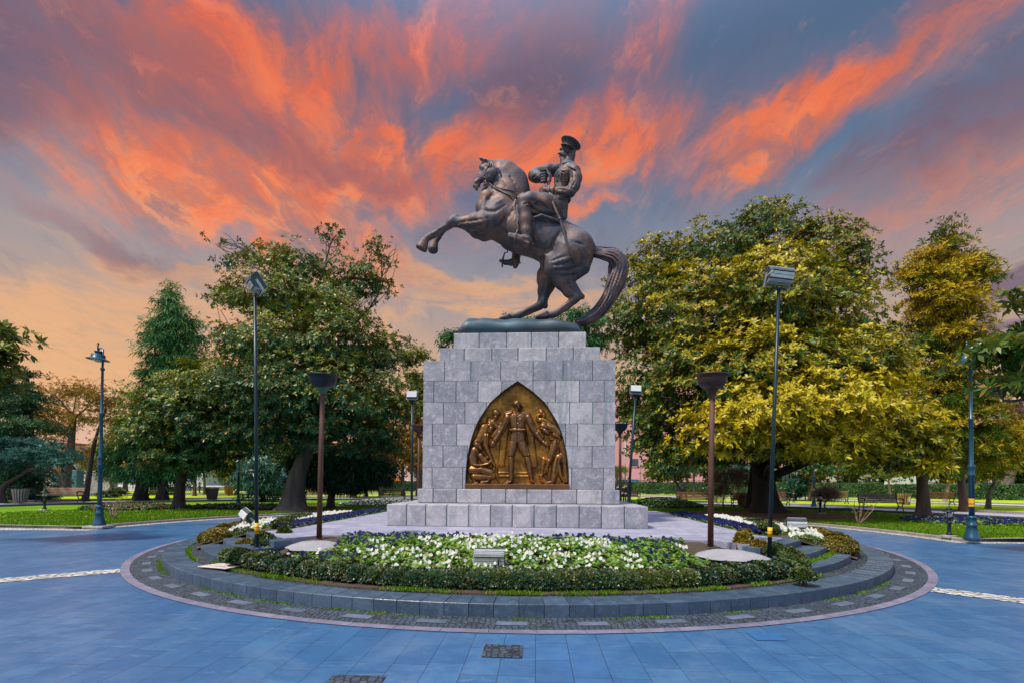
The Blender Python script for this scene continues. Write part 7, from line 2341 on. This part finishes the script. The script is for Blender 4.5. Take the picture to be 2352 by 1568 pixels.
stand = head_(1.62) + [((-.0, .02, 1.42), (0, .02, 1.0), .15, .145), ((-.14, .02, 1.42), (.14, .02, 1.42), .085, .085), ((-.05, .02, 1.0), (.05, .02, 1.0), .13, .13),
                       ((-.19, .02, 1.40), (-.24, .04, 1.14), .062, .052), ((-.24, .04, 1.14), (-.13, -.20, 1.13), .05, .040), ((.19, .02, 1.40), (.24, .04, 1.14), .062, .052), ((.24, .04, 1.14), (.10, -.22, 1.15), .05, .040),
                       ((-.09, .02, .92), (-.10, 0, .50), .095, .070), ((-.10, 0, .50), (-.10, .03, .09), .068, .048), ((.09, .02, .92), (.11, .02, .50), .095, .070), ((.11, .02, .50), (.12, .05, .09), .068, .048),
                       ((-.10, .04, .04), (-.11, -.14, .035), .045, .038), ((.12, .06, .04), (.14, -.12, .035), .045, .038)] + hand_((-.11, -.22, 1.13), (.5, -.8, .1), 1) + hand_((.08, -.23, 1.15), (-.5, -.8, 0), -1)


def fz(neck=1.505, belt=.96, shoe=.10, hairz=1.655, hy=0.0, hands=None):
    def f(p):
        if p[2] > hairz or (p[2] > neck + .09 and p[1] > hy + .02): return 4
        if p[2] > neck: return 0
        if hands and hands(p): return 0
        if p[2] > belt: return 1
        return 2 if p[2] > shoe else 3
    return f


hf_ = lambda p: p[1] < -.215 and 1.0 < p[2] < 1.25
p = DS(2358, 1882, 32.5); p.z = .12
person('man in a dark jacket standing by the bench right of the pedestal, head bowed', p, -math.pi / 2 + .3, stand, {'c': [(.45, .25, .17), (.008, .014, .026), (.012, .022, .045), (.01, .01, .012), (.02, .014, .012)], 'f': fz(hands=hf_)})
sit = head_(1.20, .0) + [((0, .08, 1.0), (0, .12, .58), .15, .15), ((-.13, .07, 1.0), (.13, .07, 1.0), .08, .08), ((-.18, .07, .98), (-.22, .02, .74), .06, .05), ((-.22, .02, .74), (-.10, -.22, .66), .048, .038), ((.18, .07, .98), (.22, .02, .74), .06, .05), ((.22, .02, .74), (.10, -.22, .66), .048, .038),
                         ((-.09, .10, .54), (-.11, -.32, .53), .095, .070), ((-.11, -.32, .53), (-.11, -.34, .10), .066, .046), ((.09, .10, .54), (.12, -.32, .53), .095, .070), ((.12, -.32, .53), (.13, -.30, .10), .066, .046), ((-.11, -.33, .045), (-.12, -.50, .035), .044, .036), ((.13, -.29, .045), (.14, -.46, .035), .044, .036)] + hand_((-.09, -.24, .66), (.4, -.8, 0), 1) + hand_((.09, -.24, .66), (-.4, -.8, 0), -1)
fs_ = lambda p: 4 if (p[2] > 1.235 or (p[2] > 1.05 and p[1] > .03 and abs(p[0]) < .1)) else (0 if p[2] > 1.06 else (0 if (p[1] < -.235 and p[2] > .6) else (1 if (p[2] > .60 and p[1] > -.26) else (2 if p[2] > .1 else 3))))
p = DS(2322, 1880, 34.9); p.z = .12
w_ = person('seated woman with a bright green scarf and dark coat, right of the pedestal', p, .5, sit, {'c': [(.50, .30, .22), (.02, .05, .11), (.015, .02, .035), (.02, .02, .02), (.015, .02, .05)], 'f': fs_})
g = MB(); g.tube([(-.10, .06, 1.05), (-.05, -.07, 1.02), (.05, -.08, 1.0), (.10, .05, 1.05)], .03, 8); g.tube([(-.04, -.09, 1.0), (-.05, -.12, .82)], [.03, .025], 8); g.build('scarf', mat('green_scarf', (.15, .55, .02), .8), w_)
p = DS(2344, 1880, 34.9); p.z = .12
person('seated person in black, partly behind the standing man by the pedestal', p, .2, sit, {'c': [(.42, .25, .18), (.012, .014, .02), (.012, .014, .02), (.02, .02, .02), (.02, .014, .012)], 'f': fs_})
walk = [q for q in stand if q[1][2] > .93 or q[0][2] > .95][:20]
lean_ = lambda q: (q[0], q[1] - .18 * max(0, q[2] - .95) / .7, q[2])
walk = [(lean_(a), lean_(b), ra, rb) for a, b, ra, rb in stand]
walk = [w for w in walk if not (w[0][2] < .93 and w[1][2] < .93)] + [((-.09, .0, .92), (-.10, -.18, .52), .095, .07), ((-.10, -.18, .52), (-.10, -.16, .09), .066, .046), ((.09, .02, .92), (.11, .10, .50), .095, .07), ((.11, .10, .50), (.12, .32, .13), .066, .046), ((-.10, -.16, .04), (-.11, -.34, .035), .045, .036), ((.12, .34, .10), (.13, .22, .035), .045, .036)]
p = DS(2562, 1874, 33); p.z = .12
person('person in black bending forward behind the left end of the orange bench', p, math.pi / 2 + .2, walk, {'c': [(.40, .24, .17), (.006, .008, .012), (.008, .010, .016), (.01, .01, .01), (.01, .01, .012)], 'f': fz(hairz=1.63, hy=-.16)})
p = DS(344, 1819, 66); p.z = .70
back = [((-a[0], -a[1], a[2]), (-b[0], -b[1], b[2]), ra, rb) for a, b, ra, rb in stand]
person('man in blue jeans and a black jacket walking away up the steps, far left', p, math.pi, stand, {'c': [(.40, .24, .17), (.008, .010, .014), (.03, .12, .35), (.02, .02, .02), (.02, .014, .012)], 'f': fz()})

# ------------------------------------------------------------------ small things on the ground
c_ = GS(832, 2128, .15); root = thing('cardboard_sheet', 'pale cardboard sheet with dark printed lines lying by the left steps', 'cardboard', (c_.x, c_.y, .175), -.35)
g = MB(); g.add([(-.30, -.16, 0), (.28, -.17, .004), (.33, .15, .02), (-.24, .16, .004), (-.30, -.16, .008), (.28, -.17, .012), (.33, .15, .028), (-.24, .16, .012)], [(3, 2, 1, 0), (4, 5, 6, 7), (0, 1, 5, 4), (1, 2, 6, 5), (2, 3, 7, 6), (3, 0, 4, 7)])
g.build('sheet', mat('cardboard_pale', (.62, .52, .46), .8, 0, .1, 8), root)
g = MB(); rr = random.Random(3)
def cq(u_, v_, w, h):
    q = []
    for a, b in ((u_, v_), (u_ + w, v_), (u_ + w, v_ + h), (u_, v_ + h)):
        q.append((-.29 + .57 * a + .05 * b, -.16 + .31 * b, .0115 + .004 * a + .014 * a * b))
    g.add(q, [(0, 1, 2, 3)])
for b, l in ((.20, .7), (.32, .55), (.62, .62), (.72, .6)): cq(.14, b, l, .03)
x = .2
while x < .72:
    w = rr.uniform(.02, .05); cq(x, .44, w, .10); x += w + .018
g.build('print', M_BLK, root)
# coiled hose
c_ = GS(3140, 1914, ZL); root = tag(link('coiled_hose', None, None, (c_.x, c_.y, ZL + .02)), 'dark coiled hose lying on the grass beside the small lantern post', 'hose')
g = MB(); pts = []
rr = random.Random(8)
for i in range(190):
    a = i * .33; r = .48 + .16 * math.sin(i * .11) + rr.uniform(-.02, .02)
    pts.append((1.35 * r * math.cos(a) + .25 * math.sin(i * .05), r * .8 * math.sin(a), .03 + .10 * (i / 190) + .02 * math.sin(i * .7)))
g.tube(pts, .017, 6); pts2 = [pts[-1], (1.1, -.2, .05), (1.5, -.35, .02), (1.9, -.2, .02)]; g.tube(pts2, .017, 6)
g.build('hose', mat('hose_rubber', (.02, .05, .07), .5), root)
# bare rose bushes
for x, y, hh, lab, sd in ((3222, 1964, 1.0, 'bare rose bush with pale stems on the right lawn, left of the dark trunk', 3), (425, 1945, .85, 'small bare rose bush in front of the red flower bed', 5)):
    c_ = GS(x, y, ZL); root = thing('rose_bush', lab, 'rose bush', (c_.x, c_.y, ZL)); g = MB(); rg = np.random.RandomState(sd); tips = []
    for q in range(6):
        e = Vector((rg.uniform(-.5, .5) * hh, rg.uniform(-.2, .2), hh * rg.uniform(.6, 1)))
        pts = limb(g, (0, 0, -.02), e, .022, .008, rg, .12, 6, 6)
        for w in (3, 4, 5):
            e2 = pts[w] + Vector((rg.uniform(-.18, .18), rg.uniform(-.1, .1), rg.uniform(.08, .25))); limb(g, pts[w], e2, .009, .004, rg, .1, 5, 3); tips.append(e2)
    g.build('stems', mat('rose_stem', (.34, .20, .15), .8, 0, .2, 9), root)
    P = np.array([list(t) for t in tips]); link('leaves', leaf_mesh('leaves', P, np.tile([0, 0, 1.], (len(P), 1)), 3, .07, .04, rg, M_PL), root)

# bare earth and fallen leaves
def earth(label, cx, cy, rx, ry, seed):
    r_ = random.Random(seed); n = 40; V = [(cx, cy, ZL + .008)]; ph = [r_.random() * 6 for _ in range(3)]
    for i in range(n):
        a = 6.283 * i / n; w = 1 + .10 * math.sin(3 * a + ph[0]) + .06 * math.sin(7 * a + ph[1]) + .04 * math.sin(13 * a + ph[2]); V.append((cx + rx * w * math.cos(a), cy + ry * w * math.sin(a), ZL + .007))
    return tag(link('bare_earth', new_mesh('bare_earth', V, [(0, 1 + i, 1 + (i + 1) % n) for i in range(n)], M_EARTH)), kind='structure')


for x, y, rx, ry in ((2890, 1930, 4.3, 3.2), (1110, 1912, 1.9, 1.2), (672, 1905, 1.4, .9), (1250, 1895, 1.8, .8), (3460, 1948, .9, .7)):
    c_ = GS(x, y, ZL); earth('', c_.x, c_.y, rx, ry, x)
rg = np.random.RandomState(6)
P = []
while len(P) < 420:
    x, y = rg.uniform(8, 18), rg.uniform(14, 30)
    r = math.hypot(x - C2.x, y - C2.y)
    if 12.5 < r < 20.5: P.append((x, y, ZL + .02))
while len(P) < 640:
    x, y = rg.uniform(-16, -5), rg.uniform(15, 30)
    r = math.hypot(x - C2.x, y - C2.y)
    if 12.5 < r < 20: P.append((x, y, ZL + .02))
P = np.array(P); M_FALL = leaf_mat('fallen_leaf', (.38, .20, .04), (.55, .38, .08), (.3, .12, .03), .8, .1, .1)
tag(link('fallen_leaves', leaf_mesh('fallen_leaves', P, np.tile([0, 0, 1.], (len(P), 1)), 1, .11, .06, rg, M_FALL, None, (-.05, .2), 0)), 'fallen yellow and brown leaves scattered on both lawns', 'leaves', kind='stuff')
# grass blades over the near lawns
def blades(name, label, n, fn, seed, hgt=.06):
    rg = np.random.RandomState(seed); P = fn(rg, n)
    a = rg.rand(len(P)) * 6.283; hh = hgt * rg.uniform(.5, 1.4, len(P)); w = .010 * rg.uniform(.7, 1.6, len(P)) * (P[:, 1] / 12 + .4)
    d = np.stack([np.cos(a), np.sin(a), a * 0], 1); t = rg.normal(size=(len(P), 3)) * .35; t[:, 2] = 1
    V = np.stack([P - d * w[:, None], P + d * w[:, None], P + t * hh[:, None]], 1).reshape(-1, 3); Q = np.arange(len(P) * 3).reshape(-1, 3)
    me = new_mesh(name, V, Q, M_BLADE)
    x = me.attributes.new('rnd', 'FLOAT', 'FACE'); x.data.foreach_set('value', rg.rand(len(P)).astype(np.float32)); x = me.attributes.new('tone', 'FLOAT', 'FACE'); x.data.foreach_set('value', rg.rand(len(P)).astype(np.float32))
    return tag(link(name, me), label, 'grass', kind='stuff')


M_BLADE = leaf_mat('grass_blade', (.08, .21, .006), (.20, .36, .008), (.35, .32, .05), .6, .3, .2)


def lawn_pts(rg, n, sgn):
    out = np.zeros((0, 3))
    while len(out) < n:
        a = np.radians(rg.uniform(14, 100, n)) * sgn; r = RLAWN + .16 + (9.5) * rg.rand(n) ** 1.6
        x = C2.x + r * np.sin(a); y = C2.y + r * np.cos(a)
        k_ = (y > (14.62 + (-11.75 - x) * .12 if sgn < 0 else 12.95 + (x - 11.9) * .13))
        for c_, rx, ry in EARTHS: k_ &= ((x - c_.x) / rx) ** 2 + ((y - c_.y) / ry) ** 2 > .9 + .25 * rg.rand(len(x))
        out = np.concatenate([out, np.stack([x, y, 0 * x + ZL - .004], 1)[k_]])
    return out[:n]


EARTHS = [(GS(x, y, ZL), rx, ry) for x, y, rx, ry in ((2890, 1930, 4.3, 3.2), (1110, 1912, 1.9, 1.2), (672, 1905, 1.4, .9), (1250, 1895, 1.8, .8), (3460, 1948, .9, .7))]
blades('grass_blades', 'short green grass blades on the left lawn', 42000, lambda rg, n: lawn_pts(rg, n, -1), 1)
blades('grass_blades', 'short green grass blades on the right lawn', 46000, lambda rg, n: lawn_pts(rg, n, 1), 2)
def ringpts(r0, r1, a0, a1, z, dens=None):
    def f(rg, n):
        cl = rg.uniform(a0, a1, 46); a = cl[rg.randint(0, 46, n)] + rg.normal(size=n) * .9; r = rg.uniform(r0, r1, n)
        return np.array([tuple(PA(r[i], a[i], z)) for i in range(n)])
    return f
blades('weeds', 'weeds and moss growing along the foot of the terrace kerb', 3200, ringpts(7.80, 7.88, -110, 110, .0), 3, .018)
blades('verge_grass', 'grass and weeds growing under the front box hedge', 5200, ringpts(7.16, 7.36, -39, 38, .15), 4, .032)
blades('weeds', 'small weeds in the cobbles of the steps, left and right', 1400, ringpts(6.9, 7.0, 38, 54, .24), 5, .04)
blades('weeds', 'tufts of grass at the inner edge of the kerb beside the steps', 800, ringpts(7.38, 7.45, -60, -45, .135), 6, .035)

# ------------------------------------------------------------------ street, cars, buildings beyond the park
g = MB(); g.add([(-75, 78, .26), (110, 78, .26), (110, 90, .26), (-75, 90, .26)], [(0, 1, 2, 3)]); tag(g.build('road', mat('asphalt', (.10, .10, .11), .8, 0, .15, 1)), kind='structure')
g = MB(); g.add([(-75, 90, .28), (110, 90, .28), (110, 98, .28), (-75, 98, .28)], [(0, 1, 2, 3)]); tag(g.build('pavement', mat('far_pavement', (.36, .33, .33), .8, 0, .1, 1)), kind='structure')
M_TYR = mat('tyre', (.015, .015, .016), .8); M_CGL = mat('car_glass', (.03, .07, .11), .08, 0, .05, 3, spec=.8)


def car(label, x, y, rz, paint, van=False, name='parked_car'):
    root = thing(name, label, 'van' if van else 'car', (x, y, .27), rz, None)
    if van: body = [(-2.3, .35), (-2.3, .95), (-2.15, 1.2), (-1.6, 1.35), (-1.05, 1.95), (1.9, 2.0), (2.2, 1.9), (2.3, .9), (2.3, .35)]; win = [(-1.5, 1.35), (-.98, 1.85), (.6, 1.88), (.6, 1.35)]
    else: body = [(-2.1, .35), (-2.15, .6), (-2.05, .78), (-1.2, .92), (-.6, 1.38), (-.2, 1.45), (.8, 1.44), (1.3, 1.28), (1.75, .98), (2.1, .92), (2.15, .6), (2.1, .35)]; win = [(-1.05, .94), (-.52, 1.33), (-.15, 1.39), (.75, 1.38), (1.2, 1.22), (1.5, .98)]
    g = MB(); n = len(body); hw = .86
    vs = []
    for yy, ins in ((-hw, .10), (-hw + .08, 0), (hw - .08, 0), (hw, .10)):
        for a, b in body: vs.append((a * (1 - ins * .2), yy + (.12 * max(0, b - .9) * (1 if yy < 0 else -1)), b - (ins * .3 if b > .8 else 0)))
    fs = [tuple(range(n)), tuple(range(4 * n - 1, 3 * n - 1, -1))]
    for k_ in range(3): fs += [(k_ * n + (i + 1) % n, k_ * n + i, k_ * n + n + i, k_ * n + n + (i + 1) % n) for i in range(n)]
    g.add(vs, fs); g.build('body', paint, root)
    g = MB()
    for sy_ in (-1, 1):
        q = [(a, sy_ * (hw + .012 - .12 * max(0, b - .9) * .9), b - .02) for a, b in win]; g.add(q if sy_ < 0 else q[::-1], [tuple(range(len(q)))])
    wf = [body[3], body[4]] if not van else [body[3], body[4]]
    (a0_, b0_), (a1_, b1_) = wf; g.add([(a0_ - .01, -.7, b0_ + .03), (a0_ - .01, .7, b0_ + .03), (a1_ - .04, .6, b1_), (a1_ - .04, -.6, b1_)], [(3, 2, 1, 0)])
    g.build('windows', M_CGL, root)
    for wx in (-1.35, 1.35):
        for wy in (-.78, .78):
            g = MB(); g.lathe([(.10, -.10), (.30, -.10), (.33, -.07), (.33, .07), (.30, .10), (.10, .10)], (wx, wy, .33), 18, M=Matrix.Rotation(math.pi / 2, 4, 'X')); w_ = g.build('wheel', M_TYR, root)
            g = MB(); g.lathe([(.19, -.105), (.19, .105)], (wx, wy, .33), 14, M=Matrix.Rotation(math.pi / 2, 4, 'X')); g.build('rim', M_GAL, w_)
    for sy_ in (-.6, .6):
        g = MB(); g.box((body[1][0] + .01, sy_, .68), (.06, .26, .13), bev=.02); g.build('headlight', M_GLS, root)
    return root


PW_ = mat('paint_white', (.75, .76, .78), .25, 0, .02, 1, spec=.7); PB_ = mat('paint_blue', (.04, .18, .34), .25, 0, .03, 1, spec=.7); PS_ = mat('paint_silver', (.45, .48, .52), .25, .4, .03, 1, spec=.7); PO_ = mat('paint_orange', (.75, .20, .03), .3, 0, .03, 1, spec=.6)
XX_ = lambda sx_, d: (sx_ * SV - PX) / F * d
for sx_, d, rz, pt_, van, lab in ((2372, 80, .05, PW_, False, 'white car parked on the street, first right of the pedestal'), (2452, 81, 3.1, PS_, False, 'silver-white car parked behind the leaning floodlight pole'), (2345, 87, 0, PB_, True, 'blue van on the far side of the street, by the pink building'),
                                  (2575, 80, 0, PW_, False, 'white car seen over the hedge above the orange bench'), (3120, 80, 0, PB_, False, 'blue car seen over the hedge under the huge magnolia'), (3215, 80, 3.14, PW_, False, 'white car seen over the hedge, right of the blue one'),
                                  (3815, 74, 0, PB_, True, 'blue van at the far right edge, beyond the hedge'), (3640, 80, 0, PS_, False, 'grey car behind the low golden conifer'), (1452, 80, 0, PO_, True, 'orange and white van beyond the hedge, left of the monument'),
                                  (1535, 80, 3.14, PW_, False, 'white car beyond the hedge, right of the orange van'), (1045, 84, 0, PB_, True, 'blue van beyond the trees, between trunks left of the thick magnolia')):
    o = car(lab, XX_(sx_, d), d, rz, pt_, van)
c_ = DS(292, 1812, 63); o = car('white car parked behind the thick forked trunk, far left', c_.x, 63, .1, PW_); o.location.z = .72
c_ = DS(300, 1790, 90); o = car('white van on the far street, seen above the white car at the left', c_.x, 88, 0, PW_, True)

M_WIN = mat('window_glass', (.05, .07, .10), .15, 0, .1, 1, spec=.7)


def building(label, x0, x1, y0, depth, h, wallm, wins, name='apartment_building', shear=0.0, roof=None, z0=.25):
    root = thing(name, label, 'building', ((x0 + x1) / 2, y0, z0))
    cx = (x0 + x1) / 2; W2 = (x1 - x0) / 2
    g = MB(); g.prism([(-W2, 0), (W2, 0), (W2 + shear, depth), (-W2 + shear, depth)], 0, h); g.build('walls', wallm, root)
    g = MB(); g.prism([(-W2 - .25, -.25), (W2 + .25, -.25), (W2 + shear + .25, depth + .25), (-W2 + shear - .25, depth + .25)], h + .003, h + .45); g.build('roof', roof or wallm, root)
    for (face, a, z, w, hh) in wins:
        g = MB(); f = MB()
        if face == 'f': g.box((a, -.02, z), (w, .06, hh)); f.box((a, -.03, z - hh / 2 - .08), (w + .3, .16, .12))
        elif face == 'l': g.box((-W2 + shear * a / depth - .02, a, z), (.06, w, hh)); f.box((-W2 + shear * a / depth - .03, a, z - hh / 2 - .08), (.16, w + .3, .12))
        else: g.box((W2 + .02, a, z), (.06, w, hh)); f.box((W2 + .03, a, z - hh / 2 - .08), (.16, w + .3, .12))
        w_ = g.build('window', M_WIN, root); f.build('sill', wallm, w_)
    return root


M_PINK = mat('pink_render', (.72, .33, .30), .8, 0, .06, .3, col2=(.66, .30, .28)); M_BEI = mat('beige_render', (.62, .45, .38), .8, 0, .06, .3); M_MAR = mat('maroon_panel', (.36, .10, .10), .7)
wins = [('f', -17.5 + 3.4 * i, z, 1.3, 1.5) for i in range(10) for z in (5.5, 9.0, 12.5)][3:] + [('l', 3 + 4 * i, z, 2.2, 1.6) for i in range(7) for z in (2.2, 5.5, 9.0, 12.5, 15.8)]
b_ = building('pink apartment block with dark red bays, right behind the monument', 20.2, 58, 100, 30, 19.5, M_PINK, wins, shear=3)
for i in range(3):
    g = MB(); g.box((-19.1 + .3 + 1 * i, 5 + 9 * i, 9.7), (.5, 2.0, 15)); g.build('bay', M_MAR, b_)
wins = [('f', -6 + 3 * i, z, 1.3, 1.5) for i in range(5) for z in (3, 6.2, 9.4, 12.6, 15.8, 19, 22)]
x_ = XX_(1532, 120); building('tall pale beige block showing between the trees and the left edge of the monument', x_, x_ + 16, 120, 14, 28, M_BEI, wins)
for sx_, w, h, d, m_, lab in ((60, 26, 9, 110, M_BEI, 'low beige building behind the cedars, far left'), (520, 30, 8, 112, mat('white_render', (.70, .66, .66), .8), 'long white building behind the trees at the left'), (1080, 22, 9, 115, mat('teal_panel', (.10, .28, .36), .6), 'teal-fronted building beyond the street, left'),
                              (2750, 34, 10, 118, mat('salmon_render', (.60, .36, .28), .8), 'salmon building behind the huge magnolia'), (3330, 26, 9, 112, mat('cream_render', (.66, .58, .50), .8), 'cream building behind the right hedge'), (3900, 30, 11, 115, M_BEI, 'beige building behind the trees at the far right')):
    x_ = XX_(sx_, d); wins = [('f', -w / 2 + 2 + 3.2 * i, z, 1.4, 1.5) for i in range(int((w - 2) / 3.2)) for z in (2.4, 5.6)]
    building(lab, x_ - w / 2, x_ + w / 2, d, 12, h, m_, wins, roof=mat('roof_tile', (.32, .14, .10), .8))
# white stone memorial, right
c_ = DS(3395, 1822, 60); r_ = thing('stone_memorial', 'small white stone block wall with a black lantern, beyond the hedge at the right', 'memorial', (c_.x, 60, .2))
g = MB(); g.box((0, 0, 1.2), (3.6, 1.2, 2.4), bev=.03); g.box((-1.6, .2, 2.2), (.9, 1.0, 4.4), bev=.03); g.build('wall', mat('white_stone', (.62, .60, .62), .7, 0, .12, 1.5), r_)
g = MB(); g.lathe([(.05, 0), (.16, .08), (.12, .3), (.04, .42)], (.2, -.75, 1.7), 10); g.tube([(.2, -.6, 1.9), (.2, -.75, 2.15)], .03, 6); g.build('lantern', M_BLK, r_)
# terrace with steps, block wall, blue posts and urn, far left
g = MB()
for i in range(6): g.prism([(DS(235, 0, 50 + i).x, 50 + i * 1.0), (DS(362, 0, 50 + i).x, 50 + i * 1.0), (DS(362, 0, 57).x, 57.2), (DS(235, 0, 57).x, 57.2)], .15, .25 + i * .09)
o = tag(g.build('garden_steps', mat('pale_steps', (.50, .47, .50), .7, 0, .1, 2)), 'wide pale steps climbing between the block wall and the brown trees, far left', 'steps')
g = MB(); a_ = DS(120, 0, 57).x; b2 = DS(560, 0, 57).x; g.prism([(a_ - 6, 57.2), (b2 + 3, 57.2), (b2 + 6, 76), (a_ - 12, 76)], .1, .70); tag(g.build('upper_terrace', M_PALE), kind='structure')
M_BLKW = block_mat('pale_block_wall', (.40, .38, .42), (.50, .47, .50), .75, veinamt=0)
c_ = DS(383, 1845, 47); r_ = thing('block_wall', 'pale grey block wall at the foot of the steps, behind the tall blue lamp at the left', 'wall', (c_.x, 47, .15)); g = MB(); per = []
for j in range(6):
    for i in range(5):
        n0 = len(g.f); g.box((-1.3 + i * .6 + (.3 if j % 2 else 0) - .1, 0, .17 + j * .34), (.585, .5, .325), bev=.012); per.append(len(g.f) - n0)
o = g.build('blocks', M_BLKW, r_); set_rnd(o, per, 4)
g = MB(); g.box((-.1, 0, 2.1), (3.2, .6, .10), bev=.02); g.build('coping', M_CONC, r_)
M_BLUP = mat('blue_panel', (.05, .14, .20), .6, 0, .15, 2)
c_ = DS(240, 1828, 45); r_ = thing('blue_pier', 'blue-grey pier behind the thick forked trunk, a brown ball urn on its left corner', 'pier', (c_.x, 45.5, .15)); g = MB(); g.box((0, 0, 1.1), (2.1, .8, 2.2), bev=.03); g.build('pier_block', M_BLUP, r_); g = MB(); g.box((-1.25, 0, 1.05), (.36, .9, 2.1), bev=.02); g.build('pale_edge', M_CONC, r_)
c_ = DS(210, 1760, 45); r_ = thing('ball_urn', 'big round brown ball on the blue-grey pier, beside the thick forked trunk', 'ornament', (c_.x, 45.3, c_.z)); g = MB(); g.lathe([(.002, -.42), (.30, -.36), (.48, -.16), (.55, .08), (.50, .32), (.34, .48), (.12, .56), (.002, .58)], n=24); g.build('ball', mat('terracotta', (.36, .16, .08), .7, 0, .15, 2), r_)
c_ = DS(295, 1826, 49); r_ = thing('rough_stone_wall', 'low curved rough stone wall in front of the white car, far left', 'wall', (c_.x, 49, .15)); g = MB(); g.lathe([(1.7, 0), (1.7, .55), (1.55, .60), (.002, .60)], n=28); g.build('rough_wall', M_CEM, r_)
# railing along the street and a few posts
r_ = thing('street_railing', 'thin dark green railing along the street behind the right hedge', 'railing', (30, 77, .25)); g = MB()
for z in (1.0, 1.75): g.tube([(-20, 0, z), (48, 0, z)], .04, 5)
g.build('rails', M_DKP, r_); g = MB()
for i in range(120): g.tube([(-20 + i * .565, 0, 0), (-20 + i * .565, 0, 1.8)], .018, 4)
g.build('bars', M_DKP, r_)
for sx_, d, h, r, lab in ((2344, 84, 8.5, .12, 'pale grey mast in front of the pink building'), (2401, 82, 7.5, .08, 'thin pale pole between the parked cars, right of the leaning floodlight pole'), (1393, 70, 3.4, .05, 'pole of the triangular sign beyond the hedge, left')):
    c_ = DS(sx_, 1830, d); r_ = thing('street_post', lab, 'post', (c_.x, d, .25)); g = MB(); g.tube([(0, 0, 0), (0, 0, h)], [r, r * .7], 8); g.build('post', M_GAL, r_)
    if sx_ == 1393:
        g = MB(); g.add([(-.62, -.06, 2.3), (.62, -.06, 2.3), (0, -.06, 3.6), (-.62, -.03, 2.3), (.62, -.03, 2.3), (0, -.03, 3.6)], [(0, 1, 2), (5, 4, 3), (0, 3, 4, 1), (1, 4, 5, 2), (2, 5, 3, 0)]); g.build('sign_plate', M_GAL, r_)
    else:
        g = MB(); g.lathe([(.02, 0), (.12, .02), (.12, .1), (.03, .14)], (0, 0, h), 10); g.build('cap', M_GAL, r_)
# little palms against the buildings
for sx_, sy_, d, lab in ((2312, 1760, 60, 'small palm with yellow-green fronds at the right edge of the shaft'), (347, 1752, 56, 'small yellow-green palm by the steps, far left')):
    c_ = DS(sx_, sy_, d); r_ = thing('palm_tree', lab, 'palm', (c_.x, d, .2)); g = MB(); hp = c_.z - .2; g.tube([(0, 0, 0), (.05, 0, hp * .5), (0, 0, hp)], [.22, .18, .16], 10); g.build('trunk', BK_B, r_)
    rg = np.random.RandomState(int(sx_)); P = []; N = []
    for q in range(22):
        a = q * 2.4; e = rg.uniform(.1, 1.1)
        for s_ in range(14):
            t = s_ / 13; x = t * 1.7 * math.cos(e * .8); z = t * 1.5 * math.sin(e) - t * t * 1.1
            P.append((x * math.cos(a), x * math.sin(a), hp + z)); N.append((math.cos(a) * .9, math.sin(a) * .9, .1 - t))
    link('fronds', leaf_mesh('fronds', np.array(P), np.array(N), 3, .55, .06, rg, M_OLV, None, (.3, .8), .3), r_)
print('pansy plants', cnt, 'meshes', len(bpy.data.meshes))
